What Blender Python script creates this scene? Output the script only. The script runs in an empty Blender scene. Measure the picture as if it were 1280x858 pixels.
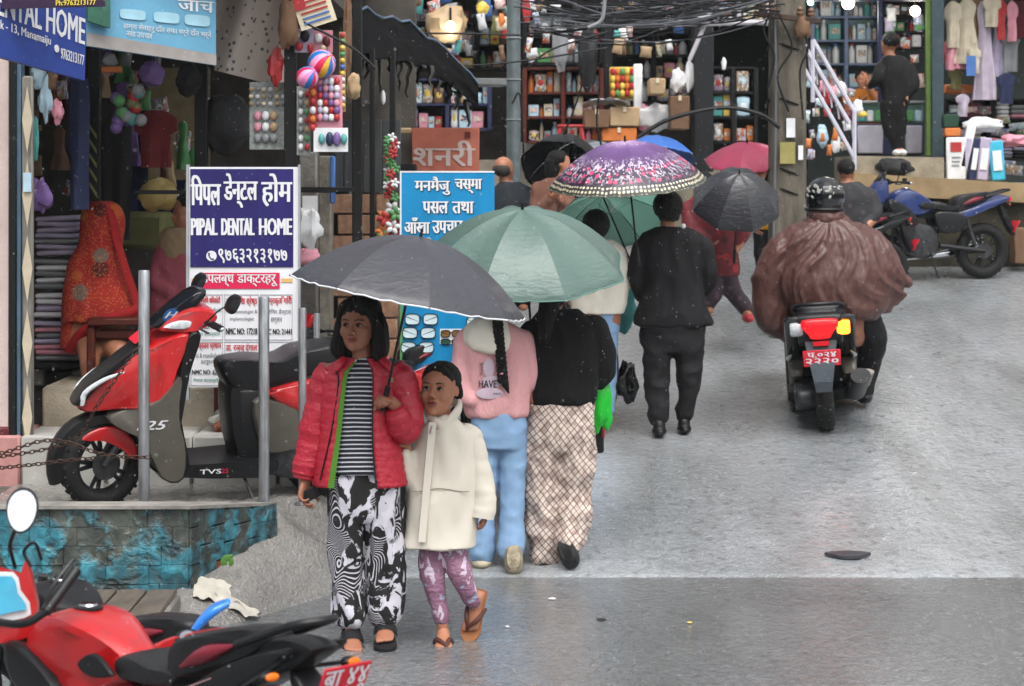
import bpy, bmesh, math, random
from mathutils import Vector as V, Matrix, noise
import numpy as np
random.seed(7)
C = bpy.context.scene
COL = C.collection
PI = math.pi
R = math.radians
# ---------------------------------------------------------------- camera, sky, sun, exposure
F = 2900.0                       # focal length in photograph pixels (1280 wide)
CZ = 2.0
cd = bpy.data.cameras.new('camera'); cam = bpy.data.objects.new('camera', cd); COL.objects.link(cam)
cam.location = (0, 0, CZ); cam.rotation_euler = (PI/2, 0, 0)
cd.sensor_width = 36; cd.lens = F/1280*36; cd.shift_y = -204/1280
cd.clip_start = .1; cd.clip_end = 500
cd.dof.use_dof = True; cd.dof.focus_distance = 10.9; cd.dof.aperture_fstop = 5.6
C.camera = cam
w = bpy.data.worlds.new('World'); C.world = w; w.use_nodes = True
nt = w.node_tree; bg = nt.nodes['Background']
sky = nt.nodes.new('ShaderNodeTexSky'); sky.sky_type = 'NISHITA'; sky.sun_disc = False
sky.sun_elevation = R(58); sky.sun_rotation = R(150); sky.air_density = 1.2; sky.dust_density = 6; sky.ozone_density = 1
hs = nt.nodes.new('ShaderNodeHueSaturation'); hs.inputs['Saturation'].default_value = .22
nt.links.new(sky.outputs[0], hs.inputs['Color']); nt.links.new(hs.outputs[0], bg.inputs[0])
bg.inputs[1].default_value = .15
sl = bpy.data.lights.new('sun', 'SUN'); so = bpy.data.objects.new('sun', sl); COL.objects.link(so)
sl.energy = 1.1; sl.angle = R(25); sl.color = (1, .97, .94)
so.rotation_euler = (R(30), 0, R(-20))
C.view_settings.view_transform = 'Standard'; C.view_settings.look = 'None'
C.view_settings.exposure = 0.82; C.view_settings.gamma = 1

def P(px, py, d):
    return V(((px-640)*d/F, d, CZ-(py-225)*d/F))
def ground(x, y):
    """height of the street surface"""
    e = 11.65 - 1.35*sst((-.5-x)/.95)
    sl_ = .137 + .27*sst((-.5-x)/.6)
    if y <= e: return 0.0
    a = .137*(y-11.65) if y > 11.65 else 0
    b = min(sl_*(y-e), .40)
    if x < -1.0 and y > 11.2: b = min(b, .40)
    return max(a, b if x < -.5 else a*(1)) if x < -.5 else a
def sst(t):
    t = max(0., min(1., t)); return t*t*(3-2*t)

# ---------------------------------------------------------------- materials
MATS = {}
def srgb(h):
    if isinstance(h, str):
        h = h.lstrip('#'); c = [int(h[i:i+2], 16)/255 for i in (0, 2, 4)]
        return tuple((x/12.92 if x <= .04045 else ((x+.055)/1.055)**2.4) for x in c)
    return h
def nodes(name):
    m = bpy.data.materials.new(name); m.use_nodes = True
    n = m.node_tree.nodes; l = m.node_tree.links
    return m, n, l, n['Principled BSDF']
def mat(name, col, rough=.6, metal=0, var=.12, vs=12, bump=0, bs=60, spec=.3, coat=0, emit=0, stretch=None, trans=0, sheen=0):
    if name in MATS: return MATS[name]
    m, n, l, b = nodes(name); MATS[name] = m
    c = srgb(col)
    tc = n.new('ShaderNodeTexCoord'); src = tc.outputs['Object']
    if stretch:
        mp = n.new('ShaderNodeMapping'); mp.inputs['Scale'].default_value = stretch; l.new(src, mp.inputs[0]); src = mp.outputs[0]
    nz = n.new('ShaderNodeTexNoise'); nz.inputs['Scale'].default_value = vs; nz.inputs['Detail'].default_value = 5; l.new(src, nz.inputs[0])
    rp = n.new('ShaderNodeValToRGB'); l.new(nz.outputs[0], rp.inputs[0])
    rp.color_ramp.elements[0].position = .3; rp.color_ramp.elements[1].position = .7
    rp.color_ramp.elements[0].color = (*[x*(1-var) for x in c], 1); rp.color_ramp.elements[1].color = (*[min(1, x*(1+var)) for x in c], 1)
    l.new(rp.outputs[0], b.inputs['Base Color'])
    b.inputs['Roughness'].default_value = rough; b.inputs['Metallic'].default_value = metal
    b.inputs['Specular IOR Level'].default_value = spec
    if coat: b.inputs['Coat Weight'].default_value = coat; b.inputs['Coat Roughness'].default_value = .08
    if sheen: b.inputs['Sheen Weight'].default_value = sheen
    if trans: b.inputs['Transmission Weight'].default_value = trans
    if emit: b.inputs['Emission Color'].default_value = (*c, 1); b.inputs['Emission Strength'].default_value = emit
    if bump:
        n2 = n.new('ShaderNodeTexNoise'); n2.inputs['Scale'].default_value = bs; n2.inputs['Detail'].default_value = 4; l.new(src, n2.inputs[0])
        bp = n.new('ShaderNodeBump'); bp.inputs['Strength'].default_value = bump; bp.inputs['Distance'].default_value = .01
        l.new(n2.outputs[0], bp.inputs['Height']); l.new(bp.outputs[0], b.inputs['Normal'])
    return m
def ramp(n, l, src, stops, interp='LINEAR'):
    r = n.new('ShaderNodeValToRGB'); r.color_ramp.interpolation = interp
    e = r.color_ramp.elements
    e.remove(e[1]); p0, c0_ = stops[0]; e[0].position = p0; e[0].color = (*srgb(c0_)[:3], 1)
    for p, c in stops[1:]:
        q = e.new(p); q.color = (*srgb(c)[:3], 1)
    l.new(src, r.inputs[0]); return r.outputs[0]
def tex(n, l, kind, scale, src, detail=4, dist=0, **kw):
    t = n.new('ShaderNodeTex'+kind); t.inputs['Scale'].default_value = scale
    if 'Detail' in t.inputs: t.inputs['Detail'].default_value = 0 if kind == 'Voronoi' else detail
    if 'Distortion' in t.inputs: t.inputs['Distortion'].default_value = dist
    for k, v in kw.items(): setattr(t, k, v)
    l.new(src, t.inputs['Vector']); return t
def mapping(n, l, src, sc=(1, 1, 1), rot=(0, 0, 0), loc=(0, 0, 0)):
    mp = n.new('ShaderNodeMapping'); mp.inputs['Scale'].default_value = sc; mp.inputs['Rotation'].default_value = rot; mp.inputs['Location'].default_value = loc
    l.new(src, mp.inputs[0]); return mp.outputs[0]
def bumpn(n, l, b, src, st=.3, dist=.01):
    bp = n.new('ShaderNodeBump'); bp.inputs['Strength'].default_value = st; bp.inputs['Distance'].default_value = dist
    l.new(src, bp.inputs['Height']); l.new(bp.outputs[0], b.inputs['Normal']); return bp
def mix(n, l, fac, a, b_):
    m = n.new('ShaderNodeMix'); m.data_type = 'RGBA'
    for s, v in ((0, fac), (6, a), (7, b_)):
        if isinstance(v, (int, float)): m.inputs[s].default_value = v
        elif isinstance(v, (tuple, str)): m.inputs[s].default_value = (*srgb(v)[:3], 1)
        else: l.new(v, m.inputs[s])
    return m.outputs[2]
def mth(n, l, op, a, b_=None, c_=None):
    m = n.new('ShaderNodeMath'); m.operation = op
    for k, v in enumerate((a, b_, c_)):
        if v is None: continue
        if isinstance(v, (int, float)): m.inputs[k].default_value = v
        else: l.new(v, m.inputs[k])
    return m.outputs[0]

# ---------------------------------------------------------------- mesh builder
def catm(pts, k=4, closed=False):
    """Catmull-Rom resample of a list of equal length tuples"""
    A = [np.array(p, float) for p in pts]; n = len(A)
    if n < 3 and not closed: return [V(a) if len(a) == 3 else tuple(a) for a in A]
    out = []
    rng = range(n if closed else n-1)
    for i in rng:
        p0 = A[(i-1) % n] if closed or i > 0 else 2*A[0]-A[1]
        p1 = A[i]; p2 = A[(i+1) % n]
        p3 = A[(i+2) % n] if closed or i+2 < n else 2*A[-1]-A[-2]
        for j in range(k):
            t = j/k
            out.append(.5*((2*p1)+(-p0+p2)*t+(2*p0-5*p1+4*p2-p3)*t*t+(-p0+3*p1-3*p2+p3)*t**3))
    if not closed: out.append(A[-1])
    return [tuple(a) for a in out]
class MB:
    def __init__(s): s.v = []; s.f = []
    def add(s, vs, fs):
        n = len(s.v); s.v += [V(v) for v in vs]; s.f += [tuple(i+n for i in f) for f in fs]; return s
    def merge(s, o, M=None):
        return s.add([M @ v for v in o.v] if M else o.v, o.f)
    def box(s, c, d, rot=None, bev=0):
        c = V(c); hx, hy, hz = d[0]/2, d[1]/2, d[2]/2
        if bev <= 0:
            vs = [V((x, y, z)) for x in (-hx, hx) for y in (-hy, hy) for z in (-hz, hz)]
            fs = [(0, 1, 3, 2), (4, 6, 7, 5), (0, 4, 5, 1), (2, 3, 7, 6), (0, 2, 6, 4), (1, 5, 7, 3)]
        else:
            b = min(bev, hx*.95, hy*.95, hz*.95); vs = []; fs = []
            ix = {}
            for sx in (-1, 1):
                for sy in (-1, 1):
                    for sz in (-1, 1):
                        for a in range(3):
                            q = [hx*sx, hy*sy, hz*sz]
                            for k in range(3):
                                if k != a: q[k] -= b*(sx, sy, sz)[k]
                            ix[(sx, sy, sz, a)] = len(vs); vs.append(V(q))
            for a in range(3):
                o1, o2 = [k for k in range(3) if k != a]
                for sg in (-1, 1):
                    loop = []
                    for u, w_ in ((-1, -1), (1, -1), (1, 1), (-1, 1)):
                        k3 = [0, 0, 0]; k3[a] = sg; k3[o1] = u; k3[o2] = w_; loop.append(ix[(*k3, a)])
                    fs.append(tuple(loop))
            for a in range(3):          # edges along a
                o1, o2 = [k for k in range(3) if k != a]
                for u in (-1, 1):
                    for w_ in (-1, 1):
                        k0 = [0, 0, 0]; k0[o1] = u; k0[o2] = w_
                        ka = list(k0); ka[a] = -1; kb = list(k0); kb[a] = 1
                        fs.append((ix[(*ka, o1)], ix[(*kb, o1)], ix[(*kb, o2)], ix[(*ka, o2)]))
            for sx in (-1, 1):
                for sy in (-1, 1):
                    for sz in (-1, 1): fs.append(tuple(ix[(sx, sy, sz, a)] for a in range(3)))
        if rot: vs = [rot @ v for v in vs]
        return s.add([v+c for v in vs], fs)
    def loft(s, rings, caps=True, closed=True):
        n = len(rings[0]); vs = [p for r in rings for p in r]; fs = []
        for i in range(len(rings)-1):
            for j in range(n if closed else n-1):
                k = (j+1) % n; fs.append((i*n+j, i*n+k, (i+1)*n+k, (i+1)*n+j))
        if caps: fs.append(tuple(range(n))[::-1]); fs.append(tuple(range((len(rings)-1)*n, len(rings)*n)))
        return s.add(vs, fs)
    def tube(s, pts, r, n=8, sm=0, flat=1.0, up=None):
        """tube along pts; r number or list"""
        rr = r if isinstance(r, (list, tuple)) else [r]*len(pts)
        q = [(*p, a) for p, a in zip(pts, rr)]
        if sm and len(q) > 2: q = catm(q, sm)
        ps = [V(a[:3]) for a in q]; rs = [max(1e-4, a[3]) for a in q]
        rings = []; nx = None
        for i, p in enumerate(ps):
            t = (ps[min(i+1, len(ps)-1)]-ps[max(i-1, 0)]).normalized()
            if nx is None:
                ref = V(up) if up else (V((0, 0, 1)) if abs(t.z) < .9 else V((0, 1, 0)))
                nx = (ref - t*ref.dot(t)).normalized()
            else:
                nx = (nx - t*nx.dot(t))
                nx = nx.normalized() if nx.length > 1e-6 else V((1, 0, 0))
            by = t.cross(nx)
            rings.append([p+(nx*math.cos(a)*flat+by*math.sin(a))*rs[i] for a in (2*PI*j/n for j in range(n))])
        return s.loft(rings)
    def ell(s, c, r, rot=None, nu=14, nv=9):
        c = V(c); r = r if isinstance(r, (tuple, list)) else (r, r, r); rings = []
        for i in range(nv+1):
            th = PI*(.02+.96*i/nv); z = -math.cos(th); q = math.sin(th)
            rg = [V((r[0]*q*math.cos(a), r[1]*q*math.sin(a), r[2]*z)) for a in (2*PI*j/nu for j in range(nu))]
            rings.append([c+(rot @ v if rot else v) for v in rg])
        return s.loft(rings)
    def pill(s, prof, w, y0=0, inset=.12, sm=3, k=None, taper=None):
        """inflated slab: profile in x,z, half width w about y0; taper(x,z)->factor on width"""
        pr = catm(prof, sm, True) if sm else prof
        cx = sum(p[0] for p in pr)/len(pr); cz = sum(p[1] for p in pr)/len(pr)
        st = [(-1, 1-inset*1.6), (-.93, 1-inset*.7), (-.7, 1-inset*.2), (-.3, 1), (.3, 1), (.7, 1-inset*.2), (.93, 1-inset*.7), (1, 1-inset*1.6)]
        rings = [[V((cx+(p[0]-cx)*f, y0+w*u*(taper(p[0], p[1]) if taper else 1), cz+(p[1]-cz)*f)) for p in pr] for u, f in st]
        return s.loft(rings)
    def prism(s, prof, y0, y1):
        a = [V((p[0], y0, p[1])) for p in prof]; b = [V((p[0], y1, p[1])) for p in prof]
        return s.loft([a, b])
    def lathe(s, prof, c, ax=(0, 0, 1), n=24):
        """prof (r,h) along axis"""
        a = V(ax).normalized(); u = a.orthogonal().normalized(); w_ = a.cross(u); c = V(c)
        return s.loft([[c+a*h+(u*math.cos(t)+w_*math.sin(t))*max(r, 1e-4) for t in (2*PI*j/n for j in range(n))] for r, h in prof])
    def torus(s, c, r1, r2, ax=(0, 0, 1), n=28, m=8, fl=1.0):
        a = V(ax).normalized(); u = a.orthogonal().normalized(); w_ = a.cross(u); c = V(c); rings = []
        for i in range(n):
            t = 2*PI*i/n; d = u*math.cos(t)+w_*math.sin(t)
            rings.append([c+d*(r1+r2*math.cos(q))+a*r2*fl*math.sin(q) for q in (2*PI*j/m for j in range(m))])
        rings.append(rings[0])
        return s.loft(rings, caps=False)
    def sheet(s, fn, nu, nv):
        vs = [fn(i/nu, j/nv) for j in range(nv+1) for i in range(nu+1)]
        fs = [(j*(nu+1)+i, j*(nu+1)+i+1, (j+1)*(nu+1)+i+1, (j+1)*(nu+1)+i) for j in range(nv) for i in range(nu)]
        return s.add(vs, fs)
def oval(c, rx, ry, yaw=0, n=26, p=2.0, tilt=None):
    out = []
    for j in range(n):
        a = 2*PI*j/n; ca, sa = math.cos(a), math.sin(a)
        x = rx*math.copysign(abs(ca)**(2/p), ca); y = ry*math.copysign(abs(sa)**(2/p), sa)
        q = V((x*math.cos(yaw)-y*math.sin(yaw), x*math.sin(yaw)+y*math.cos(yaw), 0))
        if tilt: q = tilt @ q
        out.append(V(c)+q)
    return out

# ---------------------------------------------------------------- objects
WM = {}; RF = {}
def reg(o, world, frame): WM[o.name] = world; RF[o.name] = frame
def thing(name, label, cat, loc=(0, 0, 0), rz=0, group=None, sc=1.0, rot=None, kind=None):
    o = bpy.data.objects.new(name, None); COL.objects.link(o); o.empty_display_size = .1
    o.location = loc; o.rotation_euler = rot or (0, 0, rz); o.scale = (sc, sc, sc)
    tag(o, label, cat, group, kind)
    M = Matrix.LocRotScale(V(loc), o.rotation_euler.to_quaternion(), V((sc, sc, sc)))
    reg(o, M, M); return o
def tag(o, label=None, cat=None, group=None, kind=None):
    if label: o['label'] = label
    if cat: o['category'] = cat
    if group: o['group'] = group
    if kind: o['kind'] = kind
    return o
def mesh_of(mb, name, smooth=True, ang=40):
    c = sum((v for v in mb.v), V())/max(1, len(mb.v))
    me = bpy.data.meshes.new(name); me.from_pydata([tuple(v-c) for v in mb.v], [], mb.f)
    bm = bmesh.new(); bm.from_mesh(me); bmesh.ops.recalc_face_normals(bm, faces=bm.faces); bm.to_mesh(me); bm.free()
    if smooth:
        me.shade_smooth()
        if ang < 180: me.set_sharp_from_angle(angle=R(ang))
    return me, c
def part(name, mb, m, parent=None, world=False, smooth=True, ang=40, label=None, kind=None):
    me, c = (mesh_of(mb, name, smooth, ang) if isinstance(mb, MB) else mb)
    for q in (m if isinstance(m, (list, tuple)) else [m]): me.materials.append(q)
    o = bpy.data.objects.new(name, me); COL.objects.link(o)
    fr = Matrix.Identity(4) if (world or parent is None) else RF[parent.name]
    W = fr @ Matrix.Translation(c)
    if parent is not None:
        o.parent = parent; B = WM[parent.name].inverted() @ W
        reg(o, W, RF[parent.name])
    else: B = W; reg(o, W, Matrix.Identity(4))
    o.matrix_basis = B
    if label: o['label'] = label
    if kind: o['kind'] = kind
    return o
def solo(name, mb, m, label, cat, group=None, **kw):
    return tag(part(name, mb, m, None, **kw), label, cat, group)
def struct(name, mb, m, **kw):
    return tag(part(name, mb, m, None, **kw), kind='structure')
def share(o, parent, loc, world=False, rot=None, scale=None):
    """a further copy of a piece, sharing its mesh; loc in the thing's frame"""
    c = o.copy(); COL.objects.link(c)
    fr = Matrix.Identity(4) if (world or parent is None) else RF[parent.name]
    W = fr @ Matrix.LocRotScale(V(loc), rot.to_quaternion() if rot is not None else None, scale and V(scale))
    if parent is not None: c.parent = parent; c.matrix_basis = WM[parent.name].inverted() @ W; reg(c, W, RF[parent.name])
    else: c.parent = None; c.matrix_basis = W; reg(c, W, Matrix.Identity(4))
    return c
def kids(): 
    d = {}
    for o in COL.objects:
        if o.parent: d.setdefault(o.parent.name, []).append(o)
    return d
def dup(root, loc, rz, label, sc=None, group=None, swap=None, rot=None):
    K = kids()
    r = root.copy(); COL.objects.link(r); r.location = loc; r.rotation_euler = rot or (0, 0, rz)
    if sc: r.scale = (sc, sc, sc)
    M = Matrix.LocRotScale(V(loc), r.rotation_euler.to_quaternion(), r.scale); reg(r, M, M)
    r['label'] = label
    if group: r['group'] = group
    def rec(a, b):
        for ch in K.get(a.name, []):
            c = ch.copy(); COL.objects.link(c); c.parent = b; reg(c, WM[b.name] @ c.matrix_basis, M)
            if swap:
                if any(s.material and s.material.name in swap for s in c.material_slots):
                    c.data = c.data.copy()
                    for i, q in enumerate(c.data.materials):
                        if q and q.name in swap: c.data.materials[i] = swap[q.name]
            rec(ch, c)
    rec(root, r); return r
def remesh(mb, vox, sm=4, disp=None, fac=.5, keep=None):
    """melt overlapping pieces into one continuous skin"""
    me = bpy.data.meshes.new('tmp'); me.from_pydata([tuple(v) for v in mb.v], [], mb.f)
    bm = bmesh.new(); bm.from_mesh(me); bmesh.ops.recalc_face_normals(bm, faces=bm.faces); bm.to_mesh(me); bm.free()
    o = bpy.data.objects.new('tmp', me); COL.objects.link(o)
    md = o.modifiers.new('r', 'REMESH'); md.mode = 'VOXEL'; md.voxel_size = vox
    if sm: ms = o.modifiers.new('s', 'SMOOTH'); ms.factor = fac; ms.iterations = sm
    dg = bpy.context.evaluated_depsgraph_get(); dg.update()
    ev = o.evaluated_get(dg); m2 = bpy.data.meshes.new_from_object(ev)
    bpy.data.objects.remove(o); bpy.data.meshes.remove(me)
    n = len(m2.vertices); co = np.empty(n*3); m2.vertices.foreach_get('co', co); co = co.reshape(-1, 3)
    if disp:
        no = np.empty(n*3); m2.vertex_normals.foreach_get('vector', no); no = no.reshape(-1, 3)
        d = disp(co, no); co = co+no*d[:, None]
    c = V(co.mean(0)); co = co-np.array(c); m2.vertices.foreach_set('co', co.reshape(-1)); m2.shade_smooth(); m2.update()
    return m2, c
def folds(amp, f=(9, 9, 3), seed=0, ridge=.6, f2=2.3):
    """cloth folds: stretched ridged noise"""
    o = V((seed*3.7, seed*1.3, seed*2.1))
    def fn(co, no):
        out = np.empty(len(co))
        for i, p in enumerate(co):
            q = V((p[0]*f[0], p[1]*f[1], p[2]*f[2]))+o
            a = noise.noise(q); b = noise.noise(q*f2)
            out[i] = amp*((1-abs(a)*2.2)*ridge+a*(1-ridge)*1.5+b*.45-.25)
        return out
    return fn

# ---------------------------------------------------------------- lettering
TXT = {}
def text_mb(s):
    if s in TXT: return TXT[s]
    c = bpy.data.curves.new('t', 'FONT'); c.body = s; c.resolution_u = 2
    o = bpy.data.objects.new('t', c); COL.objects.link(o)
    dg = bpy.context.evaluated_depsgraph_get(); dg.update()
    me = bpy.data.meshes.new_from_object(o.evaluated_get(dg))
    vs = [(v.co.x, v.co.y) for v in me.vertices]; fs = [tuple(p.vertices) for p in me.polygons]
    bpy.data.objects.remove(o); bpy.data.meshes.remove(me)
    x0 = min(v[0] for v in vs); x1 = max(v[0] for v in vs); y0 = min(v[1] for v in vs); y1 = max(v[1] for v in vs)
    TXT[s] = ([((v[0]-x0)/(x1-x0), (v[1]-y0)/(y1-y0)) for v in vs], fs); return TXT[s]
def lettering(parent, s, x0, z0, x1, z1, y, m, bold=0, world=False, fn=None, name='lettering', shear=0):
    """fit the words into the rectangle x0..x1, z0..z1 of the thing's own frame, facing -y; fn maps (x,z,y) to a point"""
    vs, fs = text_mb(s); mb = MB()
    for k, dx in enumerate([0] if not bold else (0, bold, -bold, bold*.5, -bold*.5)):
        pts = [(x0+(x1-x0)*v[0]+dx+shear*v[1]*(z1-z0), z0+(z1-z0)*v[1]) for v in vs]
        mb.add([fn(a, b, y-k*.0002) if fn else V((a, y-k*.0002, b)) for a, b in pts], fs)
    return part(name, mb, m, parent, world=world, smooth=False)
# ================================================================ STREET
def m_road(name, c1, c2, r1, r2, bst, sc, bdist=.01, st=(1, .45, 1), patch=None):
    m, n, l, b = nodes(name)
    tc = n.new('ShaderNodeTexCoord').outputs['Object']
    big = tex(n, l, 'Noise', 1.1, mapping(n, l, tc, st), 5, .6)
    fine = tex(n, l, 'Noise', sc, tc, 6)
    grit = tex(n, l, 'Voronoi', 70, tc)
    col = mix(n, l, ramp(n, l, big.outputs[0], [(.38, (0, 0, 0)), (.62, (1, 1, 1))]), c1, c2)
    col = mix(n, l, ramp(n, l, fine.outputs[0], [(.35, (0, 0, 0)), (.8, (.35, .35, .35))]), col, '#8d9092')
    dk = ramp(n, l, tex(n, l, 'Noise', 22, mapping(n, l, tc, (.8, .5, 1)), 7).outputs[0], [(.55, (0, 0, 0)), (.68, (1, 1, 1))])
    col = mix(n, l, mth(n, l, 'MULTIPLY', dk, .42), col, '#3f4041')
    if patch:
        pn = tex(n, l, 'Noise', .55, mapping(n, l, tc, (1, .35, 1), loc=(3, 1, 0)), 4, 1)
        col = mix(n, l, mth(n, l, 'MULTIPLY', ramp(n, l, pn.outputs[0], [(.5, (0, 0, 0)), (.62, (1, 1, 1))]), .5), col, patch)
    sp_ = ramp(n, l, tex(n, l, 'Noise', 48, mapping(n, l, tc, (1, .35, 1), loc=(5, 5, 0)), 3).outputs[0], [(.60, (0, 0, 0)), (.68, (1, 1, 1))])
    col = mix(n, l, mth(n, l, 'MULTIPLY', sp_, .28), col, '#c3c9ce')
    ve = n.new('ShaderNodeTexVoronoi'); ve.feature = 'DISTANCE_TO_EDGE'; ve.inputs['Scale'].default_value = .75
    vm = n.new('ShaderNodeVectorMath'); vm.operation = 'ADD'; l.new(tc, vm.inputs[0]); l.new(mapping(n, l, tex(n, l, 'Noise', 2.2, tc, 6).outputs['Color'], (.5, .5, .5)), vm.inputs[1]); l.new(vm.outputs[0], ve.inputs['Vector'])
    ck = mth(n, l, 'MULTIPLY', ramp(n, l, ve.outputs['Distance'], [(0, (1, 1, 1)), (.012, (0, 0, 0))]), ramp(n, l, tex(n, l, 'Noise', .9, tc, 2).outputs[0], [(.48, (0, 0, 0)), (.56, (1, 1, 1))]))
    col = mix(n, l, mth(n, l, 'MULTIPLY', ck, .28), col, '#2b2c2c')
    tk = ramp(n, l, tex(n, l, 'Noise', 1.6, mapping(n, l, tc, (1.6, .12, 1), (0, 0, .25)), 5).outputs[0], [(.46, (0, 0, 0)), (.62, (1, 1, 1))])
    col = mix(n, l, mth(n, l, 'MULTIPLY', tk, .28), col, '#54534f')
    l.new(col, b.inputs['Base Color'])
    rr = n.new('ShaderNodeMapRange'); l.new(big.outputs[0], rr.inputs[0]); rr.inputs[1].default_value = .35; rr.inputs[2].default_value = .65
    rr.inputs[3].default_value = r1; rr.inputs[4].default_value = r2; l.new(rr.outputs[0], b.inputs['Roughness'])
    b.inputs['Specular IOR Level'].default_value = .6
    h = mth(n, l, 'ADD', mth(n, l, 'MULTIPLY', tex(n, l, 'Noise', sc*1.6, mapping(n, l, tc, (1, .8, 1)), 5).outputs[0], 1.0), mth(n, l, 'MULTIPLY', grit.outputs['Distance'], .55))
    bumpn(n, l, b, h, bst, bdist)
    b.inputs['Coat Weight'].default_value = 1; b.inputs['Coat Roughness'].default_value = .1
    bp = n.new('ShaderNodeBump'); bp.inputs['Strength'].default_value = .55; bp.inputs['Distance'].default_value = .02
    l.new(tex(n, l, 'Noise', 24, mapping(n, l, tc, (1, .6, 1)), 5, .5).outputs[0], bp.inputs['Height']); l.new(bp.outputs[0], b.inputs['Coat Normal'])
    return m
M_ASPH = m_road('wet_asphalt', '#636668', '#787c7e', .22, .42, .85, 24, .028, patch='#515455')
M_CONC = m_road('wet_concrete', '#82878a', '#9a9fa3', .26, .45, .65, 20, .022, patch='#83878a')
M_RAMP = m_road('rough_cement', '#6a6660', '#837f78', .45, .7, .8, 34, .02, (1, 1, 1), patch='#6e6a66')
def edge(x): return 11.65 - 1.35*sst((-.5-x)/.95)
mb = MB(); mb.sheet(lambda u, v: V((-60+120*u, -20+110*v, -.35)), 2, 2)
struct('ground', mb, mat('earth', '#55524d', .9))
mb = MB()
mb.sheet(lambda u, v: V((-5+13*u, 1+(edge(-5+13*u)+.25-1)*v, 0)), 90, 60)
struct('road', mb, M_ASPH, ang=180)
def slope_pt(x, y):
    z = ground(x, y)
    k = sst((-.45-x)/.3)
    r_ = .004+.018*k
    a = noise.noise(V((x*9, y*7, 0)))+.5*noise.noise(V((x*25, y*20, 3)))
    e0 = min(1, max(0, (y-edge(x))/.12))
    return V((x, y+(.05*noise.noise(V((x*6, 2, 0)))+.04*noise.noise(V((x*1.5, 7, 0))) if y < edge(x)+.03 else 0), z+.002*e0+r_*a*e0+(.002 if e0 > 0 else -.006)))
mb = MB()
xs = [-2.6+.035*i for i in range(72)]+[-.08+.12*i for i in range(1, 66)]
ys = [0, .02, .06]+[.1+.04*i for i in range(40)]+[1.7+.12*i for i in range(1, 60)]+[9+.5*i for i in range(1, 30)]
nx_ = len(xs)
mb.add([slope_pt(x, edge(x)-.02+dy) for dy in ys for x in xs], [(j*nx_+i, j*nx_+i+1, (j+1)*nx_+i+1, (j+1)*nx_+i) for j in range(len(ys)-1) for i in range(nx_-1)])
me, c0 = mesh_of(mb, 'road_slope', True, 180)
slope_ob = struct('road_slope', (me, c0), M_CONC)
me.materials.append(M_RAMP)
for p_ in me.polygons:
    q = p_.center+c0
    lim = -.62+.05*noise.noise(V((q.x*3, q.y*3, 0)))*3+(.0 if q.y < 12.2 else -.2)
    if q.x < lim: p_.material_index = 1
# small puddle-like hole and bits lying on the road
mb = MB(); c = P(1060, 674, 11.98); 
mb.loft([[V((c.x+.105*math.cos(a)*(1+.25*math.sin(3*a)), c.y+.05*math.sin(a), ground(c.x, c.y+.05*math.sin(a))+h)) for a in (2*PI*j/22 for j in range(22))] for h in (.012, .026)])
solo('manhole_patch', mb, mat('tar', '#33363c', .35), 'small dark tar patch in the wet road right of the walkers', 'road patch')
for px, py, w_, h_, cc, lb in ((862, 780, .028, .02, '#b7a45e', 'small yellowish leaf on the wet asphalt'), (752, 776, .05, .006, '#2c2a26', 'thin dark twig on the asphalt beside the small girl'), (690, 750, .04, .008, '#d8d8d8', 'white paper scrap lying on the asphalt behind the small girl'), (634, 785, .02, .012, '#d5dde0', 'tiny white scrap on asphalt right of the lifted sandal')):
    d = CZ*F/(py-225); c = P(px, py, d); mb = MB(); mb.ell((c.x, c.y, .006), (w_/2, w_/2.2, .005), nu=7, nv=4)
    solo('leaf' if 'leaf' in lb else 'twig' if 'twig' in lb else 'paper_scrap', mb, mat('litter'+cc, cc, .7), lb, 'litter')

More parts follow.
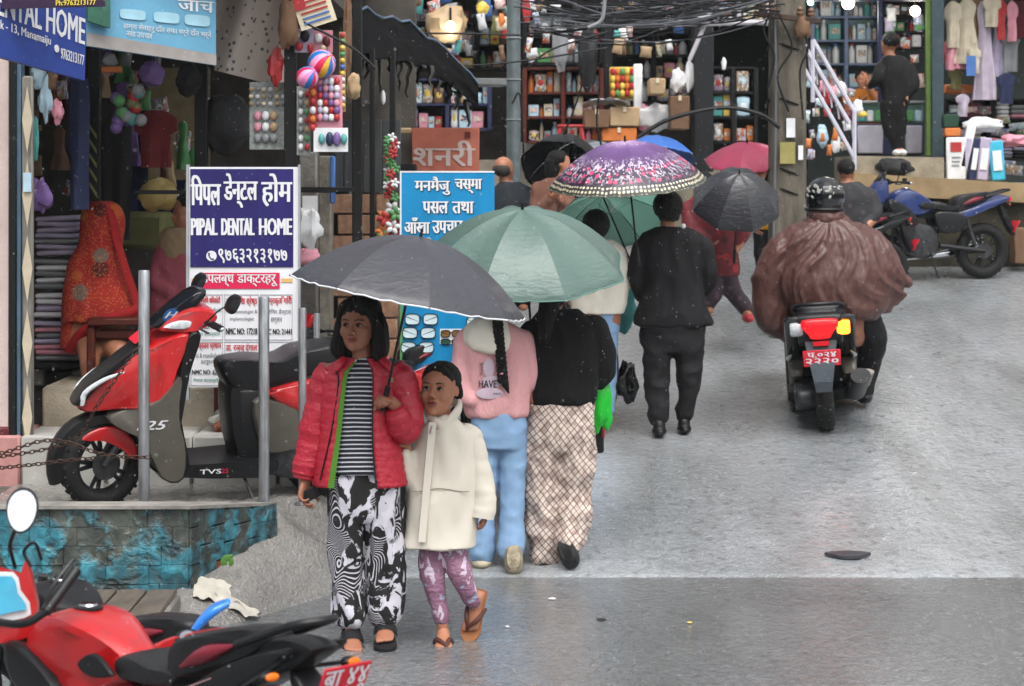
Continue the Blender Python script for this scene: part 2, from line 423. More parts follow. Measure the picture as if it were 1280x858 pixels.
# ================================================================ BLUE WALL
def m_paintwall():
    m, n, l, b = nodes('peeling_turquoise_paint')
    tc = n.new('ShaderNodeNewGeometry').outputs['Position']
    a = tex(n, l, 'Noise', 4.2, tc, 8, .7); a2 = tex(n, l, 'Noise', 14, tc, 7, .4)
    paint = ramp(n, l, a2.outputs[0], [(.3, '#123a46'), (.5, '#1f6473'), (.68, '#3f94a6')])
    bare = ramp(n, l, a2.outputs[0], [(.3, '#1d2423'), (.55, '#424741'), (.75, '#75705f')])
    f = ramp(n, l, mth(n, l, 'ADD', mth(n, l, 'MULTIPLY', a.outputs[0], .75), mth(n, l, 'MULTIPLY', a2.outputs[0], .3)), [(.47, (0, 0, 0)), (.56, (1, 1, 1))])
    col = mix(n, l, f, bare, paint)
    dirt = tex(n, l, 'Noise', 2.2, mapping(n, l, tc, (1.3, 1.3, .8)), 6)
    col = mix(n, l, ramp(n, l, dirt.outputs[0], [(.45, (0, 0, 0)), (.62, (.85, .85, .85))]), col, '#252a29')
    vo = n.new('ShaderNodeTexVoronoi'); vo.feature = 'DISTANCE_TO_EDGE'; vo.inputs['Scale'].default_value = 16
    l.new(mapping(n, l, tex(n, l, 'Noise', 5, tc, 3).outputs['Color'], (.5, .5, .5)), vo.inputs['Vector'])
    vm = n.new('ShaderNodeVectorMath'); vm.operation = 'ADD'; l.new(tc, vm.inputs[0]); l.new(mapping(n, l, a2.outputs['Color'], (.08, .08, .08)), vm.inputs[1]); l.new(vm.outputs[0], vo.inputs['Vector'])
    ck = ramp(n, l, vo.outputs['Distance'], [(0, (1, 1, 1)), (.025, (0, 0, 0))])
    ckm = mth(n, l, 'MULTIPLY', ck, ramp(n, l, tex(n, l, 'Noise', 3, tc).outputs[0], [(.45, (0, 0, 0)), (.55, (1, 1, 1))]))
    col = mix(n, l, ckm, col, '#12181a')
    col = mix(n, l, ramp(n, l, tex(n, l, 'Noise', 9, mapping(n, l, tc, (2, 2, .35)), 4).outputs[0], [(.5, (0, 0, 0)), (.7, (.6, .6, .6))]), col, '#4c5450')
    l.new(col, b.inputs['Base Color']); b.inputs['Roughness'].default_value = .55
    bumpn(n, l, b, mth(n, l, 'ADD', f, mth(n, l, 'MULTIPLY', a2.outputs[0], 1.3)), .9, .012)
    return m
M_TURQ = m_paintwall()
M_REDBR = mat('bare_red_brick', '#6b3b2f', .8, var=.35, vs=30, bump=.5)
M_CEM = mat('grey_cement', '#7d7a75', .75, var=.3, vs=9, bump=.6, bs=45)
M_CEMD = mat('dark_damp_cement', '#55534e', .7, var=.35, vs=7, bump=.6, bs=40)
M_TILE = mat('pale_tile', '#9c9b96', .5, var=.15, vs=5, bump=.2, bs=30)
WALL = thing('painted_brick_wall', 'low peeling turquoise brick wall below the steel bollards', 'wall', (-2, 10.7, 0))
A = P(236, 690, 10.6); B = P(345, 640, 11.3)
ax, ay = A.x, A.y; bx_, by_ = B.x, B.y
# facing bricks: rows on the front face and on the side face, uneven, thin joints
brick_me = None
rows = 6; ztop = .50; z0 = -.02; rh = (ztop-z0)/rows
mats_ = [M_TURQ, M_REDBR]
cnt = 0
for r_ in range(rows):
    for face in (0, 1):
        if face == 0: p0 = V((-3.3, ay, 0)); p1 = V((ax, ay, 0))
        else: p0 = V((ax, ay, 0)); p1 = V((bx_, by_, 0))
        L = (p1-p0).length; t = (p1-p0).normalized(); nrm = V((t.y, -t.x, 0))
        u = -(.11 if r_ % 2 else 0)-random.uniform(0, .06)
        while u < L:
            bl = random.uniform(.19, .25); a0 = max(u, 0); a1 = min(u+bl, L); u += bl
            if a1-a0 < .03: continue
            out = .003*random.uniform(-1, 1)+.005
            mb = MB(); cc = p0+t*((a0+a1)/2)+nrm*(out-.05)
            zt = (z0+rh*(r_+.5))*(1-.17*(a0+a1)/2/L*face)
            rot = Matrix.Rotation(math.atan2(t.y, t.x)+random.uniform(-.01, .01), 3, 'Z')
            mb.box((cc.x, cc.y, zt), (a1-a0-.0006, .11, rh*(1 if face == 0 else 1-.12*(a0+a1)/2/L)-.0006), rot, .0025)
            mm = mats_[1] if random.random() < .05 and 1 <= r_ <= 3 else mats_[0]
            ob = part('brick', mb, mm, WALL, world=True, ang=30)
core = MB()
dn = V((by_-ay, -(bx_-ax), 0)).normalized()
q = [(-3.3, ay+.035), (ax-.04, ay+.035), (bx_-.045, by_+.01), (bx_-.045, 13.0), (-3.3, 13.0)]
core.loft([[V((x, y, z)) for x, y in q] for z in (-.02, .395)])
part('core', core, M_CEMD, WALL, world=True)
cap = MB(); q = [(-3.3, ay-.03), (ax+.012, ay-.03), (bx_+.01, by_), (bx_-.12, by_+.02), (ax-.13, ay+.12), (-3.3, ay+.12)]
cap.loft([[V((x, y, z-(.085 if x > bx_-.2 else 0))) for x, y in q] for z in (ztop-.001, ztop+.014)])
part('coping', cap, M_CEM, WALL, world=True)
# cement drain box under the wall, left
S = thing('cement_drain_box', 'low slatted concrete drain box against the foot of the turquoise wall', 'drain', P(110, 750, 9.9))
c = P(112, 760, 9.75)
mb = MB(); mb.box((c.x, 10.12, .06), (.56, .72, .14), bev=.012); part('box', mb, M_CEM, S, world=True)
for k in range(4):
    mb = MB(); mb.box((c.x-.2+.135*k, 10.1, .145), (.125, .7, .022), bev=.004); part('slat', mb, mat('wet_plank', '#5b5148', .4, var=.3, vs=20, stretch=(1, .2, 1), bump=.3), S, world=True)
# torn paper on the ramp
mb = MB()
def crump(cx, cy, w_, d_, sd):
    return lambda u, v: V((cx+w_*(u-.5)+.02*noise.noise(V((u*3, v*3, sd))), cy+d_*(v-.5), ground(cx+w_*(u-.5), cy+d_*(v-.5))+.02+.022*noise.noise(V((u*5, v*5, sd+5)))))
c = P(280, 748, 10.62); mb.sheet(crump(-1.37, 10.6, .16, .16, 1), 12, 8); mb.sheet(crump(-1.25, 10.56, .2, .09, 9), 12, 6)
solo('torn_paper', mb, mat('wet_paper', '#aeaa9f', .7, bump=.4, bs=30), 'crumpled wet white paper lying at the foot of the turquoise wall', 'litter', ang=180)
for px, py, sd in ((284, 700, 1), (228, 742, 2)):
    mb = MB(); c = P(px, py, 10.75)
    for k in range(9):
        a = k*.7+sd; mb.ell((c.x+.02*math.cos(a), c.y+.0*math.sin(a), c.z+.012*math.sin(a*1.7)), (.012, .004, .02), Matrix.Rotation(a, 3, 'Y'), 6, 4)
    solo('weed', mb, mat('weed_green', '#4f7a35', .6), 'tiny green weed sprouting %s' % ('from the side of the turquoise wall' if sd == 1 else 'near the crumpled paper'), 'plant')

# ================================================================ PLATFORM STEPS (left)
ST = thing('stone_steps', 'pale cement steps rising behind the red scooter to the shops', 'steps', (-2.2, 12.3, .4))
def stepbox(nm, x0, x1, y0, y1, z0_, z1_, m): 
    mb = MB(); mb.box(((x0+x1)/2, (y0+y1)/2, (z0_+z1_)/2), (x1-x0, y1-y0, z1_-z0_), bev=.012); return part(nm, mb, m, ST, world=True)
x0 = P(26, 0, 12.15).x
for k in range(4):
    a = x0+k*.45; stepbox('step', a, a+.445, 12.15, 12.75, .38, P(0, 545, 12.15).z, M_TILE)
stepbox('step', x0-.9, x0-.005, 12.15, 12.75, .38, P(0, 545, 12.15).z, mat('pink_plinth', '#a87a76', .7))
stepbox('step', x0+.02, x0+1.12, 12.6, 13.4, .38, P(0, 484, 12.6).z, mat('ochre_cement', '#8a8272', .8, var=.25, vs=8, bump=.5))
stepbox('step', x0+1.12, x0+2.7, 12.45, 13.4, .38, .62, M_CEMD)
mb = MB(); mb.box((-2.8, 15.2, .44), (3.6, 3.6, .9)); struct('shop_floor', mb, mat('shopfloor', '#3d3a36', .6))
mb = MB(); mb.box((-1.0, 15.6, .5), (1.2, 6.0, .6)); mb.box((-1.35, 20.5, 1.0), (1.5, 5, 1.1)); struct('pavement', mb, M_CEM)
# bollards
BOL = None
M_STEEL = mat('brushed_steel', '#9ea1a4', .3, .85, var=.35, vs=14, stretch=(3, 3, .5), bump=.15, bs=20)
for px, yt, yb, D, wpx, lb in ((180, 338, 620, 11.0, 14, 'steel bollard with the chain around it, in front of the scooter wheel'), (330, 371, 627, 11.4, 13.5, 'steel bollard at the corner of the turquoise wall before the scooter seat'), (378, 385, 629, 11.42, 10, 'steel bollard just left of the girl in the red jacket'), (396, 392, 610, 12.2, 8, 'short pale bollard partly hidden by the black bob of hair')):
    p = P(px, yb, D); zt = P(px, yt, D).z; r = wpx/2*D/F
    T = thing('bollard', lb, 'bollard', (p.x, D, .40), group='steel bollards on the platform')
    mb = MB(); mb.lathe([(0, 0), (r, 0), (r, zt-.40-.008), (r*.9, zt-.40), (0, zt-.4)], (0, 0, 0), n=24); part('tube', mb, M_STEEL, T)
    mb = MB(); mb.lathe([(0, 0), (r*2.1, 0), (r*2.1, .008), (r*1.2, .016), (0, .016)], (0, 0, .0), n=24); part('base_flange', mb, M_STEEL, T)
# chain from the left to the bollard
M_CH = mat('rusty_chain', '#3f2f28', .6, .5, var=.4, vs=60)
def chain(label, pts, n_):
    T = thing('chain', label, 'chain', pts[0])
    q = [V(a) for a in catm([tuple(p) for p in pts], 12)]
    ln = [0]
    for i in range(1, len(q)): ln.append(ln[-1]+(q[i]-q[i-1]).length)
    def at(s):
        for i in range(1, len(q)):
            if ln[i] >= s: return q[i-1].lerp(q[i], (s-ln[i-1])/max(1e-6, ln[i]-ln[i-1])), (q[i]-q[i-1]).normalized()
        return q[-1], (q[-1]-q[-2]).normalized()
    mb = MB(); a, b = .017, .009
    ring = [V((a*math.cos(t)*1.0, b*math.sin(t), 0)) for t in (2*PI*j/10 for j in range(10))]
    mb.loft([[p+(p.normalized()*math.cos(u)+V((0, 0, 1))*math.sin(u))*.0032 for u in (2*PI*k/5 for k in range(5))] for p in ring+[ring[0]]], caps=False)
    me, c = mesh_of(mb, 'link'); me.materials.append(M_CH)
    s = .0; k = 0
    while s < ln[-1]:
        p, t = at(s); rot = t.to_track_quat('X', 'Z').to_matrix() @ Matrix.Rotation(PI/2*(k % 2)+.4, 3, 'X')
        if k == 0:
            o = part('link', (me, V()), [], T, world=True); o.matrix_basis = WM[T.name].inverted() @ Matrix.LocRotScale(p, rot.to_quaternion(), None); base = o
        else: share(base, T, p, world=True, rot=rot)
        s += .027; k += 1
chain('heavy rusty chain sloping from the scooter handlebar down to the left pillar', [P(172, 436, 10.95), P(150, 466, 10.9), P(120, 510, 10.9), P(98, 545, 10.95), P(60, 561, 11.0), P(0, 571, 11.1), P(-40, 575, 11.2)], 60)
chain('rusty chain running from the left pillar around the first bollard', [P(-40, 566, 11.2), P(0, 567, 11.0), P(50, 552, 10.9), P(84, 553, 10.88), P(120, 566, 10.87), P(150, 571, 10.9), P(186, 572, 10.9)], 60)
chain('thin chain hanging lowest across the scooter front wheel', [P(-40, 585, 11.2), P(0, 585, 11.0), P(50, 580, 10.9), P(90, 575, 10.88), P(118, 573, 10.87)], 60)
# ================================================================ SHOPS: helpers
PAL = {'white': '#cfd2d4', 'cream': '#cdbf9f', 'pink': '#cf7f92', 'red': '#b3262a', 'orange': '#cf6a25', 'yellow': '#d6b43a', 'green': '#4c9150', 'teal': '#3f9a98', 'blue': '#3566b3', 'navy': '#232b52', 'purple': '#6a4c8d', 'maroon': '#5c1d24', 'brown': '#6f4f36', 'grey': '#7d8084', 'black': '#1b1c1f', 'lilac': '#a59ab8', 'pale blue': '#9fc3d6', 'olive': '#6d6d3c', 'tan': '#a98a62'}
def _ds(h, k=.78, v=1.0):
    c = [int(h[i:i+2], 16) for i in (1, 3, 5)]; m_ = sum(c)/3
    return '#'+''.join('%02x' % int((m_+(x-m_)*k)*v) for x in c)
PAL = {k: _ds(v) for k, v in PAL.items()}
def cm(cn, rough=.5, **kw):
    return mat('col_'+cn.replace(' ', '_')+('' if rough == .5 else '_%g' % rough), PAL[cn], rough, **kw)
def m_print(k):
    nm = 'printed_pack_%d' % k
    if nm in MATS: return MATS[nm]
    m, n, l, b = nodes(nm); MATS[nm] = m; rs = random.Random(k); tc = n.new('ShaderNodeTexCoord').outputs['Object']
    cs = [PAL[rs.choice(list(PAL))] for _ in range(6)]+[PAL['white'], PAL['grey']]; rs.shuffle(cs)
    v = tex(n, l, 'Noise', rs.choice([16, 24, 34]), mapping(n, l, tc, (rs.uniform(.4, 1.6), 1, rs.uniform(.4, 1.6)), loc=(k, k, k)), 2, rs.uniform(0, 1.5))
    l.new(ramp(n, l, v.outputs[0], [(.28+.06*i, c) for i, c in enumerate(cs)], 'CONSTANT'), b.inputs['Base Color']); b.inputs['Roughness'].default_value = .35
    return m
def gm(cn, p=.3): return m_print(random.randrange(10)) if random.random() < p else cm(cn)
def g_box(w_, d, h, cn, T):
    mb = MB(); mb.box((0, 0, h/2), (w_, d, h), Matrix.Rotation(random.uniform(-.12, .12), 3, 'Z'), bev=.006); part('carton', mb, gm(cn), T)
    mb = MB(); mb.box((0, -d/2-.002, h*.55), (w_*.7, .004, h*.35)); part('printed_panel', mb, m_print(random.randrange(10)), T)
def g_bottle(w_, d, h, cn, T):
    r = w_/2
    mb = MB(); mb.lathe([(0, 0), (r, 0), (r, h*.62), (r*.45, h*.8), (r*.4, h*.86), (0, h*.86)], (0, 0, 0), n=10); part('body', mb, cm(cn, .3), T)
    mb = MB(); mb.lathe([(0, h*.862), (r*.48, h*.862), (r*.48, h), (0, h)], (0, 0, 0), n=8); part('cap', mb, cm(random.choice(['white', 'red', 'blue'])), T)
def g_bag(w_, d, h, cn, T):
    mb = MB(); mb.pill([(-w_/2, 0), (w_/2, 0), (w_*.44, h*.5), (w_*.5, h*.97), (-w_*.5, h*.97), (-w_*.44, h*.5)], d/2, sm=2, inset=.2); part('pouch', mb, gm(cn, .4), T)
    mb = MB(); mb.ell((0, -d/2+.002, h*.5), (w_*.28, .006, h*.2), nu=10, nv=5); part('printed_panel', mb, cm(random.choice(['white', 'yellow', 'red'])), T)
def g_stack(w_, d, h, cn, T):
    n_ = max(2, int(h/.035)); a = h/n_
    for k in range(n_):
        mb = MB(); mb.box((random.uniform(-.006, .006), 0, a*(k+.5)), (w_*random.uniform(.92, 1), d, a*.86), bev=a*.3)
        part('folded_cloth', mb, cm(random.choice([cn, cn, 'white', 'grey', 'lilac'])), T)
GK = {'box': ('packet', g_box), 'bottle': ('bottle', g_bottle), 'bag': ('pouch', g_bag), 'stack': ('cloth_stack', g_stack)}
def goods(x0, x1, y, z, hmax, kinds, cols, where, group, wmin=.07, wmax=.16, gap=.003, d=.16, fill=1):
    x = x0+.01; prev = None; seen = set()
    while x < x1-wmin*.6:
        k = random.choice(kinds); w_ = random.uniform(wmin, wmax); cn = random.choice(cols)
        if k == 'bottle': w_ *= .6
        w_ = min(w_, x1-x)
        if w_ < .03: break
        h = hmax*random.uniform(.5, 1.08)
        if random.random() < fill:
            nm, fn = GK[k]
            wd = {'box': 'packet', 'bottle': 'bottle', 'bag': 'pouch', 'stack': 'cloth stack'}[k]; lb_ = '%s %s %s' % (cn, wd, where)
            if prev: lb_ = '%s %s right of %s %s %s' % (cn, wd, *prev, where)
            seen.add((cn, wd, prev)); prev = (cn, wd)
            T = thing(nm, lb_, {'box': 'packet', 'bottle': 'bottle', 'bag': 'pouch', 'stack': 'folded cloth'}[k], (x+w_/2, y+random.uniform(-.01, .01), z), group=group)
            fn(w_*.96, min(d, w_*1.2), h, cn, T)
        x += w_+gap
ORD = ['bottom', 'second', 'third', 'fourth', 'fifth', 'sixth', 'seventh']
def shelf(label, name, px0, py0, px1, py1, D, depth, rows, fm, kinds, cols, sname, cols_=2, back=None, side=.04, **kw):
    """open shelving unit with goods standing on every board"""
    a = P(px0, py1, D); b = P(px1, py0, D); x0, x1, z0, z1 = a.x, b.x, a.z, b.z
    T = thing('shelf', label, 'shelf', ((x0+x1)/2, D+depth/2, z0))
    for x in [x0+(x1-x0)*k/cols_ for k in range(cols_+1)]:
        mb = MB(); mb.box((x, D+depth/2, (z0+z1)/2), (side, depth, z1-z0), bev=.004); part('upright', mb, fm, T, world=True)
    mb = MB(); mb.box(((x0+x1)/2, D+depth+.012, (z0+z1)/2), (x1-x0, .02, z1-z0)); part('back_panel', mb, back or mat('shelf_back', '#3b342e', .9), T, world=True)
    hh = (z1-z0)/rows
    for r_ in range(rows+1):
        mb = MB(); mb.box(((x0+x1)/2, D+depth/2+.003, z0+hh*r_), (x1-x0-side, depth-.01, .022), bev=.003); part('shelf_board', mb, fm, T, world=True)
        if r_ < rows:
            for c_ in range(cols_):
                xa = x0+(x1-x0)*c_/cols_+side/2; xb = x0+(x1-x0)*(c_+1)/cols_-side/2
                goods(xa, xb, D+depth*.4, z0+hh*r_+.013, hh*.82, kinds, cols, 'on %s %sshelf of %s' % (ORD[r_], ('' if cols_ == 1 else ['left ', 'right '][c_] if cols_ == 2 else ['left ', 'middle ', 'right '][c_]), sname.replace('the ', '')), 'goods on %s' % sname, **kw)
    return T
def pbox(name, label, cat, px0, py0, px1, py1, D, dep, m, bev=.01, group=None, rz=0, parent=None, st=False):
    a = P(px0, py1, D); b = P(px1, py0, D); mb = MB()
    c = ((a.x+b.x)/2, D+dep/2, (a.z+b.z)/2)
    mb.box(c, (b.x-a.x, dep, b.z-a.z), Matrix.Rotation(rz, 3, 'Z'), bev)
    if parent: return part(name, mb, m, parent, world=True)
    if st: return struct(name, mb, m)
    return solo(name, mb, m, label, cat, group)
def packet(name, label, cat, px, py, D, w_, h, m, group=None, rot=0):
    """flat sealed packet with a crimped top, width and height in pixels"""
    s = F/D; w_, h = w_/s, h/s; mb = MB(); rings = []
    for j in range(9):
        v = j/8; th = .02*math.sin(PI*v)**.5+.002; hw = w_/2*(1+.05*math.sin(v*9))
        rings.append([V((hw*math.copysign(abs(math.cos(a))**.6, math.cos(a)), th*math.sin(a), h*(v-.5))) for a in (2*PI*q/12 for q in range(12))])
    mb.loft(rings); M_ = Matrix.Translation(P(px, py, D)) @ Matrix.Rotation(rot, 4, 'Y'); mb.v = [M_ @ v for v in mb.v]
    return solo(name, mb, m, label, cat, group)
def garment(name, label, px0, py0, px1, py1, D, m, kind='shirt', group=None, hanger=True, cat='garment', thick=.02):
    """a hung garment: outline swept with folds, real thickness, on a hanger"""
    a = P(px0, py1, D); b = P(px1, py0, D); W_ = b.x-a.x; H = b.z-a.z; T = thing(name, label, cat, ((a.x+b.x)/2, D, b.z), group=group)
    sd = random.random()*50
    def width(v):      # v 0 top .. 1 bottom
        if kind == 'shirt': return .30+.7*sst(v/.12) if v < .12 else (1.0 if v < .4 else .72)
        if kind == 'dress': return .35+.3*sst(v/.1) if v < .1 else (.62-.12*sst((v-.1)/.2) if v < .3 else .5+.5*sst((v-.3)/.7))
        return .92+.08*math.sin(v*5)
    for sg in (1,):
        rings = []
        for j in range(15):
            v = j/14; hw = W_/2*width(v); rg = []
            for i in range(20):
                t = 2*PI*i/20; x = hw*math.cos(t); y = thick*math.sin(t)*(1+.4*v)
                y += .016*math.sin(x*60+sd+v*2)*(.3+v)
                rg.append(V((x+.01*noise.noise(V((v*4, sd, i*.2))), y, -H*v)))
            rings.append(rg)
        mb = MB(); mb.loft(rings); part('cloth', mb, m, T)
    if hanger:
        mb = MB(); mb.tube([(0, 0, .05), (.012, 0, .035), (0, 0, .012), (-W_*.18, 0, -.012)], .003, 5); mb.tube([(0, 0, .012), (W_*.18, 0, -.012)], .003, 5); part('hanger', mb, cm('grey'), T)
    return T
def lump(name, label, cat, px, py, D, rx, ry, rz_, m, seed=0, amp=.3, group=None, parent=None):
    """crumpled bag-like body, radii in pixels"""
    s = F/D; mb = MB(); c = P(px, py, D); rx, ry, rz_ = rx/s, ry/s, rz_/s; rings = []
    for i in range(13):
        th = PI*(.03+.94*i/12); rg = []
        for j in range(20):
            a = 2*PI*j/20; d = V((math.sin(th)*math.cos(a), math.sin(th)*math.sin(a), -math.cos(th)))
            k = 1+amp*noise.noise(d*1.8+V((seed, 0, 0)))+amp*.4*noise.noise(d*5+V((0, seed, 0)))
            rg.append(c+V((d.x*rx*k, d.y*ry*k, d.z*rz_*k)))
        rings.append(rg)
    mb.loft(rings)
    if parent: return part(name, mb, m, parent, world=True)
    return solo(name, mb, m, label, cat, group)
def lbl_tube(name, label, cat, pts, r, m, n=8, sm=6, group=None):
    mb = MB(); mb.tube(pts, r, n, sm=sm); return solo(name, mb, m, label, cat, group)
M_DARK = mat('dark_wood', '#17171a', .8, var=.3)
M_BLK = mat('black_paint', '#0b0c0e', .5, var=.2)
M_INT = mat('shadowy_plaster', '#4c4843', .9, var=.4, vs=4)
M_WHITEP = mat('white_plastic', '#c9ccce', .35)

# ================================================================ LEFT SHOP
LB = thing('corner_shop_building', 'dark open fronted shop building with toys and clothes at the left', 'building', (-2.4, 14, .9))
def lb(nm, px0, py0, px1, py1, D, dep, m, bev=.004): return pbox(nm, None, None, px0, py0, px1, py1, D, dep, m, bev, parent=LB)
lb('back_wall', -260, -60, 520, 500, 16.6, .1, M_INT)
mb = MB(); mb.box((-3.9, 14.4, 1.9), (.1, 4.6, 3.2)); part('side_wall', mb, M_INT, LB, world=True)
mb = MB(); mb.box((-2.6, 14.45, 3.25), (2.9, 4.7, .18)); part('ceiling_slab', mb, M_CEM, LB, world=True)
mb = MB(); mb.box((-2.5, 15, 4.4), (3.0, 3.6, 2.1)); part('unseen_upper_storey', mb, mat('plaster_upper', '#8b8177', .8), LB, world=True)
PIL = lb('pillar', -120, -60, 11, 548, 12.2, .35, mat('dirty_pink_plaster', '#b9a8a2', .8, var=.12, vs=4, bump=.3))
pbox('plinth', None, None, -120, 470+64, 12, 549, 12.18, .3, cm('maroon'), parent=LB)
lb('door_jamb', 11.5, -60, 20, 552, 12.18, .1, M_BLK)
lb('blue_jamb', 20.3, -60, 26, 552, 12.2, .1, mat('faded_blue', '#4c6478', .6))
G = thing('folding_gate', 'folded grey metal gate strip with cream diamond shaped lattice gaps', 'gate', P(35, 300, 12.2))
pbox('stile', None, None, 27, 95, 41, 545, 12.2, .04, mat('gate_grey', '#77746d', .6, var=.2), parent=G)
for k in range(5):
    cy = 150+k*93; mb = MB(); s = 12.18/F
    mb.loft([[P(34+dx, cy+dy, 12.18+o) for dx, dy in ((0, -42), (6.5, 0), (0, 42), (-6.5, 0))] for o in (.008, -.004)])
    part('diamond', mb, mat('cream_paint', '#b5aa94', .6), G, world=True)
pbox('paper_tag', 'small blue and white tag stuck on the gate top', 'tag', 29, 216, 39, 240, 12.16, .004, cm('pale blue'), 0)
# posts
for a in ((355, -60, 370, 212, 12.6, 'thick black post beside the striped balls'), (243, 70, 259, 480, 13.2, 'black post behind the dental board'), (440, -60, 452, 312, 13.0, 'tall black pole behind the hanging toys'), (108, 60, 124, 252, 13.0, 'black post with yellow tape beside dark clothes'), (462, 60, 468, 300, 14.5, 'thin dark iron pole under the torn awning'), (487, 60, 494, 300, 14.6, 'dark iron pole beside the flower garland')):
    pbox('post', a[5], 'post', a[0], a[1], a[2], a[3], a[4], .06, M_BLK, .004)
mb = MB()
for k in range(5):
    mb.loft([[P(112+x, 155+k*18+y, 12.99+o) for x, y in ((0, 0), (9, 14), (9, 20), (0, 6))] for o in (0, -.004)])
solo('hazard_tape', mb, cm('olive'), 'yellow hazard tape strips on the black post by the dark clothes', 'tape')
pbox('rail', 'black horizontal rail between the dental board and the pole', 'rail', 372, 234, 442, 241, 12.9, .03, M_BLK, .003)
pbox('rail', 'black rail over the red table in front of yellow plastic bundle', 'rail', 168, 238, 246, 243, 13.0, .03, M_BLK, .003)
# stacks of cloth at left
for k, (y0, y1, cn) in enumerate(((270, 320, 'lilac'), (324, 362, 'grey'), (366, 398, 'white'), (402, 452, 'lilac'))):
    a = P(42, y1, 13.3); b = P(96, y0, 13.3)
    T = thing('cloth_stack', ['wide lilac topmost', 'grey second', 'white third', 'lowest lilac'][k]+' bundle of folded cloth left of the shawl woman', 'folded cloth', (a.x, 13.3, a.z))
    n_ = int((y1-y0)/7)
    for j in range(n_):
        mb = MB(); h = (b.z-a.z)/n_; mb.box(((a.x+b.x)/2+random.uniform(-.008, .008), 13.5, a.z+h*(j+.5)), ((b.x-a.x)*random.uniform(.9, 1), .4, h*.82), Matrix.Rotation(random.uniform(-.04, .04), 3, 'Y'), h*.28)
        part('folded_cloth', mb, cm(random.choice([cn, 'white', 'grey', 'lilac', cn] if k != 3 else ['pink', 'grey', 'lilac'])), T, world=True)
pbox('shelf_bench', 'dark low bench under the cloth bundles', 'bench', 40, 455, 104, 462, 13.2, .5, M_DARK)
for x in (48, 96): pbox('stone_block', 'pale block under the low bench %s' % ('by the gate' if x == 48 else 'by the red table'), 'block', x-7, 462, x+7, 483, 13.3, .3, M_CEM)
# red table
RT = thing('red_table', 'dark red wooden table under the patterned shawl', 'table', P(145, 440, 13.0))
pbox('table_top', None, None, 108, 398, 182, 408, 12.85, .5, mat('red_wood', '#48190f', .5, var=.3, vs=20, bump=.2), parent=RT)
for x in (108, 172): pbox('leg', None, None, x, 408, x+10, 484, 12.87, .05, mat('red_wood', '#48190f', .5), parent=RT)
pbox('table_rail', None, None, 118, 412, 172, 424, 12.9, .03, mat('red_wood', '#48190f', .5), parent=RT)
pbox('red_bar', 'thin red iron bar low beside the dental board', 'bar', 196, 467, 240, 473, 13.0, .03, mat('red_wood', '#48190f', .5))
# hanging things in the left shop
garment('hung_dress', 'long dark navy dress hung behind the blue sign', 86, 98, 112, 262, 12.8, cm('navy', .8), 'sheet')
garment('hung_dress', 'long black clothes hung deep in the left shop', 126, 158, 165, 300, 13.6, cm('black', .8), 'sheet')
garment('hung_dress', 'dark navy curtain of clothes behind the seated people', 150, 130, 245, 265, 15.2, cm('navy', .9), 'sheet', hanger=False)
garment('hung_shirt', 'dark red top hanging under the pale blue sign', 168, 138, 222, 210, 12.9, mat('maroon_cloth', '#4d0d12', .85), 'shirt')
lump('yellow_bundle', 'crumpled yellow plastic bundle above the seated people', 'bundle', 196, 244, 13.6, 26, 12, 20, mat('yellow_plastic', '#a8935a', .3, bump=.5), 3)
pbox('cloth_pile', 'olive green cloth pile behind the seated people', 'cloth', 140, 266, 205, 312, 14.2, .5, cm('olive', .9), .03)
pbox('wall_sheet', 'beige wrapping sheet hung in the left shop', 'sheet', 185, 85, 262, 225, 14.9, .02, mat('beige_sheet', '#7f7256', .8, var=.2), 0)
# patterned sheet at top
def m_dots(name, base, dots, sc=9, th=.24):
    m, n, l, b = nodes(name); tc = n.new('ShaderNodeTexCoord').outputs['Object']
    v = tex(n, l, 'Voronoi', sc, tc); v.inputs['Randomness'].default_value = .9
    f = ramp(n, l, v.outputs['Distance'], [(th, (1, 1, 1)), (th+.06, (0, 0, 0))])
    k = tex(n, l, 'Noise', sc*.8, tc, 2)
    c = ramp(n, l, k.outputs[0], [(i/len(dots), d) for i, d in enumerate(dots)], 'CONSTANT') if len(dots) > 1 else dots[0]
    l.new(mix(n, l, f, base, c), b.inputs['Base Color']); b.inputs['Roughness'].default_value = .7
    return m
mb = MB(); mb.sheet(lambda u, v: P(268+88*u, -30+(118+22*u)*v, 12.95+.06*math.sin(u*9+v*3)), 20, 12)
solo('printed_sheet', mb, m_dots('printed_dots', '#b3a8a0', ['#4c3838', '#5d5550', '#3f5a63', '#7a6f68'], 22, .2), 'off white printed sheet with small dark motifs hung under the shop eave', 'sheet', ang=180)
lump('grey_bag', 'big dark grey rain cover hanging behind the black post', 'bag', 285, 155, 13.3, 32, 20, 36, cm('grey', .5) if 0 else mat('slate_cloth', '#2e2f31', .8, bump=.4), 5)
lump('black_hat', 'black padded cap hanging below the pale blue sign', 'cap', 236, 100, 13.0, 16, 14, 20, cm('black', .8), 8)
lump('purple_bag', 'purple net bag hanging below the pale blue sign', 'bag', 190, 93, 12.9, 15, 12, 17, cm('purple', .7), 11)
lump('silver_pouch', 'silver pouch hanging at the left of the orange tag', 'pouch', 137, 77, 12.9, 10, 6, 10, cm('grey', .3), 12)
pbox('orange_tag', 'orange striped toy hanging left of the purple net bag', 'toy', 126, 83, 152, 91, 12.85, .03, cm('orange'), .006)
BN = thing('ball_bag', 'net bag of green, purple and red play balls hanging in the left shop', 'bag', P(160, 130, 12.85))
for k in range(16):
    x = random.uniform(142, 180); y = random.uniform(108, 162)
    mb = MB(); mb.ell(P(x, y, 12.85+.02*(k % 3)), 8/225, nu=12, nv=8); part('ball', mb, cm(['green', 'purple', 'red', 'grey', 'teal', 'olive'][k % 6], .4), BN, world=True)
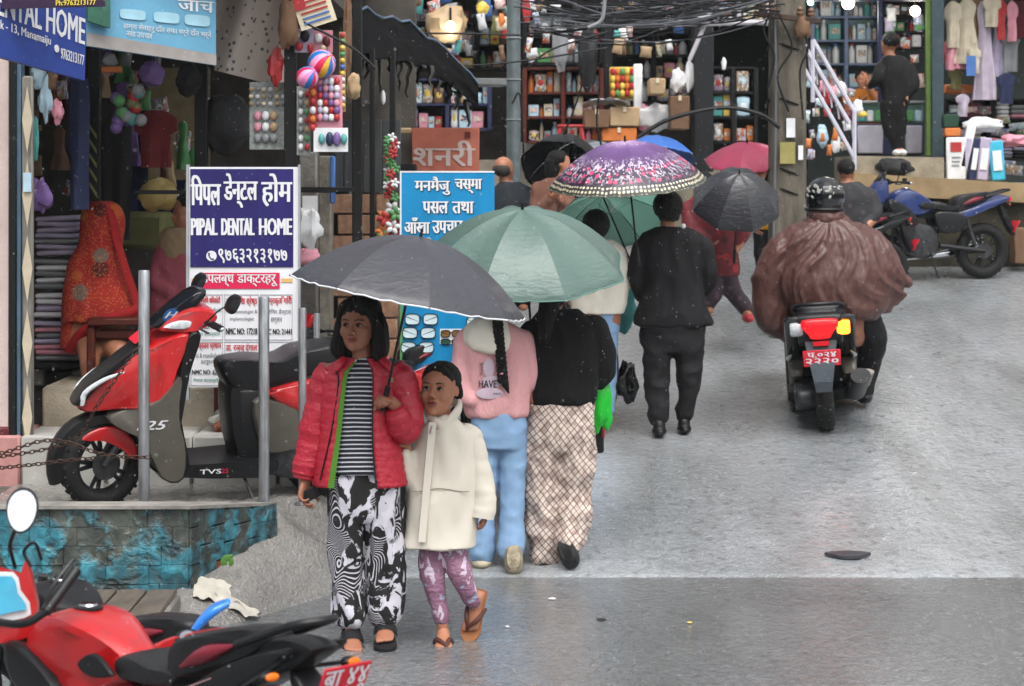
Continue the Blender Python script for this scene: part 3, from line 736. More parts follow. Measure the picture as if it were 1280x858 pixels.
for i, (x, y, rx, rz_, cn, lb_) in enumerate(((48, 95, 10, 15, 'pale blue', 'pale blue ball-shaped bag hanging by the gate top'), (57, 122, 8, 26, 'pale blue', 'long clear blue bag hanging behind the pale bag'), (72, 140, 7, 14, 'pink', 'small pink toy hanging left of the navy dress'), (44, 172, 4, 26, 'teal', 'turquoise toy tail hanging beside the gate'), (32, 150, 5, 40, 'brown', 'brown dry garland hanging at the gate'), (25, 200, 5, 34, 'white', 'white plastic strip hanging along the gate'), (66, 100, 7, 12, 'brown', 'brown soft toy hanging beside the blue bags'), (50, 245, 14, 22, 'purple', 'dark purple bag hanging by the folded cloth'), (345, 82, 9, 22, 'red', 'red net bag of onions-like toys on the black post'))):
    lump('hanging_toy' if 'toy' in lb_ or 'garland' in lb_ else 'hanging_bag', lb_, 'bag' if 'bag' in lb_ else 'toy', x, y, 12.5 if x < 80 else 12.6, rx, rx*.7, rz_, cm(cn, .35), i*2.3, .5)
# blister cards
def m_swirl(name, cols, sc=7, axis=(1, 1, 1)):
    m, n, l, b = nodes(name); tc = n.new('ShaderNodeTexCoord').outputs['Object']
    w_ = tex(n, l, 'Wave', sc, mapping(n, l, tc, axis, (.4, .5, .7)), 1, 3)
    l.new(ramp(n, l, w_.outputs[0], [(i/len(cols), c) for i, c in enumerate(cols)], 'CONSTANT'), b.inputs['Base Color']); b.inputs['Roughness'].default_value = .3
    return m
for i, (x, y, r) in enumerate(((402, 80, 18), (384, 97, 14))):
    T = thing('striped_ball', ['large swirled play ball in blue, pink and yellow', 'smaller swirled play ball in pink and blue below the large one'][i], 'ball', P(x, y, 12.5-.1*i))
    rr = r*12.5/F; cols = ['#1f6fb5', '#d98fb5', '#c2274f', '#d8a53a', '#1f6fb5', '#d98fb5'] if i == 0 else ['#d07aa8', '#1f6fb5', '#c2274f', '#d98fb5']
    ng = 12; tilt = Matrix.Rotation(.9, 3, 'Y') @ Matrix.Rotation(.5, 3, 'X')
    for g in range(ng):                        # twisted gores
        mb = MB(); rings = []
        for a in range(11):
            th = PI*(.02+.96*a/10); tw = .9*a/10
            rings.append([tilt @ V((rr*math.sin(th)*math.cos(t+tw), rr*math.sin(th)*math.sin(t+tw), rr*math.cos(th))) for t in (2*PI*(g+q/3)/ng for q in range(4))])
        mb.loft(rings, caps=False, closed=False); part('gore', mb, mat('ball_'+cols[g % len(cols)], cols[g % len(cols)], .3), T, ang=180)
def card(label, px0, py0, px1, py1, D, base, items):
    T = thing('toy_card', label, 'toy pack', P((px0+px1)/2, py1, D))
    pbox('backing_card', None, None, px0, py0, px1, py1, D, .006, base, 0, parent=T)
    for (x, y, rx, rz_, cn) in items:
        mb = MB(); c = P(x, y, D-.012); mb.ell(c, (rx*D/F, .018, rz_*D/F), nu=12, nv=8); part('toy', mb, cm(cn, .3), T, world=True)
M_CL = mat('clear_pack', '#8e9390', .2, var=.3, vs=40)
card('card of silver and peach hair ornaments hung left of the black post', 312, 103, 358, 187, 12.7, M_CL, [(314+8*(k % 6), 112+9*(k//6), 3, 3, ['tan', 'white', 'cream', 'grey'][(k*7) % 4]) for k in range(18)]+[(322+10*(k % 3), 145+14*(k//3), 5, 6, ['pink', 'white', 'tan'][k % 3] if k < 6 else 'grey') for k in range(9)])
card('clear card of hair bands hung right of the black post', 371, 108, 388, 194, 12.6, M_CL, [(376+8*(k % 2), 118+11*(k//2), 3.5, 4.5, ['white', 'red', 'grey', 'tan', 'white', 'green'][k % 6]) for k in range(14)])
card('pink doll pack hung below the striped balls', 394, 94, 428, 160, 12.55, cm('pink', .3), [(400+7*(k % 4), 102+9*(k//4), 4, 5, ['pink', 'white', 'purple', 'lilac', 'red'][(k*3) % 5]) for k in range(24)])
card('black toy card with two blue cars below the pink doll pack', 392, 160, 435, 190, 12.5, cm('white', .3), [(402, 174, 4, 7, 'teal'), (412, 174, 5, 9, 'navy'), (421, 174, 5, 9, 'purple'), (430, 174, 4, 7, 'teal')])
card('pink glossy pack behind the large striped ball', 392, 38, 416, 66, 12.62, cm('pink', .3), [(398, 48, 5, 6, 'white'), (408, 52, 5, 7, 'maroon'), (404, 60, 4, 4, 'cream')])
card('strip of yellow, red and green sweets hanging at the garland', 424, 40, 432, 140, 12.6, cm('tan', .3), [(428, 44+8*k, 3.5, 3.5, ['red', 'green', 'yellow', 'green', 'yellow', 'blue', 'yellow', 'white', 'cream', 'yellow', 'white', 'yellow'][k]) for k in range(12)])
card('small toy pack with red and black figures above the striped balls', 368, 36, 392, 66, 12.6, cm('lilac', .3), [(374, 58, 5, 6, 'red'), (381, 45, 6, 8, 'black'), (388, 60, 4, 7, 'red'), (372, 44, 3, 4, 'white')])
card('orange and red strip packet hanging beside the pink doll pack', 386, 108, 396, 160, 12.52, cm('red', .3), [(391, 116+11*k, 4, 5, ['orange', 'red', 'white', 'orange', 'red'][k]) for k in range(5)])
lump('garland', 'dry brown garland hanging beside the strip of sweets', 'garland', 434, 45, 12.8, 5, 5, 60, cm('brown', .8), 4, .5)
lump('snack_bag', 'tan paper bag hanging against the black pole', 'bag', 442, 108, 12.8, 9, 7, 16, cm('tan', .6), 6)
lump('cap_toy', 'dark cone shaped net hanging on the top of the black post', 'net', 360, 30, 12.5, 12, 9, 32, cm('brown', .8), 9)
T = thing('notice_board', 'tilted pink and white printed notice above the striped balls', 'notice', P(392, 15, 12.5))
mb = MB(); rot = Matrix.Rotation(R(-18), 3, 'Y'); mb.box(P(392, 10, 12.5), (.2, .008, .2), rot); part('sheet', mb, cm('cream', .5), T, world=True)
for k in range(6):
    mb = MB(); mb.box(P(392, 10, 12.49)+rot @ V((0, 0, .07-.028*k)), (.15, .003, .01), rot); part('print_line', mb, cm('red' if k < 4 else 'blue'), T, world=True)
mb = MB(); mb.box(P(372, 3, 12.488)+V((0, 0, .02)), (.06, .004, .13), rot); part('red_band', mb, cm('red'), T, world=True)
# wires and columns between the toys and the blue sign
LW = thing('shop_side_wall', 'worn concrete columns and peach brick wall behind the rails', 'wall', P(440, 400, 14.8))
for a in ((374, 190, 396, 470, 14.6, M_CEM), (398, 195, 414, 470, 14.3, mat('worn_concrete', '#6f6a61', .9, var=.35, vs=14, bump=.6)), (500, 205, 520, 480, 16.2, M_DARK)):
    pbox('column', None, None, *a[:5], .2, a[5], .01, parent=LW)
M_PEACH = mat('peach_block', '#8a6a55', .85, var=.3, vs=16, bump=.5)
for j in range(9):
    for i in range(3):
        x = 416+27*i+(j % 2)*6; y = 242+26*j
        pbox('block', None, None, x, y+1, min(x+26, 497), y+25, 14.9+random.uniform(-.01, .01), .12, M_PEACH, .006, parent=LW)
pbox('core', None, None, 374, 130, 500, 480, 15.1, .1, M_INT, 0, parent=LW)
for j in range(7):
    pbox('board', None, None, 418+12*j, 150, 429+12*j, 241, 14.9+.01*(j % 2), .02, mat('grey_plank', '#3d4042', .7, var=.3, vs=10, stretch=(3, 3, .4)), .003, parent=LW)
pbox('notice', 'small white printed note on the worn column', 'notice', 378, 245, 397, 268, 14.28, .003, cm('white'), 0)
lump('white_sack', 'white plastic sack hanging right of the dental board', 'bag', 386, 286, 13.2, 15, 10, 24, cm('white', .4), 2, .5)
lump('pink_packet', 'pink and white packet under the white sack', 'packet', 386, 322, 13.2, 13, 8, 13, cm('pink', .5), 7, .3)
pbox('blue_strip', 'thin bright blue strip behind the black rail', 'strip', 412, 195, 419, 255, 14.2, .02, cm('blue'))
FL = thing('flower_garland', 'red, green and orange artificial flowers hanging beside the blue sign', 'flowers', P(490, 300, 14.0))
for k in range(38):
    x, y, cn, r_ = (490+random.uniform(-6, 5), 172+k*3.0, random.choice(['green', 'red', 'green', 'white']), 5) if k < 26 else (random.uniform(478, 498), random.uniform(255, 300), ['red', 'red', 'orange', 'red', 'green', 'white'][k % 6], 8)
    mb = MB(); c = P(x, y, 14+random.uniform(-.05, .05)); r_ *= 14/F
    for q in range(5):
        a = q*1.256+k; mb.ell(c+V((r_*.7*math.cos(a), -.008, r_*.7*math.sin(a))), (r_*.6, r_*.25, r_*.4), Matrix.Rotation(-a, 3, 'Y'), 6, 4)
    part('flower', mb, cm(cn, .6), FL, world=True)
# torn awning
AW = thing('torn_awning', 'sagging torn black awning stretched over the dark doorway', 'awning', P(520, 70, 15.5))
def awn(u, v):
    px = 448+150*u; py = 16+ (95 if 1 else 0)*u**2.0*.95+ (28+30*(1-u))*v
    return P(px, py, 15.2+1.2*u-.8*v*(1-u))+V((0, .05*noise.noise(V((u*6, v*4, 1))), .06*noise.noise(V((u*8, v*5, 0)))))
mb = MB(); mb.sheet(awn, 26, 8); mb.sheet(lambda u, v: awn(u, v)+V((0, .015, -.01)), 26, 8); part('tarp', mb, mat('black_tarp', '#08080a', .85, spec=.12, bump=.6, bs=30), AW, world=True, ang=180)
mb = MB(); mb.tube([awn(k/14, 0)+V((0, -.01, .008)) for k in range(15)], .009, 6); part('edge_pipe', mb, mat('blue_grey_metal', '#66788c', .4, .3), AW, world=True)
mb = MB()
for k in range(12):
    u = k/12; a = awn(u, 1)+V((0, .05, 0)); ln = random.uniform(.08, .28); w_ = random.uniform(.03, .08); sd = random.random()*9
    mb = MB(); mb.sheet(lambda p, q: a+V((w_*(p-.5)*(1-.7*q)+.04*noise.noise(V((q*3, sd, 0))), .03*math.sin(p*7+sd)*(1+q), -ln*q)), 5, 7)
    part('torn_shred', mb, mat('grey_rag', '#4a4844', .9) if k % 3 else MATS['black_tarp'], AW, world=True, ang=180)
lump('white_bulb', 'small white plastic bottle hanging in the dark doorway', 'bottle', 479, 122, 15, 3, 3, 9, cm('white', .3), 1, .1)
pbox('grey_awning_slab', 'grey tin sheet awning propped right of the torn black awning', 'awning', 572, 98, 634, 106, 19, .5, mat('tin', '#6c6f70', .5), .004, rz=.2)

# ================================================================ CENTRE SHOPS (far side of the crossing)
CB = thing('row_of_shops', 'dark row of open shops across the top of the street', 'building', (0, 25, 1.4))
def cb(nm, px0, py0, px1, py1, D, dep, m, bev=.004): return pbox(nm, None, None, px0, py0, px1, py1, D, dep, m, bev, parent=CB)
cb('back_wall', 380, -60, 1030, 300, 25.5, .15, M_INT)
cb('threshold', 500, 200, 900, 320, 22.0, 3.4, mat('ochre_cement', '#8a8272', .8))
cb('threshold', 640, 178, 760, 200, 21.9, 2.0, M_CEM)
mb = MB(); mb.box((.9, 23.8, 4.3), (5.5, 3.6, .2)); part('ceiling_slab', mb, M_CEM, CB, world=True)
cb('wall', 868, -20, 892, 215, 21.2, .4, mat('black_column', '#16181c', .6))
cb('wall', 892, 28, 960, 270, 24.6, .1, mat('doorway_shade', '#07080a', .9))  # black panel painted as the shade inside the open doorway
cb('wall', 496, -60, 506, 300, 21.5, .3, M_DARK)
cb('wall', 755, -60, 766, 130, 21.8, .3, M_DARK)
MC = ['white', 'cream', 'pale blue', 'yellow', 'red', 'orange', 'teal', 'brown', 'grey', 'pink', 'green']
shelf('wide shop shelf of bright packets at the top centre', 's', 506, -30, 640, 86, 23.2, .35, 4, M_DARK, ['box', 'bag', 'bottle'], ['yellow', 'white', 'grey', 'red', 'brown', 'tan', 'green', 'black', 'cream'], 'the top centre shelf', 3, wmin=.08, wmax=.2)
shelf('blue edged shop shelf of small packets above the pink signboard', 's', 506, 100, 612, 162, 21.8, .3, 2, cm('navy'), ['box', 'bag'], ['white', 'pink', 'red', 'brown', 'pale blue', 'grey', 'tan'], 'the blue edged shelf', 2, wmin=.06, wmax=.13)
shelf('dark red glass front cabinet full of pale packets', 's', 656, 86, 752, 178, 21.4, .35, 3, mat('red_wood', '#48190f', .5), ['box', 'bottle', 'bag'], ['white', 'pale blue', 'grey', 'pink', 'cream', 'orange'], 'the red cabinet', 2, wmin=.05, wmax=.12)
shelf('high shelf of plastic jars above the red cabinet', 's', 656, 12, 752, 80, 22.4, .3, 2, M_DARK, ['bottle', 'bag', 'box'], ['white', 'green', 'red', 'navy', 'grey', 'olive', 'black', 'tan'], 'the high jar shelf', 2, wmin=.07, wmax=.15)
shelf('crowded grocery shelf left of the black column', 's', 768, 40, 866, 128, 23.4, .35, 3, M_DARK, ['box', 'bag', 'bottle'], ['teal', 'brown', 'white', 'cream', 'grey', 'red', 'olive', 'pink', 'tan', 'black', 'blue'], 'the grocery shelf', 2, wmin=.07, wmax=.16)
shelf('small brightly filled rack in front of the black opening', 's', 888, 85, 945, 178, 21.9, .25, 3, M_BLK, ['bag', 'box'], ['white', 'orange', 'pale blue', 'yellow', 'teal', 'white', 'pink'], 'the small bright rack', 2, wmin=.08, wmax=.16)
shelf('upper shop rack of boxes beneath the eave', 's', 888, -15, 960, 26, 22.0, .25, 1, mat('white_metal', '#a9a6ad', .5), ['box'], ['brown', 'grey', 'white', 'green', 'lilac'], 'the upper eave rack', 2, wmin=.15, wmax=.3)
SN = thing('snack_display', 'green edged display of yellow and orange snack packets', 'display rack', P(785, 125, 21.4))
pbox('back_board', None, None, 762, 84, 803, 124, 21.5, .03, cm('yellow'), parent=SN)
pbox('white_post', None, None, 792, 80, 803, 150, 21.42, .05, cm('white'), parent=SN)
for k in range(20):
    x = 766+6*(k % 5); y = 90+9*(k//5); mb = MB(); mb.ell(P(x, y, 21.45), (3.6*.0074, .03, 5*.0074), nu=8, nv=6); part('snack', mb, cm(['red', 'yellow', 'orange', 'green', 'yellow', 'orange', 'red'][(k*5) % 7], .3), SN, world=True)
for i, (a, cn, lb_) in enumerate((((730, 137, 762, 160), 'brown', 'closed brown cardboard carton on the left of the pair under the white sheet'), ((762, 134, 800, 158), 'tan', 'closed tan cardboard carton beside the brown one'), ((752, 160, 796, 177), 'orange', 'low orange brown carton beneath the tan carton'), ((812, 98, 832, 118), 'tan', 'small tan carton on the grocery counter'), ((838, 120, 862, 162), 'brown', 'tall brown carton against the black column'), ((690, 175, 760, 200), 'grey', 'grey cement block before the red stool'))):
    T = thing('carton', lb_, 'carton', P((a[0]+a[2])/2, a[3], 21.0)); pbox('box', None, None, *a, 20.9+.02*i, .4, cm(cn, .8), .01, parent=T)
    m_ = (a[0]+a[2])/2; pbox('tape', None, None, m_-2, a[1]-.5, m_+2, a[1]+6, 20.89+.02*i, .42, cm('cream'), 0, parent=T)
mb = MB(); mb.sheet(lambda u, v: P(728+60*u, 128+8*v-5*math.sin(u*PI), 20.85+.35*v)+V((0, 0, .03*noise.noise(V((u*6, v*3, 2))))), 14, 5)
solo('plastic_sheet', mb, M_WHITEP, 'white plastic sheet thrown over the cardboard cartons', 'sheet', ang=180)
RS = thing('red_stool', 'red plastic stool standing before the red cabinet', 'stool', P(713, 182, 20.7))
s_ = 20.7/F; mb = MB(); mb.box(P(713, 158, 20.85), (34*s_, .26, .025), bev=.01); part('seat', mb, cm('red', .35), RS, world=True)
for dx, dy in ((-15, -.1), (15, -.1), (-15, .12), (15, .12)):
    mb = MB(); a = P(713+dx*.85, 159, 20.85+dy); b = P(713+dx*1.15, 183, 20.85+dy*1.1); mb.tube([a, b], [.022, .02], 6); part('leg', mb, cm('red', .35), RS, world=True)
for i, (x, y, rx, rz_, cn, lb_) in enumerate(((560, 30, 26, 22, 'tan', 'large tan sack on the top centre shelf'), (562, 33, 8, 10, 'white', 'white cup-like packet hanging before the tan sack'), (603, 10, 8, 7, 'yellow', 'yellow gold ornament hanging at the top'), (627, 25, 4, 8, 'orange', 'small orange toy near the grey pole'), (658, 12, 5, 16, 'red', 'red packet at the top right of the grey pole'), (848, 100, 9, 14, 'white', 'pale pink bag on the grocery counter'), (820, 148, 22, 18, 'white', 'translucent white bag beside the cartons'), (806, 150, 8, 18, 'pink', 'pink packet behind the translucent bag'), (905, 80, 3, 8, 'white', 'white bottle top above the bright rack'), (862, 95, 6, 20, 'white', 'white curtain strip beside the black column'), (700, 60, 10, 30, 'grey', 'grey mesh bundle hanging above the red cabinet'), (735, 70, 12, 40, 'black', 'black cable coil hanging beside the jars'))):
    lump('shop_item', lb_, 'bag' if 'bag' in lb_ else 'goods', x, y, 21.3, rx, rx*.6, rz_, cm(cn, .4), i*1.7, .35)
# pink sign behind
PS = thing('pink_shop_sign', 'faded pink shop board with large white Devanagari letters', 'sign', P(556, 214, 16.5))
pbox('board', None, None, 515, 160, 599, 216, 16.5, .03, mat('faded_pink', '#a9614f', .6, var=.1), .003, parent=PS)
pbox('frame_strip', None, None, 470, 160, 514.5, 168, 16.52, .03, cm('tan'), parent=PS)
a = P(517, 208, 16.5); b = P(593, 176, 16.5); lettering(PS, 'शनरी', a.x, a.z, b.x, b.z, 16.495, mat('sign_white_dull', '#b8a9a4', .6), .006, world=True)
a = P(535, 214, 16.5); b = P(590, 211, 16.5); lettering(PS, 'स्टेशनरी पसल', a.x, a.z, b.x, b.z, 16.495, mat('sign_white_dull', '#b8a9a4', .6), world=True) if 0 else None
pbox('square_mark', None, None, 581, 165, 588, 173, 16.494, .004, cm('maroon'), 0, parent=PS)
# electric pole, concrete pole, cables
T = thing('steel_street_pole', 'slim grey steel pole standing between the bald man and the red cabinet', 'pole', (0, 0, 0))
mb = MB(); mb.tube([P(642, 330, 18.2), P(642, -40, 18.2)], [.058, .052], 16); part('shaft', mb, mat('galvanised', '#6f7a7d', .45, .4, var=.25, vs=8), T, world=True)
for y in (48, 100, 150): 
    mb = MB(); mb.torus(P(642, y, 18.2), .058, .006, n=16, m=5); part('band', mb, cm('grey'), T, world=True)
T = thing('concrete_utility_pole', 'thick weathered concrete utility pole with paper notices near the white stair', 'pole', (0, 0, 0))
mb = MB(); zb = ground(2.2, 17.6)-.1
rings = [oval((P(984, 0, 17.6).x, 17.6, zb+(4.2-zb)*k/14), .145-.012*k/14, .13-.01*k/14, p=4, n=20) for k in range(15)]
mb.loft(rings); part('shaft', mb, mat('weathered_concrete', '#575249', .85, var=.55, vs=5, bump=1, bs=25, stretch=(2, 2, .5)), T, world=True)
for y_ in (60, 128, 215, 240):
    mb = MB(); mb.tube([P(984, y_, 17.6)+V((.15*math.cos(a), .135*math.sin(a), .03*math.sin(a*2))) for a in (2*PI*j/16 for j in range(17))], .008, 5); part('tied_wire', mb, M_BLK, T, world=True)
for x_ in (968,):
    mb = MB(); mb.tube([P(x_, -30, 17.42), P(x_+2, 120, 17.42), P(x_-1, 300, 17.42)], .009, 5, sm=5); part('cable', mb, mat('cable_grey', '#5d6065', .5), T, world=True)
for a, cn in (((983, 148, 994, 172), 'white'), ((975, 178, 994, 205), 'yellow'), ((998, 182, 1004, 200), 'white')):
    pbox('pasted_notice', None, None, *a, 17.45, .004, cm(cn, .7) if cn != 'yellow' else mat('old_yellow_paper', '#8a8350', .8), 0, parent=T)
lump('bundle', None, None, 1003, 35, 17.4, 11, 8, 14, cm('brown', .8), 3, .3, parent=T)
WB = thing('overhead_cable_bundle', 'tangled black overhead cables sagging below the eaves at the top', 'cables', P(800, 20, 17.5))
for k in range(58):
    x0 = random.uniform(640, 700); x1 = random.choice([random.uniform(860, 985), 960, 975]); y0 = random.uniform(-40, 45); y1 = random.uniform(-30, 25)
    D0 = 17.5+random.uniform(-.3, .3); sag = random.uniform(5, 55)
    pts = [P(x0+(x1-x0)*t, y0+(y1-y0)*t+sag*4*t*(1-t)*.6, D0+random.uniform(-.02, .02)) for t in (0, .25, .5, .75, 1)]
    mb = MB(); mb.tube(pts, random.uniform(.003, .0075), 5, sm=5); part('cable', mb, mat('cable_black', '#1c1d20', .5) if k % 3 else mat('cable_grey', '#5d6065', .5), WB, world=True)
for i, pts in enumerate(([(440, 43), (560, 42), (650, 44)], [(520, 86), (640, 78), (760, 60)], [(380, 28), (440, 60), (470, 86)], [(660, 85), (690, 62), (760, 40)], [(756, 0), (752, 25), (735, 35)], [(640, 130), (650, 120), (655, 200)], [(750, 110), (746, 150), (752, 185)], [(450, 60), (455, 200), (470, 280)], [(700, 180), (720, 130), (735, 80)])):
    lbl_tube('overhead_wire', ['level black wire crossing the top centre shop', 'black wire rising to the right over the grocery', 'short black wire drooping above the striped balls', 'black wire behind the steel pole top', 'curled pale wire end hanging in the cable tangle', 'drooping wire low on the steel pole', 'black wire dropping onto the purple umbrella', 'black wire running down the dark door', 'thin wire slanting across the red cabinet'][i], 'wire', [P(x, y, 17.0 if i != 2 else 12.5) for x, y in pts], .007 if i != 4 else .014, M_BLK if i != 4 else cm('grey'))
for i, (pts, r) in enumerate((([(888, 15), (862, 75)], .02), ([(825, 35), (880, 22), (960, 30)], .02), ([(825, 32), (960, 28)], .02))):
    lbl_tube('bracket_bar', ['pale slanting iron strut below the eave rack', 'pale curved iron bracket under the eave', 'pale level iron bar under the eave rack'][i], 'bracket', [P(x, y, 20.5-.02*i) for x, y in pts], r, mat('white_metal', '#a9a6ad', .5), sm=4)
lbl_tube('black_pipe', 'arched black plastic pipe over the umbrellas', 'pipe', [P(798, 172, 17.2), P(830, 152, 17.2), P(870, 140, 17.2), P(910, 135, 17.2), P(950, 143, 17.2), P(975, 160, 17.2)], .016, M_BLK)
pbox('door_post', 'black slim post in front of the bright rack', 'post', 915, 130, 921, 270, 20.8, .05, M_BLK)
# white stair rails
SR = thing('white_stair_rail', 'white painted iron stair railing slanting down beside the pharmacy counter', 'railing', P(1040, 130, 19.8))
for (x0, y0, x1, y1) in ((1016, 50, 1068, 140), (1005, 56, 1062, 155), (1005, 86, 1068, 198), (1068, 140, 1068, 212), (1016, 50, 1016, 128)):
    mb = MB(); mb.tube([P(x0, y0, 19.6), P(x1, y1, 19.6)], .019, 6); part('rail', mb, mat('white_paint', '#b5b4c0', .5), SR, world=True)
for k in range(7):
    x = 1010+9*k; mb = MB(); mb.tube([P(x, 62+15.5*k, 19.62), P(x+3, 92+14*k*1.02, 19.62)], .008, 5); part('baluster', mb, mat('white_paint', '#b5b4c0', .5), SR, world=True)

# ================================================================ RIGHT LEDGE AND SHOPS
ns_ = 20.6
RWL = thing('raised_ledge', 'raised ledge with beige edge band before the right hand shops', 'ledge', P(1180, 300, 20.6))
M_BEIGE = mat('beige_edge', '#8b7758', .8, var=.2, vs=5, bump=.4)
mb = MB(); a = P(1068, 222, 20.5); b = P(1200, 240, 20.5)
def tilt_box(px0, t0, b0, px1, t1, b1, D, dep):
    mb = MB(); mb.loft([[P(px0, t0, D), P(px1, t1, D), P(px1, b1, D), P(px0, b0, D)], [P(px0, t0, D)+V((0, dep, 0)), P(px1, t1, D)+V((0, dep, 0)), P(px1, b1, D)+V((0, dep, 0)), P(px0, b0, D)+V((0, dep, 0))]]); return mb
part('edge_band', tilt_box(1062, 216, 243, 1420, 238, 260, 20.5, .5), M_BEIGE, RWL, world=True)
part('retaining_wall', tilt_box(1030, 243, 370, 1430, 260, 380, 20.58, .4), mat('mossy_dark_wall', '#2f2c22', .9, var=.5, vs=5, bump=.6), RWL, world=True)
part('floor_slab', tilt_box(1062, 226, 244, 1420, 230, 262, 21.0, 5.0), M_CEM, RWL, world=True)
part('inner_step', tilt_box(1066, 195, 228, 1180, 197, 228, 20.9, 1.2), mat('ochre_cement', '#8a8272', .8), RWL, world=True)
RB = thing('pharmacy_building', 'glass fronted shop with blue frames above the ledge', 'building', P(1150, 180, 22))
def rb(nm, a, D, dep, m, bev=.004): return pbox(nm, None, None, *a, D, dep, m, bev, parent=RB)
rb('back_wall', (1010, -60, 1500, 240), 25.0, .1, mat('pale_inner_wall', '#5d6866', .8))
mb = MB(); mb.box((5.3, 23.4, 4.15), (5.2, 4.6, .2)); part('ceiling_slab', mb, M_CEM, RB, world=True)
mb = MB(); mb.box((5.3, 23.0, 5.6), (5.4, 3.4, 2.6)); part('unseen_upper_storey', mb, mat('plaster_upper', '#8b8177', .8), RB, world=True)  # unseen storey, added to block sky glare reflected in the wet road
rb('blue_frame', (1098, -60, 1103, 128), 21.5, .05, cm('navy')); rb('lintel', (1008, -30, 1175, 1), 21.5, .06, cm('navy'))
rb('green_post', (1158, -60, 1164, 195), 21.3, .06, mat('moss_green_paint', '#5a7436', .5)); rb('wide_post', (1165, -60, 1180, 197), 21.25, .3, mat('dark_teal_wall', '#34444a', .7, var=.2))
rb('wide_post', (1320, -60, 1360, 230), 21.3, .3, M_DARK)
MB_W = mat('white_panel', '#aaa8b4', .5)
CT = thing('shop_counter', 'white panelled shop counter with blue frame and glass top case', 'counter', P(1110, 194, 21.6))
for x0, x1 in ((1072, 1104), (1132, 1153)): pbox('white_panel', None, None, x0, 157, x1, 192, 21.6, .03, MB_W, parent=CT)
pbox('body', None, None, 1070, 155, 1155, 194, 21.64, .4, cm('navy'), parent=CT)
pbox('glass_case', None, None, 1071, 130, 1154, 153, 21.66, .36, mat('case_glass', '#7fa39c', .15), parent=CT)
for k in range(8): pbox('medicine_pack', None, None, 1074+10*k, 138, 1082+10*k, 152, 21.63, .02, cm(['teal', 'white', 'green', 'pale blue'][k % 4]), parent=CT)
pbox('top_rail', None, None, 1069, 126, 1156, 130, 21.6, .42, cm('grey'), parent=CT)
shelf('tall glazed medicine cabinet full of pale boxes behind the man in orange', 's', 1016, -8, 1100, 110, 23.2, .3, 4, mat('steel_blue', '#5d6e8c', .4), ['box', 'bottle'], ['white', 'pale blue', 'grey', 'teal', 'cream', 'white', 'pale blue', 'brown'], 'the medicine cabinet', 2, back=mat('pale_teal_back', '#7d9a98', .6), wmin=.06, wmax=.13)
shelf('dim shelf of small items behind the person in black', 's', 1104, 0, 1156, 60, 23.0, .25, 3, M_DARK, ['box', 'bottle'], ['white', 'black', 'grey', 'green', 'red'], 'the dim shelf', 1, wmin=.05, wmax=.1)
shelf('crowded shelf of folded cloth in the clothes shop', 's', 1182, 125, 1300, 200, 22.6, .3, 3, M_DARK, ['stack', 'box'], ['maroon', 'grey', 'brown', 'pink', 'green', 'lilac', 'black'], 'the folded cloth shelf', 2, wmin=.12, wmax=.22)
for k, (x, y, D) in enumerate(((1060, 4, 21.9), (1144, 14, 22.2), (1013, 3, 21.8), (563, 33, 21.2))):
    T = thing('lamp_bulb', ['round glowing white bulb at the top of the medicine shop', 'glowing lamp hanging beside the green post', 'small turquoise glowing lamp near the utility pole', 'lit white lamp before the tan sack'][k], 'lamp', P(x, y, D))
    mb = MB(); r = [.06, .05, .03, .05][k]; mb.ell(P(x, y, D), r); part('bulb', mb, mat('bulb_glow%d' % k, ['#fff6ea', '#fffbe8', '#b8fff2', '#fff1dc'][k], .3, emit=[5, 5, 3, 1][k], var=0), T, world=True)
    mb = MB(); mb.tube([P(x, y, D)+V((0, 0, r)), P(x, y, D)+V((0, 0, r+.12))], .012, 6); part('socket', mb, M_BLK, T, world=True)
    ld = bpy.data.lights.new('bulb_light', 'POINT'); ld.energy = [9, 7, 3, 3][k]; ld.shadow_soft_size = .08; ld.color = (1, .95, .87)
    lo = bpy.data.objects.new('bulb_light', ld); COL.objects.link(lo); lo.location = P(x, y+14, D-.12)
# hung dresses
M_CRM = mat('cream_cloth', '#b7ae9a', .85, bump=.3, bs=20); M_LIL = mat('pale_lilac_cloth', '#a99fae', .85)
for i, (a, m_, kd, lb_) in enumerate((((1180, 2, 1202, 60), M_CRM, 'shirt', 'short cream top at the left end of the hanging row'), ((1192, 0, 1226, 80), M_CRM, 'dress', 'cream frock hanging in the middle of the row'), ((1216, 2, 1246, 125), M_LIL, 'dress', 'longest pale dress in the hanging row'), ((1228, -4, 1252, 34), M_CRM, 'shirt', 'small cream blouse above the longest pale dress'), ((1244, 0, 1258, 50), cm('red', .8), 'shirt', 'dark red top hanging right of the cream dresses'), ((1258, 2, 1272, 52), cm('pink', .8), 'shirt', 'pink red top at the right end of the row'), ((1172, 52, 1181, 86), cm('red', .8), 'sheet', 'narrow red garment against the dark post'), ((1180, 50, 1196, 88), cm('pink', .8), 'shirt', 'pale pink top left of the blue tag'), ((1192, 52, 1210, 86), cm('pink', .8), 'dress', 'light pink baby dress beside the blue tag'), ((1210, 60, 1226, 92), M_CRM, 'shirt', 'cream baby top behind the blue tag'), ((1195, 118, 1212, 146), M_LIL, 'shirt', 'pale lilac garment hanging below the baby clothes'))):
    garment('hung_garment', lb_, *a, 21.5+.03*(i % 3), m_, kd)
pbox('blue_tag', 'small blue and white card hanging among the baby clothes', 'tag', 1208, 70, 1220, 95, 21.4, .01, cm('blue'), 0)
pbox('orange_box', 'flat orange red box on the shop table below the clothes', 'box', 1182, 106, 1216, 117, 21.8, .3, cm('orange'))
lbl_tube('clothes_rail', 'dark rail holding the hanging dresses', 'rail', [P(1172, -4, 21.55), P(1290, -3, 21.55)], .015, M_BLK, sm=0)
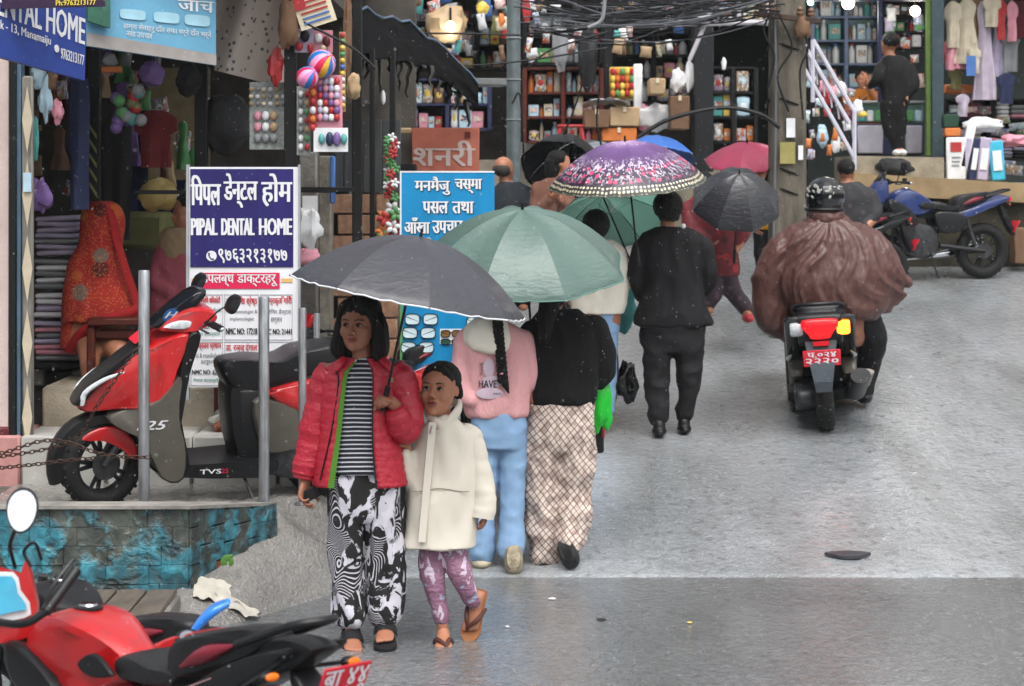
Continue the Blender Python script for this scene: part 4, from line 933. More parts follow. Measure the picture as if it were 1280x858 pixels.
# goods standing on the ledge
T = thing('display_stand', 'white standing banner with a red picture and printed lines on the ledge', 'banner', P(1196, 224, 20.9))
pbox('panel', None, None, 1183, 172, 1208, 225, 20.9, .03, M_WHITEP, parent=T); pbox('picture', None, None, 1188, 178, 1202, 190, 20.895, .006, cm('red'), 0, parent=T)
for k in range(3): pbox('print_line', None, None, 1190, 196+5*k, 1201-k, 198+5*k, 20.895, .005, cm('grey'), 0, parent=T)
pbox('orange_panel', None, None, 1181, 160, 1201, 171, 20.95, .1, cm('orange'), parent=T); pbox('green_panel', None, None, 1179, 143, 1199, 159.5, 20.95, .1, mat('dark_green', '#1c3a2c', .6), parent=T)
for i, (x0, x1, y0, rz_, cn, lb_) in enumerate(((1203, 1214, 156, 12, 'white', 'white cloth packet leaning behind the banner'), (1213, 1224, 172, 8, 'navy', 'navy striped packet leaning on the ledge'), (1222, 1238, 172, 6, 'lilac', 'lilac patterned packet leaning on the ledge'), (1236, 1256, 176, -5, 'pale blue', 'bright cyan packet leaning at the end of the row'))):
    T = thing('cloth_packet', lb_, 'packet', P((x0+x1)/2, 225, 20.9))
    mb = MB(); a = P(x0, 226, 20.9+.02*i); b = P(x1, y0, 20.9); mb.box(((a.x+b.x)/2, 20.95, (a.z+b.z)/2), (b.x-a.x, .08, b.z-a.z), Matrix.Rotation(R(rz_), 3, 'Y'), .012); part('wrapper', mb, cm(cn, .3) if cn != 'pale blue' else mat('cyan_pack', '#3fa6c4', .3), T, world=True)
    mb = MB(); mb.box(((a.x+b.x)/2, 20.905, (a.z+b.z)/2), ((b.x-a.x)*.6, .01, (b.z-a.z)*.5), Matrix.Rotation(R(rz_), 3, 'Y')); part('printed_panel', mb, cm('white' if cn != 'white' else 'lilac'), T, world=True)
lump('white_sack', 'bulging white sack lying over the packets in the clothes shop', 'sack', 1228, 156, 21.0, 24, 12, 9, M_WHITEP, 4, .3)
lump('pink_cloth', 'pink cloth bundle at the right edge of the clothes shop', 'cloth', 1268, 176, 21.2, 18, 12, 8, cm('pink', .8), 9, .4)
lump('dark_sack', 'low dark sack lying on the ledge', 'sack', 1118, 210, 20.8, 23, 12, 12, cm('black', .7), 5, .3)
pbox('brown_box', 'brown block leaning by the wall at the right edge of the street', 'block', 1268, 285, 1290, 330, 20.3, .2, cm('brown', .8))
# counter clutter
for i, (x, y, rx, rz_, cn, lb_) in enumerate(((1036, 118, 8, 12, 'red', 'red and white pouches behind the white stair rail'), (1050, 112, 9, 9, 'white', 'white dome lamp on the counter end'), (1072, 135, 7, 10, 'white', 'white packet beside the glass counter'), (1078, 143, 6, 4, 'yellow', 'yellow box on the counter end'), (1028, 170, 7, 14, 'pale blue', 'pale blue packet below the stair rail'), (1045, 180, 6, 12, 'white', 'white packet below the stair rail'), (1058, 145, 7, 10, 'maroon', 'dark red packets beside the stair rail'))):
    lump('shop_item', lb_, 'packet', x, y, 21.2, rx, rx*.6, rz_, cm(cn, .4), i*3.1, .3)

# dim packets and clothes crowding the left shop, and things hung in the centre shops
for k in range(46):
    px = random.uniform(44, 250); py = random.uniform(70, 240); D_ = random.uniform(13.8, 16)
    cn = random.choice(['brown', 'maroon', 'grey', 'olive', 'navy', 'tan', 'purple', 'green'])
    wh = ['high', 'midway', 'low'][min(2, int((py-70)/57))]+' '+['beside the metal gate', 'behind the navy dress', 'beside the bag of balls', 'around the dark red top', 'above the yellow bundle', 'behind the grey rain cover'][min(5, int((px-44)/35))]
    if k % 3 == 0: garment('hung_garment', 'dim %s garment hanging %s in the left shop' % (cn, wh), px, py-15, px+random.uniform(18, 34), py+random.uniform(15, 55), D_, cm(cn, .8), random.choice(['shirt', 'dress']), group='dim stock hanging deep in the left shop', hanger=False)
    else: packet('hanging_bag', 'dim %s packet hanging %s in the left shop' % (cn, wh), 'bag', px, py, D_, random.uniform(10, 22), random.uniform(14, 34), cm(cn, .35) if k % 2 else gm(cn, 1), rot=random.uniform(-.25, .25), group='dim stock hanging deep in the left shop')
for k in range(70):
    px = random.choice([random.uniform(505, 640), random.uniform(655, 860)]); py = random.uniform(-5, 75); cn = random.choice(['brown', 'grey', 'tan', 'white', 'olive', 'teal', 'red', 'black', 'cream', 'blue'])
    packet('hanging_bag', 'small %s packet strung %s %s' % (cn, ['at the very top', 'midway', 'low'][max(0, min(2, int((py+5)/27)))], ['left of the tan sack', 'right of the tan sack', 'near the steel pole', 'above the red cabinet', 'right of the hanging coil', 'above the snack display', 'by the black column'][0 if px < 545 else 1 if px < 600 else 2 if px < 670 else 3 if px < 730 else 4 if px < 765 else 5 if px < 815 else 6]), 'bag', px, py, random.uniform(21.4, 22.6), random.uniform(6, 15), random.uniform(9, 22), gm(cn, .5), rot=random.uniform(-.25, .25), group='packets strung under the centre eaves')
    if k % 3 == 0:
        mb = MB(); mb.tube([P(px, py-6, 21.9), P(px+random.uniform(-3, 3), -40, 21.9)], .004, 4); solo('string', mb, M_BLK, 'thin dark string holding a packet %s' % ('left of the steel pole' if px < 640 else 'above the red cabinet' if px < 755 else 'above the snack display'), 'string', group='strings under the centre eaves')
# rubble by the steps
RB2 = thing('brick_rubble', 'small heap of broken red brick on the step behind the scooter seat', 'rubble', P(280, 538, 12.3))
for k in range(9):
    mb = MB(); mb.box(P(262+random.uniform(0, 44), 536-random.uniform(0, 12)-12*(k > 4), 12.25+random.uniform(0, .25)), (random.uniform(.05, .1), .07, random.uniform(.04, .07)), Matrix.Rotation(random.uniform(-1, 1), 3, 'Y') @ Matrix.Rotation(random.random(), 3, 'Z'), .012)
    part('brick_piece', mb, mat('broken_brick', '#7a4838', .85, var=.5, vs=25, bump=.6) if k % 3 else M_CEM, RB2, world=True)
pbox('post', 'short dark maroon post standing in the brick rubble', 'post', 267, 480, 274, 540, 12.5, .05, cm('maroon', .7))

# denser clothes row and cluttered tables in the right hand clothes shop
for k, (x0, x1, y0, y1, cn, kd, lb_) in enumerate(((1183, 1206, 4, 70, 'cream', 'dress', 'long cream frock behind the left cream top'), (1204, 1232, -2, 60, 'tan', 'shirt', 'beige blouse between the cream frocks'), (1236, 1262, 6, 96, 'lilac', 'dress', 'lilac frock behind the dark red top'), (1262, 1290, -4, 48, 'maroon', 'shirt', 'maroon top at the edge of the picture'), (1250, 1276, 30, 90, 'grey', 'shirt', 'grey top hanging low at the right'), (1222, 1242, 82, 124, 'white', 'shirt', 'small white vest below the cream frocks'), (1246, 1270, 92, 130, 'navy', 'shirt', 'navy shirt hanging low by the cloth shelf'), (1186, 1204, 86, 112, 'olive', 'shirt', 'olive baby shirt over the orange box'))):
    garment('hung_garment', lb_, x0, y0, x1, y1, 21.62+.03*(k % 3), cm(cn, .85), kd)
for k in range(16):
    x = 1184+random.uniform(0, 96); y = random.uniform(120, 222); cn = random.choice(['maroon', 'brown', 'white', 'pink', 'grey', 'teal', 'tan', 'navy'])
    packet('cloth_packet', '%s folded cloth packet %s in the clothes shop' % (cn, ['high', 'midway', 'low'][min(2, int((y-120)/34))]+(' on the left side' if x < 1216 else ' at the middle' if x < 1250 else ' on the right side')), 'packet', x, y, 21.9+random.uniform(0, .4), random.uniform(16, 30), random.uniform(8, 14), gm(cn, .5), group='packets piled in the clothes shop', rot=random.uniform(-.15, .15))
for k in range(14):
    x = 1106+random.uniform(0, 46); y = random.uniform(2, 120); cn = random.choice(['white', 'grey', 'black', 'green', 'lilac'])
    packet('hanging_pack', '%s packet hanging %s behind the customer in black' % (cn, ['high', 'midway', 'low'][min(2, int(y/40))]), 'packet', x, y, 22.6+random.uniform(0, .3), random.uniform(6, 12), random.uniform(9, 18), gm(cn, .5), group='packets behind the customer in black', rot=random.uniform(-.1, .1))
for k in range(22):
    x = random.uniform(1006, 1066); y = random.uniform(96, 200); cn = random.choice(['red', 'white', 'maroon', 'pale blue', 'orange', 'pink', 'grey'])
    packet('hanging_pack', '%s packet hanging %s behind the white stair rail' % (cn, ['high', 'midway', 'low'][min(2, int((y-96)/35))]), 'packet', x, y, 20.6+random.uniform(0, .6), random.uniform(6, 12), random.uniform(9, 17), gm(cn, .5), group='packets behind the stair rail', rot=random.uniform(-.2, .2))

# fittings on the utility pole
UP = thing('pole_bracket', 'rusty iron crossarm with insulators high on the concrete utility pole', 'bracket', P(984, 12, 17.4))
mb = MB(); mb.box(P(984, 22, 17.4), (.5, .05, .04), Matrix.Rotation(.12, 3, 'Y'), .004); part('crossarm', mb, mat('rusty_iron', '#3c2f28', .8, var=.4), UP, world=True)
for dx in (-32, -18, 16, 30):
    mb = MB(); mb.lathe([(0, 0), (.022, 0), (.03, .02), (.018, .03), (.026, .05), (.012, .07), (0, .07)], P(984+dx, 18+dx*.12, 17.4), (0, 0, 1), 12); part('insulator', mb, cm('brown', .3), UP, world=True)
for k, pts in enumerate(([(962, 18), (955, 40), (968, 70), (960, 110)], [(1000, 24), (1010, 60), (1000, 90), (1004, 150)], [(975, 20), (990, 60), (972, 95), (986, 140)])):
    lbl_tube('overhead_wire', ['slack wire looping down the left side of the utility pole', 'slack wire looping down the right side of the utility pole', 'wire wound across the face of the utility pole'][k], 'wire', [P(x, y, 17.38) for x, y in pts], .008, M_BLK)
# ================================================================ SIGNS
M_NAVY = mat('sign_navy', '#241f5a', .38, var=.22, vs=4, stretch=(2, 2, .5), bump=.12, bs=5); M_WHT = mat('sign_white', '#ccced2', .5, var=.1, vs=3, stretch=(2.5, 2.5, .6), bump=.1, bs=6); M_RED = mat('sign_red', '#c2214a', .45, var=.03)
M_TXR = mat('text_red', '#b5232f', .5, var=0); M_TXG = mat('text_grey', '#44464c', .6, var=0); M_TXK = mat('text_black', '#17181c', .6, var=0); M_TXGR = mat('text_green', '#1f6f55', .6, var=0)
D = 12.3; s = F/D
a = P(237, 484, D); b = P(373, 209, D); Wd = b.x-a.x; Hh = b.z-a.z
T = thing('dental_signboard', 'tall white board with navy top reading PIPAL DENTAL HOME', 'sign', ((a.x+b.x)/2, D, a.z))
def bx(nm, px0, py0, px1, py1, y, m, dep=.003):       # board coords in photo pixels
    mb = MB(); x0 = (px0-305)/s; x1 = (px1-305)/s; z0 = (484-py1)/s; z1 = (484-py0)/s
    mb.box(((x0+x1)/2, y, (z0+z1)/2), (x1-x0, dep, z1-z0)); return part(nm, mb, m, T)
def tx(t, px0, py0, px1, py1, m, bold=0, y=-.0235): return lettering(T, t, (px0-305)/s, (484-py1)/s, (px1-305)/s, (484-py0)/s, y, m, bold/s)
bx('panel', 237, 209, 373, 484, 0, M_WHT, .03)
bx('navy_field', 238.5, 211.5, 367, 334, -.017, M_NAVY, .006)
for x0, x1 in ((233.5, 236.8), (373.2, 375.5)): bx('frame', x0, 206, x1, 500, .0, mat('sign_frame', '#8f9296', .5), .05)
tx('िपपल', 240, 219, 276, 257, M_WHT, .9); tx('डेन्टल', 281, 217, 322, 260, M_WHT, .9); tx('होम', 328, 217, 365, 258, M_WHT, .9)
tx('PIPAL', 240, 273, 272, 294, M_WHT, .9); tx('DENTAL', 278, 273, 318, 294, M_WHT, .9); tx('HOME', 325, 273, 365, 294, M_WHT, .9)
mb = MB(); mb.lathe([(0, 0), (6.5/s, 0), (6.5/s, .002), (0, .002)], ((265-305)/s, -.021, (484-320)/s), (0, -1, 0)); part('phone_disc', mb, M_WHT, T)
mb = MB(); mb.tube([((262+x-305)/s, -.0245, (484-y)/s) for x, y in ((0, 316), (.3, 320), (3, 323.5), (6, 324))], [1.3/s, .8/s, .8/s, 1.3/s], 6, sm=3); part('phone_symbol', mb, M_NAVY, T)
tx('९७६३२१३१७७', 274, 311, 359, 329, M_WHT, .45)
bx('red_band', 251, 341, 350, 361, -.017, M_RED, .004)
for x0, x1 in ((240, 249), (352, 366)): bx('gold_band', x0, 348, x1, 353, -.017, mat('gold_fade', '#c9a36a', .5), .003)
tx('उपलब्ध', 253, 343, 293, 358, M_WHT, .35, -.0205); tx('डाक्टरहरू', 297, 343, 347, 358, M_WHT, .35, -.0205)
def frame(px0, py0, px1, py1):
    for q in ((px0, py0, px1, py0+.8), (px0, py1-.8, px1, py1), (px0, py0, px0+.8, py1), (px1-.8, py0, px1, py1)): bx('rule', *q, -.0165, mat('rule_grey', '#a0a2a8', .5), .002)
for q in ((239, 368, 279, 425), (281, 368, 324, 425), (326, 368, 366, 425), (239, 427, 279, 482), (281, 427, 324, 482), (326, 427, 366, 482)): frame(*q)
Yt = -.0185
tx('डा. सत्यप्रिय शिवकोटी', 240, 370, 276, 381, M_TXR, .2, Yt); tx('Oral & maxillofacial', 240, 384, 277, 390, M_TXG, 0, Yt); tx('surgeon', 250, 393, 268, 399, M_TXG, 0, Yt); tx('NMC NO: 13626', 241, 404, 277, 411, M_TXK, .2, Yt); tx('नेपाल काउन्सिल', 243, 414, 276, 421, M_TXGR, 0, Yt)
tx('डा. अलिशा श्रेष्ठ', 283, 370, 322, 383, M_TXR, .2, Yt); tx('Periodontologist &', 283, 387, 322, 393, M_TXG, 0, Yt); tx('implantologist', 288, 396, 318, 402, M_TXG, 0, Yt); tx('NMC NO: 17218', 283, 410, 322, 418, M_TXK, .25, Yt)
tx('डा. प्रकृति गिरी', 328, 370, 365, 382, M_TXR, .2, Yt); tx('सिनियर डेन्टल', 329, 386, 364, 394, M_TXG, 0, Yt); tx('सर्जन', 339, 397, 353, 405, M_TXG, 0, Yt); tx('NMC NO: 21441', 328, 411, 365, 418, M_TXK, .25, Yt)
tx('डा. प्रलव प्रधान', 241, 429, 277, 438, M_TXR, .2, Yt); tx('Oral & maxillofacial', 240, 441, 278, 447, M_TXG, 0, Yt); tx('surgeon', 252, 450, 269, 456, M_TXG, 0, Yt); tx('NMC NO: 6251', 241, 462, 276, 468, M_TXK, .2, Yt); tx('नेपाल काउन्सिल', 242, 472, 277, 479, M_TXGR, 0, Yt)
tx('डा. रञ्जु दंगाल', 283, 429, 322, 441, M_TXR, .2, Yt); tx('Orthodontist', 288, 446, 317, 453, M_TXG, 0, Yt)
for k in range(3):
    mb = MB(); mb.tube([((332+8*k-305)/s, -.018, (484-478)/s), ((338+8*k-305)/s, -.018, (484-455)/s), ((350+5*k-305)/s, -.018, (484-438)/s)], [.2/s, 1.6/s, .2/s], 5, sm=4, flat=.3); part('logo_swirl', mb, M_RED, T)
# ---- blue optician board
D = 13.0; s = F/D
M_CY = mat('sign_cyan', '#1279ab', .4, var=.2, vs=4, stretch=(2, 2, .5), bump=.12, bs=5)
a = P(502, 470, D); T = thing('optician_signboard', 'bright blue optician board with white Devanagari lettering and spectacles', 'sign', (P(560, 0, D).x, D, a.z))
def bx2(nm, px0, py0, px1, py1, y, m, dep=.003):
    mb = MB(); mb.box((((px0+px1)/2-560)/s, y, (470-(py0+py1)/2)/s), ((px1-px0)/s, dep, (py1-py0)/s)); return part(nm, mb, m, T)
def tx2(t, px0, py0, px1, py1, m, bold=.5, y=-.02): return lettering(T, t, (px0-560)/s, (470-py1)/s, (px1-560)/s, (470-py0)/s, y, m, bold/s)
bx2('panel', 502, 216, 618, 470, 0, M_CY, .03); bx2('white_edge', 502, 214, 618, 216, 0, M_WHT, .034); bx2('white_edge', 500, 214, 502, 470, 0, M_WHT, .034)
bx2('green_strip', 500, 372, 503.5, 450, -.019, cm('green'), .003)
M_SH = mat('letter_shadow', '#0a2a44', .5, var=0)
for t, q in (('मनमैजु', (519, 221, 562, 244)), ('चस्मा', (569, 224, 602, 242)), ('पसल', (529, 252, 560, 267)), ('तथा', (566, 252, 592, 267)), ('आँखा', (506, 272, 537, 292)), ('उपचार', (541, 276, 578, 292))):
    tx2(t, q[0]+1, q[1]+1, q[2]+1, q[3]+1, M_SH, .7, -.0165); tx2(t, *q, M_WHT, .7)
tx2('लोकप्रिय', 512, 297, 540, 306, M_WHT, .2)
bx2('blue_photo', 538, 362, 575, 380, -.017, mat('photo_blue', '#5a89c4', .5, var=.4, vs=30))
M_LENS = mat('lens_white', '#bcd0d6', .2)
def specs(cx, cy, w_, h_, tint=M_LENS):
    for sg in (-1, 1):
        x = (cx+sg*w_*.27-560)/s; z = (470-cy)/s
        mb = MB(); mb.loft([oval((0, 0, 0), w_*.21/s, h_*.5/s, p=3.4, n=20)]*1+[oval((0, 0, .004), w_*.21/s, h_*.5/s, p=3.4, n=20)])
        mb.v = [V((v.x+x, -.018-v.z, v.y+z)) for v in mb.v]; part('lens', mb, tint, T)
        mb = MB(); pr = [V((v.x+x, -.023, v.y+z)) for v in oval((0, 0, 0), w_*.215/s, h_*.52/s, p=3.4, n=20)]; mb.tube(pr+[pr[0]], .0024, 5); part('rim', mb, M_BLK, T)
    mb = MB(); mb.tube([((cx-w_*.07-560)/s, -.023, (470-cy+h_*.1)/s), ((cx-560)/s, -.023, (470-cy+h_*.25)/s), ((cx+w_*.07-560)/s, -.023, (470-cy+h_*.1)/s)], .0022, 5)
    for sg in (-1, 1): mb.tube([((cx+sg*w_*.49-560)/s, -.023, (470-cy+h_*.3)/s), ((cx+sg*w_*.1-560)/s, -.021, (470-cy-h_*.2)/s)], .0018, 4)
    part('bridge', mb, M_BLK, T)
specs(527, 399, 42, 13); specs(524, 416, 42, 13); specs(522, 434, 42, 13); specs(560, 372, 40, 11); specs(598, 402, 30, 11)
bx2('white_square', 550, 411, 586, 430, -.017, M_WHT); specs(564, 417, 26, 8, mat('lens_amber', '#7a5c34', .2)); specs(564, 427, 26, 6, mat('lens_green', '#2f5a4a', .2))
# ---- hanging signs at the top left, turned towards the street
def board3(name, label, p_tl, p_tr, p_bl, p_br, D0, D1, m, th=.03):
    """flat board through two near/far vertical edges"""
    q = [P(*p_tl, D0), P(*p_tr, D1), P(*p_br, D1), P(*p_bl, D0)]
    T = thing(name, label, 'sign', q[3]); mb = MB(); n_ = (q[1]-q[0]).cross(q[3]-q[0]).normalized()
    if n_.y > 0: n_ = -n_
    mb.loft([q, [v-n_*th for v in q]]); part('panel', mb, m, T, world=True)
    def fn(u, v, k=0): return q[0].lerp(q[1], u).lerp(q[3].lerp(q[2], u), v)+n_*(.004+k)
    return T, fn
def tx3(T, fn, t, u0, v0, u1, v1, m, bold=0, k=0): return lettering(T, t, u0, 1-v1, u1, 1-v0, 0, m, bold, fn=lambda x, z, y: fn(x, 1-z, -y+k), world=True)
M_BL2 = mat('sign_royal_blue', '#2a3f86', .45, var=.1)
T, fn = board3('blue_dental_sign', 'angled royal blue dental sign with white words hanging at top left', (-60, -60), (108, 10), (-60, 55), (106, 101), 10.9, 11.8, M_BL2)
tx3(T, fn, 'ENTAL HOME', .32, .16, .985, .52, M_WHT, .004); tx3(T, fn, 'l Chowk - 13, Manamaiju', .18, .56, .72, .70, M_WHT, .0015); tx3(T, fn, '9763213177', .80, .66, .985, .80, M_WHT, .0015)
mb = MB(); mb.loft([[fn(.765+.018*math.cos(a), .69+.05*math.sin(a), k) for a in (2*PI*j/16 for j in range(16))] for k in (0, .003)]); part('phone_disc', mb, M_WHT, T, world=True)
T, fn = board3('purple_sign', 'dark purple strip sign with a yellow phone number at the very top left', (-30, -40), (131, -40), (-30, 12), (131, 8), 11.2, 11.25, mat('sign_purple', '#2a1836', .5))
tx3(T, fn, 'Ph:9763213177', .62, .82, .93, .955, mat('text_yellow', '#d6c33c', .5, var=0), .001); tx3(T, fn, 'डेन्टल होम', .2, .55, .5, .75, M_WHT)
M_PB = mat('sign_pale_blue', '#5c93b0', .5, var=.12, vs=4)
T, fn = board3('pale_blue_sign', 'faded pale blue hanging sign with blurred white rows of print', (108, -60), (270, -60), (108, 58), (270, 82), 12.0, 12.3, M_PB)
mb = MB(); mb.loft([[fn(u, v, k) for u, v in ((0, .855), (1, .905), (1, 1), (0, .995))] for k in (0, .002)]); part('grey_band', mb, mat('sign_grey_band', '#8a8684', .6), T, world=True)
mb = MB(); mb.loft([[fn(u, v, k) for u, v in ((-.01, 0), (.16, 0), (.16, .79), (-.01, .74))] for k in (.02, .05)]); part('green_cabinet', mb, mat('green_metal', '#2d5a4a', .5, var=.3), T, world=True)
for u0 in (.26, .52, .76):
    mb = MB(); mb.loft([[fn(u0+.09+.1*math.copysign(abs(math.cos(a))**.4, math.cos(a)), .62+.05*math.copysign(abs(math.sin(a))**.5, math.sin(a)), k) for a in (2*PI*j/20 for j in range(20))] for k in (0, .003)]); part('white_badge', mb, mat('badge_pale', '#8fb8c8', .5), T, world=True)
tx3(T, fn, 'जाँच', .7, .4, .98, .54, M_WHT, .003)
M_DW = mat('dull_white', '#b9c2c8', .6, var=0)
tx3(T, fn, 'हाम्रा सेवाहरु दाँत सफा गर्ने दाँत भर्ने', .28, .7, .96, .78, M_DW, .001); tx3(T, fn, 'नसा उपचार', .3, .79, .5, .84, M_DW, .001)
tx3(T, fn, 'ROOT CANAL DIRECT DENTAL X-RAY AND GENERAL SPACE DENTAL IMPLANT', .02, .91, .92, .965, M_DW, .0005)
# ================================================================ TWO-WHEELERS (local: x forward, y left, z up)
M_TYRE = mat('tyre_rubber', '#141414', .75, bump=.5, bs=80); M_ALLOY = mat('dark_alloy', '#2a2b2e', .35, .7); M_CHR = mat('chrome', '#b9bdc2', .15, 1, var=.05)
M_SEAT = mat('wet_seat_vinyl', '#1a1b1d', .32, bump=.25, bs=120); M_PLBK = mat('black_plastic', '#121315', .4, bump=.1, bs=90)
M_ENG = mat('engine_grey', '#3c3d3f', .4, .6, var=.4, vs=20); M_GLRED = mat('red_lens', '#c3121a', .12, coat=.5, var=.05); M_GLCL = mat('clear_lens', '#b7bcc0', .1, var=.2, vs=50); M_GLOR = mat('amber_lens', '#d0691a', .12)
M_PLATE = mat('plate_red', '#bf2033', .4, var=.05); M_MIR = mat('mirror_glass', '#dfe6ea', .04, 1, var=.02)
def paint(name, col):
    nm = 'paint_'+name
    if nm in MATS: return MATS[nm]
    m, n, l, b = nodes(nm); MATS[nm] = m; tc = n.new('ShaderNodeTexCoord').outputs['Object']; c = srgb(col)
    dirt = tex(n, l, 'Noise', 6, tc, 6, .5)
    col_ = mix(n, l, dirt.outputs[0], tuple(x*.8 for x in c), tuple(min(1, x*1.1) for x in c))
    col_ = mix(n, l, ramp(n, l, tex(n, l, 'Noise', 11, mapping(n, l, tc, (1, 1, .4)), 6).outputs[0], [(.55, (0, 0, 0)), (.75, (.4, .4, .4))]), col_, '#3a2c28')
    l.new(col_, b.inputs['Base Color']); l.new(mth(n, l, 'MULTIPLY_ADD', dirt.outputs[0], .35, .18), b.inputs['Roughness'])
    b.inputs['Coat Weight'].default_value = .6; b.inputs['Coat Roughness'].default_value = .07
    v = tex(n, l, 'Voronoi', 75, tc); v2 = tex(n, l, 'Voronoi', 38, tc)
    h = mth(n, l, 'ADD', ramp(n, l, v.outputs['Distance'], [(0, (1, 1, 1)), (.28, (0, 0, 0))]), ramp(n, l, v2.outputs['Distance'], [(0, (1, 1, 1)), (.2, (0, 0, 0))]))
    bp = bumpn(n, l, b, h, .3, .003); l.new(bp.outputs[0], b.inputs['Coat Normal'])
    return m
RED = paint('red', '#aa0d13'); BLUE = paint('blue', '#152c66'); GREYP = mat('side_grey', '#56534c', .35, .3); MAROON = mat('maroon_panel', '#6e1f2c', .35)
def wheel(T, x, z, r, wd, yaw=0, nm='wheel'):
    mb = MB(); mb.torus((0, 0, 0), r-wd/2, wd/2, (0, 1, 0), 36, 10, 1.0)
    rot = Matrix.Rotation(yaw, 3, 'Z'); off = V((x, 0, z))
    def tr(m): m.v = [rot @ v+off for v in m.v]; return m
    t = part('tyre', tr(mb), M_TYRE, T)
    mb = MB()
    for k in range(30):
        a = 2*PI*k/30
        for sg in (-1, 1): mb.box((math.cos(a)*(r-.006), sg*wd*.22, math.sin(a)*(r-.006)), (.012, wd*.3, .012), Matrix.Rotation(-a, 3, 'Y') @ Matrix.Rotation(sg*.5, 3, 'X'))
    part('tread', tr(mb), M_TYRE, t, kind='stuff')
    mb = MB(); mb.torus((0, 0, 0), r-wd*1.0, .012, (0, 1, 0), 32, 6, 2.2)
    for k in range(5):
        a = 2*PI*k/5
        for da in (-.16, .16): mb.tube([(.03*math.cos(a), 0, .03*math.sin(a)), ((r-wd)*math.cos(a+da), 0, (r-wd)*math.sin(a+da))], [.017, .011], 6)
    mb.lathe([(0, -.05), (.035, -.05), (.035, .05), (0, .05)], (0, 0, 0), (0, 1, 0), 14); part('rim', tr(mb), M_ALLOY, t)
    mb = MB(); mb.lathe([(.045, -.001), (.085, -.001), (.085, .003), (.045, .003)], (0, wd*.5, 0), (0, 1, 0), 24); part('brake_disc', tr(mb), M_ENG, t)
def mirror(T, p0, p1, m=M_PLBK, face=(-1, 0, 0), w_=.075, h=.045):
    mb = MB(); mb.tube([p0, ((p0[0]+p1[0])/2+.01, (p0[1]+p1[1])/2, p1[2]-.04), p1], .0055, 6, sm=4); a = part('mirror_stalk', mb, M_PLBK, T)
    f = V(face).normalized(); q = f.to_track_quat('Z', 'Y').to_matrix()
    mb = MB(); rings = [[V(p1)+q @ v for v in oval((0, 0, zz), w_*k, h*k, p=2.8, n=20)] for zz, k in ((-.035, .3), (-.025, .8), (-.008, 1), (0, .98))]; mb.loft(rings); part('mirror', mb, m, T)
    mb = MB(); mb.loft([[V(p1)+q @ v for v in oval((0, 0, zz), w_*.88, h*.86, p=2.8, n=20)] for zz in (.0005, .003)]); part('mirror_glass', mb, M_MIR, T)
def grip(T, c, y, back=.06):
    for sg in (-1, 1):
        mb = MB(); mb.tube([(c[0], sg*.05, c[2]-.02), (c[0]-.01, sg*(y-.14), c[2]), (c[0]-back, sg*y, c[2]-.01)], .011, 7, sm=3); part('handlebar', mb, M_PLBK, T)
        mb = MB(); mb.tube([(c[0]-back*.55, sg*(y-.1), c[2]-.003), (c[0]-back*1.1, sg*(y+.02), c[2]-.012)], .017, 10); part('grip', mb, M_PLBK, T)
        mb = MB(); mb.tube([(c[0]-back*.2, sg*(y-.12), c[2]-.01), (c[0]+.03, sg*(y-.06), c[2]-.02), (c[0]+.0, sg*(y+.04), c[2]-.03)], .006, 6, sm=3); part('lever', mb, M_ENG, T)
        mb = MB(); mb.ell((c[0]-back*1.15, sg*(y+.025), c[2]-.013), .015, nu=8, nv=6); part('bar_end', mb, M_CHR, T)
